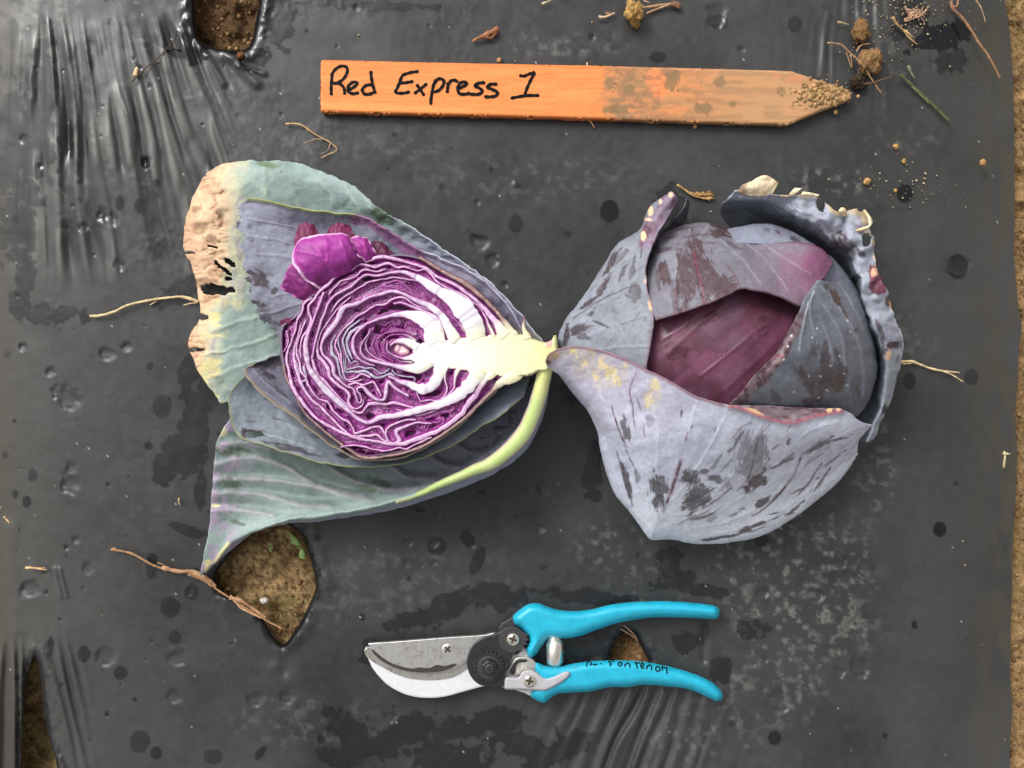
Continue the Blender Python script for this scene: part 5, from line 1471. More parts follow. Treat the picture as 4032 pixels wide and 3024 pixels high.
def core_col(U, V):
    c = np.zeros(U.shape + (3,)) + lin(243, 241, 230)
    c = lay(c, sst(1760, 2150, U) * 0.85, lin(234, 228, 166))
    c = lay(c, sst(2080, 2190, U) * 0.5, lin(214, 218, 136))
    c = lay(c, sst(.56, .7, fbm(U / 160., V / 7., 3, 24)) * .22, lin(228, 220, 186))
    ed = np.minimum(np.abs(V - 1326), np.abs(V - 1468))
    c = lay(c, sst(26, 4, ed) * sst(1700, 1850, U) * 0.4, lin(244, 226, 178))
    c = lay(c, blob(U, V, 2165, 1350, 14, 20, 30, .5, .6, 28, 20.) * 0.6, lin(206, 90, 140))
    c = lay(c, sst(2176, 2190, U) * sst(1350, 1320, V) * 0.7, lin(170, 190, 84))
    c = lay(c, sst(0.5, 0.7, fbm(U / 90., V / 10., 3, 29)) * 0.25, lin(246, 240, 206))
    return c, np.full(U.shape, 0.36)


def cut_fill():
    """the packed leaves between the traced layers: one crinkled surface just under the cut plane"""
    st = 3.2
    gu = np.arange(1095, 2010, st); gv = np.arange(995, 1815, st)
    U, V = np.meshgrid(gu, gv, indexing='ij')
    d = np.full(U.shape, 60.0); w0 = np.zeros(U.shape)
    Uw = U + 7 * (fbm(U / 40., V / 40., 3, 41) - 0.5) * 2; Vw = V + 7 * (fbm(U / 40., V / 40., 3, 43) - 0.5) * 2
    for i, (k, pts) in enumerate(LAYERS):
        P = np.array(pts, float)
        L = np.linalg.norm(np.diff(P[:, :2], axis=0), axis=1).sum()
        R = resample(P, max(4, int(L / 16.)))
        for j in range(len(R) - 1):
            x0, x1 = sorted((R[j, 0], R[j + 1, 0])); y0, y1 = sorted((R[j, 1], R[j + 1, 1]))
            i0, i1 = np.searchsorted(gu, [x0 - 60, x1 + 60]); j0, j1 = np.searchsorted(gv, [y0 - 60, y1 + 60])
            if i1 <= i0 or j1 <= j0: continue
            dd = seg_dist(Uw[i0:i1, j0:j1], Vw[i0:i1, j0:j1], R[j:j + 2, :2]) - 0.25 * (R[j, 2] + R[j + 1, 2])
            sub = d[i0:i1, j0:j1]
            m = dd < sub
            sub[m] = dd[m]; w0[i0:i1, j0:j1][m] = (i * 0.37) % 1.0
    pocket = sst(0.60, 0.74, fbm(U / 46., V / 30., 3, 45)) * sst(4, 13, d)
    for (x, y, a, b) in [(1618, 1482, 40, 22), (1500, 1300, 30, 16), (1440, 1330, 14, 30), (1690, 1545, 40, 14), (1460, 1640, 16, 12), (1375, 1565, 9, 18), (1390, 1310, 8, 14), (1700, 1660, 26, 10), (1580, 1208, 60, 14), (1470, 1100, 40, 10), (1900, 1250, 14, 26), (1300, 1600, 14, 14), (1420, 1760, 40, 8), (1540, 1325, 30, 9)]:
        pocket = np.maximum(pocket, sst(1.15, 0.7, np.hypot((U - x) / a, (V - y) / b)))
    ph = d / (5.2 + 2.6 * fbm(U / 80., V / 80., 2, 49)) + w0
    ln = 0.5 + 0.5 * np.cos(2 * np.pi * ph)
    Z = ZC - 0.0016 - 0.0048 * pocket - 0.0006 * ln + 0.0012 * (fbm(U / 30., V / 30., 2, 47) - 0.5) - 0.0012 * sst(0, 20, d)
    n = fbm(U / 36., V / 36., 4, 51)
    c = np.zeros(U.shape + (3,)) + lin(150, 40, 136)
    c = lay(c, sst(0.4, 0.65, n) * 0.8, lin(116, 26, 100))
    c = lay(c, sst(0.62, 0.8, fbm(U / 22., V / 22., 3, 53)) * 0.7, lin(184, 84, 174))
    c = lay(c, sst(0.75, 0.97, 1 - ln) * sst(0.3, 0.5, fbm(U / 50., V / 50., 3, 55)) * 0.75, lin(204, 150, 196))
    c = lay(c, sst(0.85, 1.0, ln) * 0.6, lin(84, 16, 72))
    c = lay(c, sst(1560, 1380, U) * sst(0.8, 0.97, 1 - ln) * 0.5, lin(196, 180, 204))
    HPi = 1560 + (HP[:, 0] - 1560) * 0.985, 1400 + (HP[:, 1] - 1400) * 0.985
    sdh = sdf(U, V, np.stack(HPi, 1))
    keep = sdh < 0
    Z = Z - 0.002 * sst(-16, 0, sdh)
    q = grid_quads(len(gu), len(gv), keep)
    VV = np.stack(W(U, V, Z), -1).reshape(-1, 3)
    used = np.unique(q); rm = np.zeros(len(VV), int); rm[used] = np.arange(len(used))
    o = link("packed_leaves", mk_mesh("packed_leaves", VV[used], rm[q], None, c.reshape(-1, 3)[used], np.full(len(used), 0.4)), M_FLESH, lc)
    o["kind"] = "stuff"


cut_fill()
for i, (k, pts) in enumerate(LAYERS):
    if k in 'wpt':
        P0, P1 = np.array(pts[0][:2], float), np.array(pts[1][:2], float)
        if sdf(np.array([P0[0]]), np.array([P0[1]]), CORE)[0] < 14:
            dr = (P0 - P1) / np.linalg.norm(P0 - P1)
            q0 = P0 + dr * 34 + np.array([10, 0])
            pts = [(q0[0], q0[1], pts[0][2] * 0.8)] + list(pts)
    cut_layer(i, k, pts)
link("core", inflate(CORE, ZC - 0.030, ZC - 0.0002, 5, 5.0, colfn=core_col, name="core"), M_FLESH, lc)
# heart bud: overlapping pale scales
for (x, y, a, b, z) in [(1578, 1378, 30, 24, .0), (1590, 1386, 24, 18, .0012), (1566, 1372, 18, 22, .0008)]:
    me = inflate([(x + a * math.cos(t), y + b * math.sin(t)) for t in np.linspace(0, 2 * math.pi, 14, endpoint=False)], ZC - 0.008, ZC - 0.0012 + z, 18, 3.0,
                 colfn=lambda U, V: (mottled(U, V, lin(246, 214, 208), lin(228, 176, 196), 12., 2, 0.8), np.full(U.shape, 0.4)), name="heart_leaf")
    link("heart_leaf", me, M_FLESH, lc)
# crinkled inner heart leaf faces seen inside the rings
def p_heart(U, V, s, t):
    c = mottled(U, V, lin(150, 58, 140), lin(122, 34, 112), 20., 4, 0.8)
    c = lay(c, sst(.55, .75, np.sin(U / 3.2 + V / 9.) * .5 + .5) * .35, lin(196, 132, 190))
    return c, np.full(U.shape, 0.4), 0.6 * np.sin(U / 3.5 + V / 8.)


leaf("heart_leaf", lc, [[(1486, 1290, 45), (1520, 1264, 45), (1580, 1262, 45), (1640, 1290, 45)], [(1500, 1310, 48), (1530, 1284, 49), (1590, 1280, 49), (1636, 1306, 48)], [(1510, 1325, 45), (1540, 1308, 46), (1590, 1300, 46), (1632, 1318, 45)]], 26, 60, p_heart, ripple=.6, rip_f=16., warp=2., thick=.0005, mat=M_FLESH, seed=7)

# ---- bent petals at the upper left of the head
def petal_paint(base, edge, dark=None):
    def f(U, V, s, t):
        c = mottled(U, V, lin(*base), lin(*base) * 0.72, 34., 6, 0.6)
        if dark is not None:
            c = lay(c, sst(0.62, 0.05, t + .25 * (fbm(s * 4., t * 3., 3, 9) - .5)) * 0.85, lin(*dark))
        e = np.minimum(np.minimum(s, 1 - s), 1 - t)
        c = lay(c, sst(0.05, 0.02, e + .02 * (fbm(U / 6., V / 6., 2, 11) - .5)), lin(*edge))
        c, h = add_veins(U, V, c, np.zeros(U.shape), [[(1330, 1090), (1290, 1030), (1240, 980), (1212, 950)], [(1240, 1100), (1215, 1060), (1175, 1020)], [(1380, 1060), (1360, 1000), (1340, 940)], [(1290, 1030), (1290, 980), (1280, 930)], [(1270, 1010), (1220, 1000), (1170, 990)]], np.clip(lin(*base) * 1.5, 0, .9), 4., .6, .5)
        c = lay(c, sst(.66, .74, fbm(U / 5., V / 5., 2, 18)) * .5, lin(*base) * .5)
        c = lay(c, sst(.5, .72, fbm(s * 3.5, t * 2.0, 3, 12)) * .3, lin(*base) * 1.25)
        h = h + 1.4 * (fbm(s * 3.2, t * 1.6, 3, 12) - .5) * 2 + 0.9 * sst(.08, 0, e) * np.sin((s + t) * 15)
        return c, np.full(U.shape, 0.5), h
    return f


def petal(name, rails, base, edge, dark=None, nu=50, nv=44):
    return leaf(name, lc, rails, nu, nv, petal_paint(base, edge, dark), ripple=.5, rip_f=40., warp=6., thick=.0008, mat=M_HEART, seed=8)


petal("bent_leaf", [[(1215, 1190, 44), (1180, 1150, 46), (1165, 960, 44), (1178, 885, 42)], [(1260, 1100, 46), (1235, 1000, 48), (1215, 920, 48), (1205, 876, 45)], [(1300, 1080, 46), (1290, 1000, 48), (1262, 930, 46), (1235, 885, 43)]], (120, 44, 84), (120, 52, 90))
petal("bent_leaf", [[(1330, 1070, 47), (1300, 990, 48), (1285, 930, 47), (1294, 896, 45)], [(1380, 1060, 48), (1350, 980, 50), (1330, 920, 50), (1330, 880, 47)], [(1430, 1040, 47), (1420, 990, 48), (1400, 930, 47), (1372, 890, 45)]], (118, 40, 82), (112, 44, 80))
petal("bent_leaf", [[(1450, 1026, 47), (1440, 1000, 48), (1450, 970, 47), (1462, 955, 46)], [(1510, 1020, 47), (1505, 990, 48), (1500, 970, 47), (1500, 954, 46)], [(1580, 1018, 47), (1565, 1005, 47), (1545, 990, 46), (1530, 975, 45)]], (92, 34, 66), (92, 40, 66), nu=30, nv=24)
petal("bent_leaf", [[(1230, 1190, 47), (1180, 1178, 46), (1130, 1150, 44), (1103, 1134, 42)], [(1245, 1165, 49), (1195, 1130, 50), (1150, 1100, 49), (1122, 1088, 46)], [(1262, 1140, 50), (1215, 1095, 52), (1170, 1060, 51), (1148, 1040, 48)]], (124, 36, 108), (176, 92, 160), (80, 20, 62))
petal("bent_leaf", [[(1410, 1040, 50), (1400, 1000, 52), (1385, 960, 52), (1378, 938, 49)], [(1450, 1030, 50), (1440, 990, 53), (1425, 950, 53), (1410, 930, 50)], [(1500, 1010, 50), (1480, 990, 52), (1464, 965, 51), (1452, 940, 49)]], (160, 54, 142), (226, 176, 216), (118, 30, 100), 34, 30)
petal("bent_leaf", [
    [(1262, 1138, 50), (1205, 1104, 53), (1165, 1058, 54), (1151, 1010, 53), (1166, 972, 50)],
    [(1300, 1112, 50), (1255, 1062, 55), (1222, 1010, 57), (1200, 965, 56), (1207, 933, 52)],
    [(1340, 1088, 50), (1320, 1032, 56), (1295, 980, 58), (1285, 945, 57), (1290, 920, 53)],
    [(1392, 1064, 50), (1390, 1020, 55), (1378, 975, 56), (1365, 945, 55), (1358, 922, 52)],
    [(1440, 1034, 50), (1438, 1020, 53), (1410, 1006, 53), (1390, 985, 52), (1378, 955, 50)]], (162, 56, 148), (232, 190, 224), (92, 20, 78), 70, 64)
petal("bent_leaf", [[(1170, 1300, 46), (1140, 1290, 47), (1112, 1280, 45), (1098, 1276, 42)], [(1165, 1270, 47), (1140, 1268, 50), (1118, 1262, 48), (1104, 1264, 44)], [(1160, 1250, 47), (1145, 1252, 48), (1130, 1256, 46), (1120, 1260, 43)]], (104, 28, 72), (110, 40, 80), nu=20, nv=20)
petal("bent_leaf", [[(1150, 1420, 44), (1125, 1440, 44), (1112, 1430, 42), (1106, 1400, 40)], [(1150, 1370, 46), (1125, 1375, 47), (1108, 1370, 44), (1100, 1352, 42)], [(1150, 1320, 46), (1125, 1322, 47), (1112, 1320, 45), (1104, 1322, 42)]], (112, 28, 84), (112, 52, 84), nu=26, nv=20)


# ================================================================== RIGHT: uncut head side
rc = thing("red_cabbage", "red cabbage head with bluish waxy wrapper leaves folded round a maroon heart", "cabbage", 2850, 1400)


def dome(u, v):
    d = ((u - 2850) / 650.) ** 2 + ((v - 1400) / 600.) ** 2
    return 8 + 60 * np.sqrt(np.clip(1 - d, 0.0, 1))


def head_core():
    nu, nv = 90, 160
    a = np.linspace(0, 2 * np.pi, nv, endpoint=False)[None, :]
    p = np.linspace(0.004, 1.0, nu)[:, None]
    U = 2840 + 500 * np.sin(p * np.pi / 2) * np.cos(a); V = 1400 + 440 * np.sin(p * np.pi / 2) * np.sin(a)
    Z = 3 + 66 * np.cos(p * np.pi / 2) ** 0.7 + 0 * U
    c = mottled(U, V, lin(110, 64, 84), lin(84, 46, 62), 90., 12, 0.8)
    # long soft folds running from the stem side
    q = (U * 0.66 + V * 0.75)
    h = 1.2 * (fbm(q / 70., (U * 0.75 - V * 0.66) / 400., 3, 14) - 0.5)
    c = lay(c, sst(0.52, 0.7, fbm(q / 60., (U * .75 - V * .66) / 500., 3, 15)) * 0.55, lin(122, 70, 94))
    c = lay(c, sst(0.5, 0.75, fbm(U / 120., V / 120., 3, 16)) * 0.45, lin(112, 92, 106))
    rg = np.full(U.shape, 0.42)
    vs = [[(2600, 1340), (2680, 1290), (2760, 1230)], [(2620, 1400), (2700, 1330), (2800, 1240), (2880, 1180)], [(2760, 1480), (2860, 1400), (2980, 1300), (3080, 1230)], [(2850, 1540), (2960, 1440), (3060, 1340)]]
    for k, v in enumerate(vs):
        m = line(U, V, v, 6.)
        c = lay(c, m * 0.08, lin(140, 78, 102)); h = h + 0.4 * m
    c, rg = add_rubs(U, V, c, rg, [(2670, 1390, 40, 24, -20, .8), (2770, 1260, 60, 20, -20, .7), (2620, 1340, 20, 40, 30, .6), (3010, 1260, 20, 14, 0, .5)], lin(64, 26, 42))
    for (x, y, r) in [(3010, 1310, 9), (2985, 1316, 5), (2960, 1300, 4), (2975, 1330, 4), (3000, 1330, 4), (2950, 1320, 3), (2970, 1312, 3), (2990, 1296, 3)]:
        d = np.hypot(U - x, V - y) / r
        h = h + 0.8 * sst(1.1, .3, d); rg = rg - 0.35 * sst(1.1, .6, d)
    Z = Z + h
    q = grid_quads(nu, nv, None, True)
    VV = np.stack(W(U, V, Z * 0.001), -1).reshape(-1, 3)
    VV = np.vstack([VV, [VV[:nv].mean(0)]])
    tr = [(nu * nv, k, (k + 1) % nv) for k in range(nv)]
    cc = np.vstack([c.reshape(-1, 3), [lin(112, 60, 84)]])
    return link("heart", mk_mesh("heart", VV, q, np.array(tr), cc, np.append(rg.ravel(), 0.4)), M_HEART, rc)


head_core()

# ---- back leaf, ragged, upper right (cup wall)
def p_cup(U, V, s, t):
    c = mottled(U, V, lin(112, 118, 128), lin(94, 100, 108), 90., 13, 0.7)  # inner wall darker than the rim: its shade is painted in
    rimz = sst(0.60, 0.68, s)
    c = lay(c, rimz * 0.85, lin(160, 166, 178))
    c = lay(c, rimz * sst(0.45, 0.62, fbm(U / 50., V / 50., 3, 22)) * 0.6, lin(150, 148, 166))
    h = np.zeros(U.shape); rg = np.full(U.shape, 0.55)
    c, h = add_veins(U, V, c, h, [[(2900, 800), (2960, 850), (3040, 890)], [(3030, 790), (3100, 860), (3170, 930)], [(3120, 800), (3180, 870), (3270, 960)], [(3240, 860), (3320, 950), (3370, 1050)], [(3350, 900), (3390, 1000)]], lin(150, 156, 166), 3.4, 0.4, 0.5)
    c, rg = add_rubs(U, V, c, rg, [(3325, 960, 50, 24, 45, .9), (3350, 1000, 18, 30, -20, .7), (3390, 905, 24, 16, 40, .5), (3400, 995, 14, 8, 0, .9), (3505, 1180, 16, 20, 0, .9), (3470, 1330, 10, 60, -15, .8), (3515, 1355, 26, 18, 0, .95), (3440, 1740, 20, 14, -30, .9), (3480, 1610, 10, 20, 15, .9), (3530, 1410, 6, 16, 20, .5)])
    mar = blob(U, V, 3450, 1100, 34, 66, -12, .2, .3, 24, 20.)
    cm = mottled(U, V, lin(116, 66, 84), lin(84, 48, 56), 20., 14, 0.8)
    c = c * (1 - mar[..., None]) + cm * mar[..., None]
    c = lay(c, blob(U, V, 3440, 1075, 14, 20, 10, .6, .9, 25, 12.) * 0.8, lin(214, 172, 136))
    c = lay(c, (blob(U, V, 3508, 1200, 8, 22, -10, .6, .9, 26, 12.) + blob(U, V, 3500, 1400, 10, 20, 0, .4, .4, 27, 12.)).clip(0, 1) * 0.9, lin(226, 184, 150))
    # dry bits of margin
    n = fbm(U / 18., V / 18., 3, 28)
    c = lay(c, sst(0.955, 0.99, s) * sst(1080, 1000, V) * sst(0.4, 0.6, n), lin(218, 182, 136))
    c = lay(c, sst(0.88, 0.95, s) * sst(1000, 950, V) * sst(0.56, 0.66, n) * .8, lin(176, 160, 120))
    h = h + 2.2 * rimz * np.sin(t * 46 + 5 * fbm(U / 60., V / 60., 2, 29)) * sst(1.0, 0.4, t)
    return c, rg, h


def k_cup(U, V, s, t):
    k = s < 0.965 + 0.05 * fbm(U / 15., V / 15., 3, 50)
    d = np.hypot((U - 3412) / 18., (V - 945) / 30.) + 0.5 * (fbm(U / 10., V / 10., 2, 51) - 0.5)
    k &= d > 0.9
    d2 = np.hypot((U - 3232) / 16., (V - 805) / 26.)
    return k & (d2 > 1)


leaf("wrapper_leaf", rc, [
    [(2880, 905, 5), (3050, 905, 5), (3200, 985, 5), (3320, 1090, 5), (3390, 1250, 5), (3420, 1400, 5), (3410, 1550, 5), (3360, 1700, 5)],
    [(2834, 824, 20), (3000, 850, 17), (3150, 910, 17), (3290, 1000, 17), (3372, 1130, 17), (3430, 1300, 17), (3460, 1450, 15), (3440, 1600, 13), (3385, 1745, 11)],
    [(2866, 784, 38), (3033, 786, 38), (3144, 845, 38), (3250, 905, 40), (3340, 975, 42), (3380, 1068, 42), (3402, 1172, 42), (3437, 1277, 42), (3482, 1381, 38), (3488, 1480, 30), (3468, 1600, 24), (3415, 1738, 20)],
    [(2900, 747, 42), (3033, 762, 44), (3109, 768, 43), (3214, 775, 42), (3311, 832, 44), (3395, 828, 42), (3444, 935, 42), (3448, 1026, 42), (3490, 1137, 40), (3516, 1207, 38), (3540, 1290, 34), (3553, 1388, 28), (3524, 1524, 20), (3488, 1620, 18), (3430, 1750, 15)]],
    130, 260, p_cup, ripple=0.8, rip_f=50., warp=8., keep=k_cup, seed=9)


def p_dry(U, V, s, t):
    c = mottled(U, V, lin(232, 212, 176), lin(222, 190, 148), 40., 15, 0.8)
    c = lay(c, sst(2955, 2930, U) * 0.7, lin(84, 52, 60))
    return c, np.full(U.shape, 0.7), None


leaf("dry_leaf_tip", rc, [[(2905, 752, 42), (2935, 766, 43), (2985, 772, 44), (3035, 770, 43)], [(2920, 735, 44), (2955, 735, 47), (3000, 735, 48), (3052, 748, 45)], [(2930, 728, 43), (2965, 712, 46), (3010, 692, 47), (3064, 722, 44)]], 24, 44, p_dry, ripple=1.0, rip_f=24., warp=5., seed=10, label="cream coloured dried tip of the ragged wrapper leaf")
for rails in ([[(3104, 772, 42), (3130, 768, 43)], [(3118, 752, 44), (3140, 756, 45)], [(3130, 742, 44), (3156, 742, 45)]],
              [[(3150, 772, 43), (3180, 774, 43), (3215, 772, 43)], [(3156, 764, 45), (3185, 764, 45), (3222, 772, 44)], [(3162, 756, 44), (3190, 760, 44), (3224, 768, 43)]],
              [[(3300, 842, 43), (3318, 850, 44), (3336, 848, 43)], [(3304, 830, 47), (3318, 828, 48), (3332, 834, 46)], [(3310, 820, 45), (3320, 818, 45), (3328, 824, 44)]],
              [[(3360, 912, 44), (3395, 910, 46), (3420, 896, 46), (3415, 860, 45), (3398, 828, 44)], [(3374, 908, 46), (3400, 902, 49), (3424, 888, 49), (3422, 858, 48), (3402, 826, 46)], [(3380, 904, 45), (3404, 896, 47), (3430, 884, 47), (3428, 858, 46), (3405, 828, 45)]]):
    leaf("dry_leaf_tip", rc, rails, 10, 26, p_dry, ripple=.6, rip_f=14., warp=3., seed=11)

# ---- second pale edge peeping out behind it on the right
leaf("wrapper_leaf", rc, [[(3440, 1250, 4), (3470, 1330, 4), (3490, 1400, 4), (3470, 1500, 4), (3450, 1570, 4)], [(3500, 1255, 22), (3535, 1320, 24), (3540, 1400, 22), (3505, 1500, 18), (3480, 1590, 14)], [(3518, 1262, 26), (3548, 1310, 27), (3555, 1360, 26), (3540, 1430, 22), (3522, 1520, 17), (3490, 1600, 13)]],
     24, 60, lambda U, V, s, t: (lay(mottled(U, V, lin(184, 190, 202), lin(160, 166, 180), 50., 16, .6), scratches(U, V, 9, (3520, 1270, 3550, 1520), 70, 30, 3) * .8, C_RUB), np.full(U.shape, .5), None), ripple=.5, warp=4., seed=12)

# ---- left leaf
def p_left(U, V, s, t):
    c = mottled(U, V, lin(128, 132, 142), lin(108, 111, 121), 100., 17, 0.7)
    c = lay(c, sst(2420, 2250, U) * .5, lin(160, 166, 180))
    h = np.zeros(U.shape); rg = np.full(U.shape, 0.52)
    c, h = add_veins(U, V, c, h, [[(2290, 1230), (2400, 1180), (2490, 1140), (2545, 1120)], [(2300, 1330), (2420, 1280), (2550, 1240)], [(2300, 1390), (2420, 1370), (2555, 1365)], [(2400, 1060), (2460, 1020), (2530, 1000)], [(2430, 1280), (2450, 1330), (2420, 1370)], [(2330, 1180), (2380, 1100), (2440, 1010)]], lin(172, 176, 190), 3., 0.5, 0.5)
    c = lay(c, line(U, V, [(2260, 1255), (2330, 1205), (2400, 1165), (2460, 1140), (2500, 1125)], 3.) * .85, C_RUB)
    c, rg = add_rubs(U, V, c, rg, [(2413, 1026, 12, 56, 32), (2378, 1123, 12, 42, 32), (2490, 1061, 10, 40, 12, .7), (2455, 1070, 8, 30, 20, .7), (2500, 1150, 20, 30, 10, .7), (2530, 980, 5, 30, 10, .7), (2322, 1190, 50, 8, -35), (2288, 1297, 36, 16, -20), (2232, 1318, 12, 36, 10), (2300, 1325, 26, 10, 10, .7), (2330, 1230, 16, 8, -30, .8), (2370, 1280, 30, 5, 25, .8), (2480, 1170, 22, 6, 20, .7), (2450, 1010, 8, 30, 40, .7)])
    c = lay(c, scratches(U, V, 40, (2280, 950, 2540, 1400), -50, 40, 21, 2.2) * .7, C_RUB)
    # rolled purple rim with pale spots
    d = seg_dist(U, V, [(2660, 765), (2610, 830), (2570, 900), (2548, 960), (2546, 1010)])
    rim = sst(40, 26, d + 12 * (fbm(U / 30., V / 30., 3, 30) - .5)) * sst(1000, 960, V)
    cr = mottled(U, V, lin(130, 112, 132), lin(104, 74, 92), 26., 18, .9)
    c = c * (1 - rim[..., None]) + cr * rim[..., None]
    c = lay(c, rim * (blob(U, V, 2545, 910, 20, 24, 0, .4, .6, 31, 14.)) * .8, lin(84, 44, 56))
    for b in [(2562, 834, 9, 17), (2553, 866, 13, 7), (2536, 930, 11, 17), (2640, 768, 7, 11), (2600, 795, 6, 9), (2562, 1196, 8, 12), (2566, 1212, 8, 14), (2541, 1110, 4, 10)]:
        c = lay(c, blob(U, V, *b, 0, .4, .5, 32, 10.) * .95, lin(236, 190, 150))
    c = lay(c, sst(0.975, 0.995, s) * sst(1000, 1040, V) * .6, lin(120, 84, 96))
    return c, rg, h


leaf("wrapper_leaf", rc, [
    [(2652, 762, 18), (2575, 840, 9), (2540, 930, 4), (2455, 990, 4), (2390, 1090, 4), (2315, 1200, 3), (2275, 1270, 3), (2255, 1330, 3), (2265, 1400, 3), (2320, 1450, 3)],
    [(2644, 752, 38), (2559, 817, 38), (2521, 905, 36), (2434, 963, 34), (2365, 1068, 32), (2288, 1186, 30), (2239, 1249, 28), (2206, 1320, 26), (2220, 1400, 26), (2290, 1450, 28)],
    [(2655, 765, 44), (2592, 836, 44), (2548, 925, 44), (2480, 1020, 46), (2420, 1130, 48), (2370, 1230, 48), (2340, 1330, 48), (2350, 1420, 48), (2400, 1480, 48)],
    [(2671, 782, 41), (2620, 870, 44), (2573, 956, 50), (2545, 1050, 56), (2553, 1151, 62), (2577, 1235, 66), (2568, 1318, 68), (2548, 1437, 68), (2540, 1500, 66)]],
    120, 190, p_left, ripple=0.7, rip_f=60., warp=4., seed=13)
# small dark fold behind the tip of the left leaf
leaf("wrapper_leaf", rc, [[(2600, 930, 20), (2640, 880, 20), (2690, 820, 18), (2705, 775, 16)], [(2600, 950, 12), (2670, 900, 10), (2700, 860, 8), (2715, 800, 6)]], 16, 30,
     lambda U, V, s, t: (mottled(U, V, lin(92, 88, 98), lin(66, 60, 66), 30., 19, .8), np.full(U.shape, .5), None), ripple=.6, warp=3., seed=14)

# ---- leaf peeping behind the top leaf
def p_peep(U, V, s, t):
    c = mottled(U, V, lin(132, 138, 152), lin(120, 112, 132), 70., 21, .7)
    rg = np.full(U.shape, .5)
    c, rg = add_rubs(U, V, c, rg, [(3060, 915, 12, 8, 20, .8), (3130, 945, 20, 8, 30, .8), (3020, 905, 10, 6, 0, .6)])
    return c, rg, None


leaf("wrapper_leaf", rc, [[(2850, 960, 4), (2990, 930, 4), (3110, 960, 4), (3250, 1050, 4), (3300, 1110, 4)], [(2840, 910, 30), (2998, 883, 30), (3110, 912, 30), (3260, 1005, 30), (3345, 1100, 28)], [(2860, 960, 44), (2990, 960, 44), (3090, 985, 44), (3200, 1050, 44), (3270, 1140, 42)]], 40, 80, p_peep, ripple=.6, warp=3., seed=15)

# ---- top leaf
def p_top(U, V, s, t):
    c = mottled(U, V, lin(122, 121, 131), lin(103, 99, 109), 80., 23, .7)
    c = lay(c, sst(2880, 3060, U) * .55, lin(128, 106, 124))
    c = lay(c, blob(U, V, 3215, 1050, 60, 90, 20, .9, .3, 33, 60.) * .75, lin(132, 70, 108))
    c = lay(c, blob(U, V, 3130, 1090, 60, 110, -10, .9, .4, 33, 60.) * .35, lin(150, 92, 120))
    h = np.zeros(U.shape); rg = np.full(U.shape, .5)
    c, h = add_veins(U, V, c, h, [[(2790, 885), (2745, 960), (2735, 1050), (2760, 1200)], [(2800, 890), (2850, 960), (2930, 1030), (3000, 1120)], [(2830, 900), (2940, 960), (3030, 1040), (3110, 1150)], [(2720, 900), (2680, 980), (2665, 1080), (2660, 1200)], [(2990, 950), (3100, 1020), (3190, 1080)]], lin(168, 162, 180), 3., .5, .6)
    c, rg = add_rubs(U, V, c, rg, [(2700, 1110, 38, 105, 2), (2765, 1060, 40, 105, -18), (2850, 1150, 46, 44, -30), (2820, 1110, 34, 50, -40), (2617, 1075, 22, 42, -8), (2850, 905, 60, 10, 24), (2830, 925, 34, 16, 20), (2935, 945, 60, 5, 12), (2660, 1170, 14, 50, 0, .6), (2590, 1100, 6, 40, -10, .6), (2740, 930, 60, 6, -4, .6), (2690, 905, 40, 5, -10, .5), (2650, 935, 22, 5, -10, .6), (2790, 955, 30, 5, 0, .5), (2620, 985, 30, 7, -10, .6), (2880, 965, 40, 8, 30, .5), (2900, 1180, 26, 10, -30, .6)], lin(72, 50, 54))
    c = lay(c, scratches(U, V, 30, (2580, 890, 2900, 1000), -8, 26, 22, 2.2) * .7, C_RUB)
    c = lay(c, line(U, V, [(2735, 1000), (2745, 1060), (2765, 1130), (2775, 1210)], 4.) * .8, lin(120, 52, 70))
    c = lay(c, line(U, V, [(2660, 1140), (2658, 1200), (2656, 1240)], 3.) * .7, lin(96, 44, 56))
    c = lay(c, line(U, V, [(2865, 1045), (2900, 1100), (2915, 1135)], 3.) * .7, lin(96, 44, 56))
    c = lay(c, sst(0.975, 0.995, s) * .7, lin(92, 56, 68))
    c = lay(c, line(U, V, [(2950, 940), (3075, 955), (3179, 963), (3230, 985), (3275, 1020)], 4.) * .7, lin(110, 36, 66))
    return c, rg, h


leaf("wrapper_leaf", rc, [
    [(2590, 1020, 8), (2640, 950, 6), (2710, 915, 4), (2800, 905, 4), (2880, 930, 4), (2960, 960, 4), (3070, 975, 6), (3170, 985, 10), (3250, 1030, 20)],
    [(2562, 1010, 28), (2601, 932, 28), (2692, 893, 28), (2789, 879, 28), (2866, 906, 30), (2956, 940, 34), (3075, 955, 40), (3179, 963, 42), (3235, 985, 40), (3278, 1030, 38)],
    [(2552, 1070, 46), (2610, 1005, 46), (2700, 960, 46), (2800, 950, 47), (2890, 975, 48), (2980, 1000, 49), (3080, 1015, 50), (3170, 1025, 50), (3220, 1050, 49), (3256, 1080, 46)],
    [(2556, 1160, 60), (2640, 1110, 60), (2740, 1075, 61), (2830, 1050, 62), (2910, 1050, 62), (2990, 1065, 62), (3080, 1090, 60), (3150, 1110, 58), (3220, 1120, 54)],
    [(2582, 1264, 72), (2692, 1229, 72), (2796, 1194, 73), (2870, 1160, 73), (2921, 1137, 73), (3005, 1151, 72), (3089, 1180, 69), (3150, 1210, 66)]],
    120, 190, p_top, ripple=.8, rip_f=70., warp=4., seed=16)

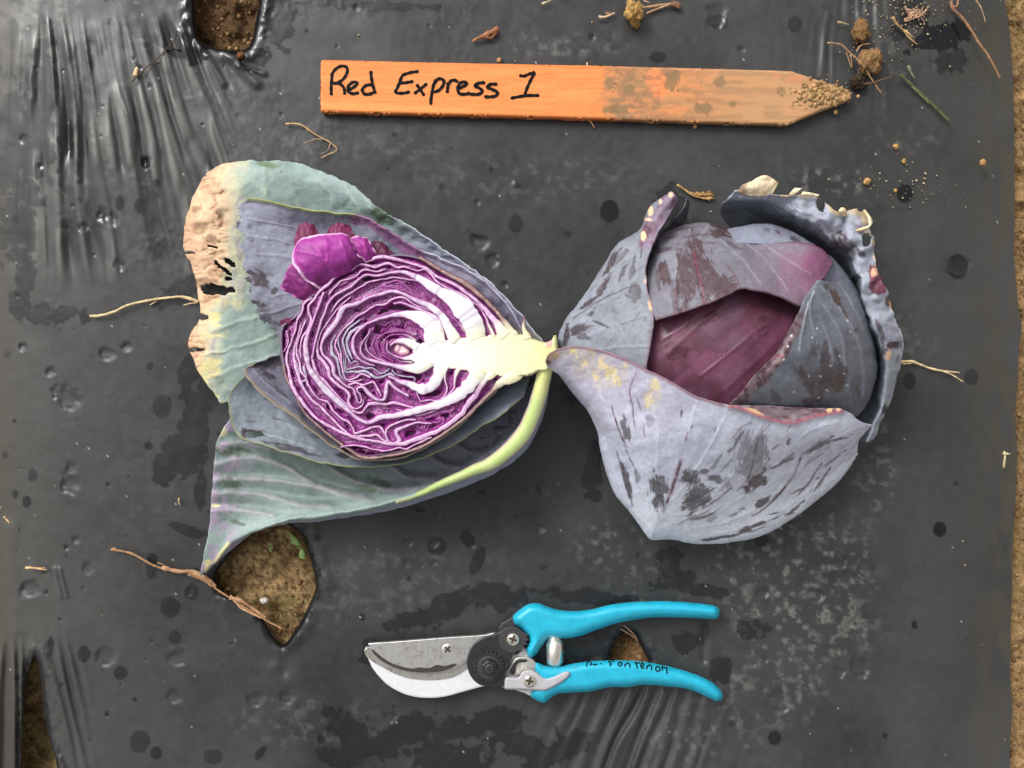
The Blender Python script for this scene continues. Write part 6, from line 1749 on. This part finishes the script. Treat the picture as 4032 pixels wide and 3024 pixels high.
# ---- right leaf
def p_right(U, V, s, t):
    c = mottled(U, V, lin(114, 118, 129), lin(94, 97, 107), 90., 25, .7)
    h = np.zeros(U.shape); rg = np.full(U.shape, .5)
    c, h = add_veins(U, V, c, h, [[(3205, 1150), (3188, 1220), (3205, 1300), (3222, 1400), (3226, 1480), (3210, 1560)], [(3208, 1155), (3265, 1235), (3310, 1320), (3325, 1420), (3340, 1520), (3345, 1600)], [(3230, 1130), (3330, 1250), (3385, 1370), (3398, 1470), (3395, 1560)], [(3185, 1190), (3160, 1300), (3150, 1380)], [(3225, 1250), (3260, 1330), (3275, 1420)], [(3310, 1120), (3360, 1210), (3400, 1300)]], lin(166, 170, 184), 4., .6, .7)
    c, rg = add_rubs(U, V, c, rg, [(3280, 1162, 17, 30, -25, .98), (3250, 1130, 8, 12, -30, .8), (3325, 1235, 8, 34, -30, .8), (3368, 1300, 10, 12, 0, .6), (3245, 1420, 22, 60, 5, .75), (3250, 1490, 40, 40, 0, .9), (3302, 1475, 30, 50, 5, .9), (3175, 1490, 26, 50, -35, .85), (3290, 1390, 10, 26, -15, .7), (3205, 1370, 16, 32, 0, .6), (3210, 1540, 30, 50, -20, .8), (3180, 1580, 24, 14, 0, .7), (3050, 1560, 14, 30, -40, .6), (3375, 1540, 6, 20, 0, .7)], lin(74, 62, 64))
    fold = sst(0.20, 0.15, s + 0.03 * (fbm(U / 30., V / 30., 2, 34) - .5)) * sst(0.16, 0.30, t)
    cf = mottled(U, V, lin(116, 98, 102), lin(74, 52, 58), 18., 26, 1.)
    c = c * (1 - fold[..., None]) + cf * fold[..., None]
    c = lay(c, fold * line(U, V, [(3080, 1400), (3020, 1420), (2960, 1470), (2900, 1540)], 4.) * .7, lin(150, 70, 90))
    r = np.random.RandomState(9)
    for i in range(16):
        x, y = r.uniform(3080, 3350), r.uniform(1250, 1580)
        c = lay(c, sst(5, 2.5, np.hypot(U - x, V - y)) * .8, lin(226, 226, 230))
    return c, rg, h + 1.2 * sst(.16, .02, s) * np.sin(t * 9)


leaf("wrapper_leaf", rc, [
    [(3216, 1107, 60), (3172, 1165, 67), (3144, 1228, 71), (3109, 1297, 74), (3062, 1385, 76), (3000, 1448, 76), (2925, 1535, 72), (2866, 1600, 66)],
    [(3236, 1106, 60), (3198, 1180, 67), (3172, 1260, 71), (3140, 1330, 74), (3095, 1420, 75), (3040, 1490, 74), (2960, 1570, 70), (2890, 1640, 62)],
    [(3285, 1112, 52), (3275, 1210, 60), (3255, 1310, 65), (3215, 1410, 67), (3150, 1520, 65), (3060, 1610, 58), (2980, 1680, 50)],
    [(3339, 1103, 40), (3372, 1200, 46), (3385, 1300, 50), (3372, 1420, 51), (3315, 1540, 48), (3200, 1650, 42), (3100, 1720, 38)],
    [(3352, 1112, 26), (3415, 1230, 26), (3448, 1380, 26), (3446, 1480, 26), (3400, 1600, 24), (3310, 1690, 20), (3200, 1760, 18)],
    [(3340, 1130, 4), (3390, 1240, 4), (3415, 1380, 4), (3412, 1480, 4), (3370, 1590, 4), (3280, 1670, 4), (3180, 1730, 4)]],
    150, 180, p_right, ripple=.8, rip_f=70., warp=4., seed=17)

# ---- big front leaf
FV = [[(2573, 2110), (2500, 1950), (2440, 1800), (2400, 1650), (2350, 1520), (2300, 1440)], [(2573, 2110), (2540, 1900), (2500, 1720), (2470, 1580), (2420, 1440)], [(2590, 2060), (2590, 1850), (2590, 1680), (2550, 1500)], [(2706, 1730), (2725, 1650), (2745, 1580)], [(2660, 2030), (2790, 1960), (2890, 1860), (2960, 1740), (3010, 1650)],
      [(2680, 2060), (2850, 2000), (2990, 1900), (3090, 1790), (3180, 1700), (3300, 1660)], [(2700, 2090), (2900, 2040), (3060, 1940), (3170, 1820), (3260, 1740), (3360, 1690)], [(2620, 2000), (2720, 1880), (2800, 1750), (2850, 1650)], [(2780, 2110), (2960, 2070), (3110, 1990), (3240, 1880), (3350, 1760)], [(2560, 2080), (2460, 1960), (2400, 1800), (2360, 1650), (2280, 1520)]]


def p_front(U, V, s, t):
    c = mottled(U, V, lin(198, 201, 216), lin(182, 184, 202), 110., 27, .7)
    c = lay(c, sst(1850, 1500, V) * sst(2900, 2500, U) * .55, lin(164, 152, 172))
    c = lay(c, sst(1800, 2050, V) * .65, lin(222, 226, 236))  # brighter light on the lower bulge painted into the leaf colour
    c = lay(c, sst(0.5, 0.9, s) * sst(2420, 2330, U) * .6, lin(140, 148, 162))
    h = np.zeros(U.shape); rg = np.full(U.shape, .5)
    c, h = add_veins(U, V, c, h, FV, lin(206, 210, 222), 4.5, .45, .3)
    # yellow mottling on the left wing
    yl = sst(0.50, 0.60, fbm(U / 30., V / 46., 4, 38)) * sst(0.04, 0.10, np.abs(fbm(U / 14., V / 20., 2, 39) - .5))
    zone = np.maximum.reduce([blob(U, V, 2300, 1425, 46, 60, 15, .6, .3, 40, 40.), blob(U, V, 2380, 1470, 46, 66, 10, .6, .3, 41, 40.), blob(U, V, 2445, 1470, 36, 44, 0, .6, .3, 42, 40.), blob(U, V, 2570, 1555, 30, 60, 10, .6, .3, 43, 40.), blob(U, V, 2235, 1390, 50, 20, -10, .6, .3, 44, 40.)])
    c = lay(c, np.clip(zone * (0.25 + yl), 0, 1) * .9, lin(224, 204, 150))
    c = lay(c, blob(U, V, 2170, 1400, 30, 26, 0, .6, .5, 45, 20.) * .8, lin(206, 170, 136))
    c = lay(c, blob(U, V, 2158, 1424, 14, 10, 20, .4, .5, 46, 8.) * .9, lin(126, 88, 46))
    # rubbed patches and dark vein lines
    rubs = [(2594, 1928, 30, 56, -3), (2718, 1880, 34, 38, 20), (2742, 1958, 58, 36, -30), (2815, 1882, 30, 18, 0, .8), (2770, 1858, 20, 10, 0, .8), (2975, 1890, 54, 30, -42), (2940, 1775, 40, 60, 10, .55), (2990, 1770, 26, 52, 5, .6), (2950, 1840, 40, 40, 0, .5), (2465, 1690, 14, 46, -12, .8), (2472, 1900, 10, 74, -13), (2455, 1860, 6, 60, -16, .7),
            (2995, 1978, 44, 12, -38), (2824, 2116, 60, 6, -10), (2970, 2068, 70, 10, -22), (3220, 1756, 52, 9, -32, .8), (3296, 1728, 46, 8, -15, .8), (3102, 1738, 8, 14, 20, .8), (3050, 1960, 40, 6, -45, .6), (2510, 1880, 8, 30, -10, .6), (2740, 2030, 60, 5, -25, .6), (2800, 2040, 20, 8, -30, .5), (3240, 1880, 50, 5, -55, .7), (3290, 1800, 46, 4, -40, .6), (3130, 2000, 50, 6, -40, .8), (2930, 2095, 60, 5, -14, .8), (2860, 1900, 20, 26, 0, .4), (2560, 1660, 14, 22, 0, .35)]
    rr = np.random.RandomState(17)
    for i in range(46):
        a = rr.uniform(-1.75, -0.12); q = rr.uniform(180, 800)
        x, y = 2573 + q * math.cos(a), 2116 + q * math.sin(a) * 0.9
        if not inside(np.array([x]), np.array([y]), [(2330, 1560), (2700, 1620), (3300, 1680), (3340, 1800), (3100, 2030), (2640, 2090), (2430, 1900)])[0]: continue
        l = 10 + 40 * rr.rand() ** 2
        rubs.append((x, y, l, 2.5 + 5 * rr.rand() ** 2, math.degrees(a) + rr.normal(0, 8), 0.45 + 0.4 * rr.rand()))
    c, rg = add_rubs(U, V, c, rg, rubs, lin(70, 60, 62))
    for pl, wd in [([(2612, 2012), (2636, 1950), (2660, 1880), (2682, 1812)], 8), ([(2700, 1730), (2708, 1700)], 4), ([(2905, 1930), (2950, 1870), (2968, 1800), (2980, 1740)], 3.2), ([(2930, 1925), (2990, 1860), (3030, 1800)], 3.), ([(3075, 1935), (3115, 1880), (3140, 1830), (3160, 1780)], 4.5), ([(3080, 1930), (3020, 1990), (2960, 2030)], 3.),
                   ([(3140, 1950), (3190, 1890), (3235, 1820)], 3.2), ([(2700, 2030), (2800, 1980), (2880, 1920)], 3.), ([(2408, 1600), (2440, 1690), (2470, 1760)], 2.6), ([(2505, 1470), (2480, 1530), (2490, 1600), (2500, 1680)], 2.6), ([(2885, 1720), (2920, 1680), (2960, 1660)], 2.4), ([(3000, 1700), (3040, 1660)], 2.4), ([(3095, 1700), (3112, 1672)], 2.4), ([(2420, 1640), (2470, 1780), (2510, 1860)], 2.2)]:
        c = lay(c, line(U, V, pl, wd) * (.55 + .6 * sst(.4, .6, fbm(U / 16., V / 16., 2, 47))).clip(0, 1), lin(92, 46, 62))
    c = lay(c, scratches(U, V, 40, (3150, 1760, 3380, 2000), -50, 60, 12, 1.8) * .6, lin(92, 84, 86))
    c = lay(c, scratches(U, V, 24, (2700, 1780, 3050, 2080), -40, 40, 13, 1.6) * .5, lin(92, 84, 86))
    # rolled-over rim: dark red edge line, brownish grey underside
    low = np.interp(U, [2840, 2900, 3000, 3075, 3130, 3200, 3318, 3340], [1590, 1604, 1640, 1664, 1664, 1640, 1622, 1600])
    roll = sst(4, -4, V - low) * sst(2850, 2880, U) * sst(3360, 3330, U)
    crl = mottled(U, V, lin(150, 134, 142), lin(128, 108, 116), 26., 28, .9)
    crl = lay(crl, sst(.55, .68, fbm(U / 26., V / 12., 4, 48)) * .8, lin(96, 52, 60))
    crl = lay(crl, (blob(U, V, 2965, 1622, 34, 9, 18, .5, .7, 49, 14.) + blob(U, V, 2895, 1606, 24, 5, 14, .5, .6, 49, 14.) + blob(U, V, 3266, 1616, 12, 11, 0, .4, .5, 50, 10.) + blob(U, V, 3300, 1616, 7, 6, 0, .4, .5, 51, 10.)).clip(0, 1) * .9, lin(240, 200, 150))
    c = c * (1 - roll[..., None]) + crl * roll[..., None]
    c = lay(c, np.exp(-((V - low) / 5.) ** 2) * sst(2850, 2880, U) * sst(3340, 3300, U) * .8, lin(190, 96, 112))
    c = lay(c, sst(.03, .008, s) * sst(2880, 2840, U) * .75, lin(132, 86, 96))
    h = h + roll * (-3.0) * sst(0, 50, low - V) + 1.6 * np.exp(-((V - low) / 12.) ** 2) * sst(2850, 2880, U) * sst(3340, 3300, U)
    return c, rg, h


leaf("wrapper_leaf", rc, [
    [(2149, 1427, 62), (2163, 1396, 66), (2204, 1372, 68), (2274, 1365, 71), (2357, 1375, 74), (2448, 1406, 77), (2545, 1454, 79), (2657, 1510, 80), (2761, 1566, 80), (2866, 1593, 78), (2980, 1598, 72), (3075, 1600, 65), (3214, 1608, 56), (3318, 1614, 50), (3398, 1664, 42), (3436, 1673, 38)],
    [(2152, 1440, 58), (2200, 1425, 62), (2300, 1445, 66), (2420, 1505, 70), (2550, 1580, 73), (2700, 1655, 74), (2860, 1705, 72), (3050, 1715, 63), (3230, 1705, 51), (3360, 1695, 42), (3416, 1690, 37)],
    [(2168, 1452, 54), (2240, 1490, 57), (2340, 1580, 60), (2450, 1690, 63), (2580, 1775, 64), (2740, 1825, 62), (2900, 1845, 58), (3080, 1835, 49), (3240, 1797, 40), (3380, 1735, 33)],
    [(2185, 1456, 48), (2285, 1565, 49), (2368, 1690, 47), (2438, 1830, 45), (2528, 1945, 43), (2650, 1995, 43), (2800, 2005, 41), (2960, 1985, 38), (3120, 1935, 33), (3260, 1858, 29), (3376, 1775, 26)],
    [(2195, 1460, 40), (2258, 1546, 38), (2340, 1658, 36), (2383, 1837, 31), (2425, 1942, 27), (2488, 2018, 24), (2550, 2108, 21), (2573, 2122, 21), (2640, 2119, 21), (2747, 2137, 20), (2866, 2131, 20), (3005, 2103, 20), (3146, 2019, 20), (3299, 1894, 20), (3376, 1786, 21)],
    [(2230, 1455, 26), (2295, 1560, 15), (2372, 1680, 8), (2410, 1830, 5), (2450, 1930, 3), (2505, 2000, 3), (2575, 2060, 2), (2620, 2072, 2), (2750, 2085, 2), (2870, 2080, 2), (2990, 2055, 2), (3120, 1985, 2), (3260, 1872, 3), (3350, 1776, 5)]],
    230, 330, p_front, ripple=.9, rip_f=90., warp=3.5, seed=18)


# ------------------------------------------------------------------ loose bits on the film
ST_TAN, ST_BRN, ST_PALE = (196, 160, 118), (136, 100, 70), (222, 196, 150)


def strand_path(pts, step=9.0, z=0.0016, wob=2.0, seed=0, lift=0.0025):
    P = np.array(pts, float)
    L = np.linalg.norm(np.diff(P, axis=0), axis=1).sum()
    R = resample(P, max(5, int(L / step)))
    t = np.linspace(0, 1, len(R))
    R = R + wob * 2 * (np.stack([fbm(t * L / 30. + seed, t * 0 + 1.1, 2, 4), fbm(t * L / 30. + seed, t * 0 + 8.4, 2, 6)], 1) - 0.5)
    zz = z + lift * np.abs(fbm(t * 5 + seed, t * 0 + 3.3, 2, 8) - 0.35)
    return [(u, v, zz[i]) for i, (u, v) in enumerate(R)]


def straw(name, label, cat, strands, colr=ST_TAN, group=None, z=0.0016, part="strand"):
    """strands: list of (points, r0, r1); first one is the stem"""
    u0, v0 = strands[0][0][0]
    root = thing(name, label, cat, u0, v0, 0.0, group)
    for i, sdef in enumerate(strands):
        pts, r0, r1 = sdef[:3]
        c = sdef[3] if len(sdef) > 3 else colr
        path = strand_path(pts, z=z + r0 * S * 0.5, seed=i * 3.7 + u0 * 0.01)
        n = len(path)
        rr = np.linspace(r0, r1, n) * (0.8 + 0.4 * np.random.RandomState(int(u0) + i).rand(n))
        tube("stem" if i == 0 else part, path, rr, M_STRAW, root, 6, c, 0.85, 0.6, True, int(u0) + i, 0.3)
    return root


def clod(name, label, u, v, ru, rv, h, colr=(168, 130, 84), z=0.0, cat="soil clod", seed=0, group=None, angular=0.5):
    bm = bmesh.new(); bmesh.ops.create_icosphere(bm, subdivisions=4 if max(ru, rv) > 25 else 3, radius=1)
    b = np.array([x.co[:] for x in bm.verts]); tri = np.array([[x.index for x in f.verts] for f in bm.faces]); bm.free()
    n1 = fbm(b[:, 0] * 1.6 + seed, b[:, 1] * 1.6 + b[:, 2] * 1.3, 3, 11) - 0.5
    n2 = fbm(b[:, 0] * 6 + seed + b[:, 2] * 5, b[:, 1] * 6 - b[:, 2] * 4, 3, 15) - 0.5
    n3 = fbm(b[:, 0] * 16 + b[:, 2] * 11, b[:, 1] * 16 + b[:, 2] * 9 + seed, 2, 19) - 0.5
    r = 1 + angular * 1.2 * n1 + 0.55 * n2 + 0.3 * n3
    b = b * r[:, None]
    x, y, zz = W(u, v, z)
    V = np.stack([x + b[:, 0] * ru * S, y + b[:, 1] * rv * S, z + np.maximum(0.0003, (b[:, 2] * 0.5 + 0.42) * h)], 1)
    c = lin(*colr)[None] * (0.8 + 0.9 * (n2 + n3 + 0.25))[:, None]
    me = mk_mesh(name, V, None, tri, np.clip(c, .01, .8), np.full(len(V), 0.95))
    o = link(name, me, M_SOIL)
    return tag(o, label, cat, group)


straw("dry_root", "long pale dry root lying left of the cut cabbage half", "dry root", [([(353, 1244), (386, 1244), (452, 1226), (512, 1199), (603, 1181), (693, 1169), (740, 1172), (785, 1188)], 5.5, 4), ([(590, 1200), (604, 1194), (620, 1184)], 2, 1.5), ([(722, 1202), (750, 1196), (784, 1192)], 2, 2), ([(700, 1168), (745, 1180), (782, 1190)], 2.4, 2)], ST_PALE)
straw("dry_root", "thin forked dry root below the left end of the orange stake", "dry root", [([(1125, 488), (1185, 492), (1245, 532), (1292, 556), (1328, 588), (1300, 604), (1265, 622)], 3.6, 2.4), ([(1276, 550), (1240, 548), (1195, 562)], 2, 1), ([(1300, 565), (1290, 590), (1262, 606)], 1.8, 1), ([(1205, 505), (1212, 520)], 1.4, .8)], ST_TAN)
straw("dry_root", "short pale forked root at the right side of the uncut cabbage", "dry root", [([(3545, 1424), (3592, 1424), (3665, 1451), (3720, 1461), (3778, 1467)], 6, 2.2), ([(3650, 1446), (3698, 1457), (3745, 1474), (3794, 1504)], 3, 2), ([(3552, 1432), (3590, 1430)], 4, 2.5)], ST_PALE)
straw("withered_stalk", "long frayed brown stem reaching into the diamond-shaped planting hole", "dead stem", [([(437, 2164), (519, 2180), (601, 2225), (671, 2247), (747, 2256), (810, 2285), (848, 2316), (899, 2350), (962, 2390), (1038, 2436), (1114, 2478)], 5, 4, (168, 128, 92)),
      ([(640, 2236), (700, 2250), (760, 2252), (820, 2278), (850, 2310)], 9, 5, (176, 136, 104)), ([(740, 2262), (790, 2280), (840, 2312)], 7, 3, (150, 112, 84)), ([(760, 2258), (800, 2270), (836, 2296)], 6, 3, (196, 156, 122)), ([(905, 2352), (950, 2366), (985, 2390), (1050, 2432)], 9, 5, (176, 134, 100)), ([(930, 2350), (970, 2376), (1000, 2410)], 7, 3, (150, 110, 80)),
      ([(920, 2362), (960, 2400), (1030, 2434)], 6, 3, (196, 154, 120)), ([(620, 2215), (640, 2222), (665, 2236)], 2, 1), ([(437, 2164), (450, 2158), (462, 2166)], 4, 2)], (176, 136, 100), part="fibre")
straw("dead_vine", "long brown vine tendril hanging down from the top right corner", "dead stem", [([(3748, -6), (3751, 30), (3791, 72), (3833, 133), (3863, 181), (3899, 229), (3932, 295), (3938, 312)], 6, 4, (150, 112, 84)), ([(3752, 25), (3770, 22), (3772, -6)], 5, 3, (160, 118, 88)), ([(3840, -5), (3868, 40), (3882, 88)], 2.6, 1.4, (190, 160, 126))], ST_BRN)
straw("grass_blade", "straight olive green grass blade near the pointed end of the stake", "grass blade", [([(3545, 293), (3590, 334), (3634, 374), (3700, 440), (3740, 477)], 5, 5, (92, 98, 62)), ([(3548, 300), (3600, 350), (3660, 408)], 2, 2, (130, 134, 92)), ([(3575, 258), (3588, 285), (3602, 312)], 6, 4, (128, 128, 104))], part="strip")
straw("dry_twig", "thin dark twig beside the upper planting hole", "dry twig", [([(516, 322), (560, 282), (610, 238), (650, 200), (690, 155)], 3.4, 2.6, (84, 70, 58)), ([(690, 155), (700, 120), (735, 165)], 2, 1.5, (60, 52, 46))], ST_BRN)
straw("dry_fibre_tuft", "brown fibrous straw tuft between the two upper leaves of the uncut cabbage", "straw tuft", [([(2664, 727), (2700, 748), (2725, 768), (2780, 782), (2806, 778)], 4, 5, (186, 144, 96))] + [([(2716 + 6 * i, 756 + 3 * (i % 4)), (2750 + 4 * i, 770 - 2 * (i % 3)), (2796 + (i % 5) * 5, 752 + 8 * (i % 6))], 3.2, 1.8, (172 + 8 * (i % 3), 132 + 6 * (i % 3), 84)) for i in range(9)], part="fibre")
straw("root_tuft", "bristly pale root tuft near the top edge, right of the stake", "root tuft", [([(3576, 84), (3584, 60), (3604, 40)], 5, 3, (160, 122, 90))] + [([(3560 + 5 * (i % 6), 30 + 9 * (i % 7)), (3590 + 3 * i, 38 + 7 * (i % 5)), (3616 + 5 * (i % 10), 18 + 9 * ((i * 7) % 9))], 2.4, 1.0, (206 - 6 * (i % 4), 166 - 6 * (i % 4), 128)) for i in range(14)], part="fibre")
straw("dry_straw", "small twisted straw piece left of the bristly root tuft", "straw", [([(3513, 66), (3532, 96), (3560, 122), (3590, 158), (3616, 176)], 6, 3, (170, 138, 92)), ([(3560, 120), (3580, 132), (3596, 150)], 5, 2, (196, 164, 112))], ST_TAN)
straw("dry_straw", "pale straw bit pointing left above the brown clump at the stake tip", "straw", [([(3296, 87), (3320, 90), (3342, 98)], 3, 2, (196, 170, 130))])
straw("dry_straw", "crossing dry stalks draped over the brown clump beside the stake tip", "straw", [([(3257, 169), (3308, 175), (3350, 211), (3399, 259), (3441, 325), (3471, 368)], 4, 2.4, (166, 132, 100)), ([(3332, 205), (3344, 240), (3356, 266), (3352, 220)], 3, 2, (150, 118, 88)), ([(3405, 332), (3460, 318), (3513, 301)], 3.4, 2, (112, 84, 64)), ([(3372, 205), (3390, 178), (3428, 172)], 3, 2, (188, 150, 110))], ST_TAN, z=0.004)
clod("soil_clod", "upper rounded brown soil clump with fibres, right of the stake tip", 3378, 140, 32, 46, 0.009, (128, 96, 62), seed=2)
clod("soil_clod", "lower crumbly brown soil clump touching the stake tip side", 3416, 252, 44, 50, 0.009, (136, 104, 68), seed=5)
clod("soil_clod", "dark damp soil lump right beside the stake point", 3372, 330, 34, 30, 0.006, (60, 48, 36), seed=9)
clod("soil_clod", "angular tan soil clod at the top edge, above the stake", 2494, 72, 32, 44, 0.012, (176, 138, 82), seed=3, angular=.9)
straw("dry_straw", "dry stalk with a brown seed head at the top edge, beside the tan clod", "straw", [([(2494, 33), (2560, 26), (2620, 18), (2675, 12)], 5, 5, (176, 138, 104)), ([(2545, 54), (2590, 34), (2640, 16)], 4, 4, (186, 150, 116)), ([(2535, 2), (2560, 12)], 3, 2), ([(2640, 14), (2660, 24), (2680, 34)], 9, 6, (122, 88, 66)), ([(2650, 8), (2668, 16), (2682, 22)], 8, 5, (140, 104, 78))], part="strand")
straw("wood_chip", "reddish brown bark sliver above the middle of the stake", "wood chip", [([(1861, 163), (1890, 146), (1925, 132), (1962, 114)], 5, 12, (160, 110, 78)), ([(1884, 150), (1918, 146), (1935, 150), (1956, 128)], 8, 5, (136, 92, 64)), ([(1915, 124), (1940, 124)], 5, 4, (170, 120, 90))], part="splinter")
straw("leaf_scrap", "pale boat-shaped husk scrap left of the tan clod", "leaf scrap", [([(2358, 66), (2386, 66), (2420, 50)], 6, 3, (214, 186, 150)), ([(2384, 50), (2396, 54), (2404, 48)], 5, 3, (170, 126, 90))])
straw("leaf_scrap", "pale curled scrap touching the top edge of the picture", "leaf scrap", [([(2134, 16), (2156, 8), (2172, 0)], 6, 3, (204, 184, 150))])
straw("dry_straw", "short tan straw chip on the film at the far left, below mid height", "straw", [([(102, 2236), (130, 2236), (160, 2240), (184, 2244)], 5, 3, (216, 176, 132)), ([(110, 2232), (150, 2236), (176, 2234)], 3, 2, (196, 152, 110))])
straw("dry_straw", "tiny curled tan chip at the left picture edge", "straw", [([(18, 2034), (28, 2046), (38, 2060)], 5, 3, (216, 176, 132))])
straw("dry_straw", "tiny curved pale fibre left of the big green wrapper leaf", "straw", [([(705, 1962), (704, 1976), (710, 1990)], 3, 2, (220, 190, 150))])
straw("dry_straw", "pale T-shaped straw bit near the right edge of the film", "straw", [([(3953, 1842), (3956, 1810), (3955, 1776)], 5, 4, (200, 184, 140)), ([(3948, 1786), (3966, 1786), (3980, 1788)], 4, 2, (206, 190, 150))])
straw("seed_husk", "pale oval seed husk beside the thin dark twig", "seed husk", [([(530, 300), (534, 282), (542, 266)], 9, 7, (226, 196, 150))])
straw("dry_twig", "small forked brown twig at the rim of the hole between the pruner grips", "dry twig", [([(2456, 2462), (2478, 2480), (2500, 2506), (2512, 2532)], 3, 2, (170, 128, 104)), ([(2444, 2476), (2470, 2492), (2498, 2510)], 3, 2, (150, 112, 90))])
straw("dry_straw", "thin straw sliver poking out under the lower edge of the stake", "straw", [([(2318, 470), (2332, 486), (2342, 504)], 3, 2, (196, 150, 106))])
straw("dry_straw", "short stub of straw above the upper edge of the stake", "straw", [([(2312, 262), (2313, 246)], 4, 3, (206, 184, 144))])
CL = [(3525, 579, 12, "small tan soil crumb right of the stake and below the grass blade", 4), (3556, 636, 9, "tiny pale crumb just below the small tan crumb on the right", 6), (3411, 717, 14, "rough tan soil crumb above the ragged cabbage leaf", 7), (3866, 642, 13, "round tan soil crumb standing alone near the right film edge", 8), (1966, 238, 9, "small orange-brown crumb on the upper edge of the stake", 10),
      (2736, 500, 8, "pale round crumb below the lower edge of the stake", 11), (950, 221, 14, "reddish soil crumb on the lip of the upper planting hole", 12), (3523, 752, 7, "tiny pale crumb on the rim of a dark water drop", 13)]
for (u, v, r, lb, sd_) in CL:
    clod("soil_crumb", lb, u, v, r, r, r * S * 1.5, (190, 148, 96) if sd_ != 12 else (122, 78, 48), seed=sd_, cat="soil crumb", group="soil crumbs scattered on the film")
# fine grit around the top right litter and on the film
r_ = np.random.RandomState(21)
sp = []
for i in range(420):
    k = i % 6
    if k < 3: u, v = r_.normal(3560, 90), abs(r_.normal(60, 80))
    elif k == 3: u, v = r_.normal(3400, 50), r_.normal(240, 80)
    elif k == 4: u, v = r_.normal(3560, 120), r_.normal(740, 40)
    else: u, v = r_.uniform(60, 3900), r_.uniform(30, 3000)
    sp.append((u, v, 0.0004, 1.0 + 2.6 * r_.rand() ** 2))
o = link("grit", crumb_mesh("grit", sp, 4, (188, 168, 132)), M_SOIL)
tag(o, "fine pale grit and plant crumbs scattered over the film", "grit", kind="stuff")

# ---- things in the planting holes
def green_leaf(pts, z):
    return inflate(pts, z - 0.0008, z + 0.0008, 14, 3.5, colfn=lambda U, V: (mottled(U, V, lin(136, 166, 92), lin(118, 150, 80), 14., 3, .6), np.full(U.shape, .5)), name="cotyledon")


sd1 = thing("weed_seedling", "small green seedling with two flat leaves in the diamond-shaped hole", "seedling", 1180, 2150, -0.008)
link("cotyledon", green_leaf([(1140, 2098), (1160, 2112), (1176, 2128), (1182, 2146), (1168, 2148), (1150, 2140), (1142, 2120)], -0.0045), M_LEAF, sd1)
link("cotyledon", green_leaf([(1184, 2162), (1196, 2164), (1202, 2182), (1200, 2200), (1186, 2200), (1176, 2184)], -0.0050), M_LEAF, sd1)
tube("stem", [(1170, 2150, -.009), (1178, 2155, -.0065), (1186, 2162, -.005)], 3, M_STRAW, sd1, 8, (120, 150, 90))
sd2 = thing("weed_seedling", "tiny cloverlike seedling of dot leaves in the diamond-shaped hole", "seedling", 1066, 2155, -0.008)
for (x, y) in ((1058, 2148), (1068, 2146), (1062, 2160), (1071, 2157), (1065, 2168)):
    link("leaflet", green_leaf(disc_poly(x, y, 5, 8), -0.0055), M_LEAF, sd2)
tube("stem", [(1064, 2156, -.010), (1065, 2156, -.0055)], 1.5, M_STRAW, sd2, 6, (120, 150, 90))
clod("pebble", "small white pebble in the diamond-shaped hole beside the frayed stem", 1044, 2362, 16, 12, 0.004, (226, 216, 200), z=-0.009, cat="pebble", seed=14, angular=.2)
clod("soil_clod", "round brown soil lump inside the diamond-shaped hole, left part", 975, 2245, 16, 16, 0.004, (120, 92, 58), z=-0.010, seed=15)

# loose soil crumbs in the planting holes and beside the bed
r_ = np.random.RandomState(33)
sp = []
for k, P in HOLES.items():
    lo, hi = P.min(0), P.max(0)
    for i in range(260 if k == 'diamond' else 120):
        u, v = r_.uniform(lo[0], hi[0]), r_.uniform(max(lo[1], -60), min(hi[1], 3080))
        if inside(np.array([u]), np.array([v]), P)[0]:
            sp.append((u, v, float(soil_z(np.array([u]), np.array([v]))[0]) - 0.0003, 2.0 + 7.0 * r_.rand() ** 3))
for i in range(420):
    v = r_.uniform(-40, 3060); u = r_.uniform(0, 1) * 110 + float(edge_u(np.array([v]))[0]) + 6
    sp.append((u, v, float(soil_z(np.array([u]), np.array([v]))[0]) - 0.0003, 2.0 + 7.0 * r_.rand() ** 3))
o = link("soil_crumbs", crumb_mesh("soil_crumbs", sp, 6, (150, 120, 82)), M_SOIL, GROUND)
o["kind"] = "stuff"
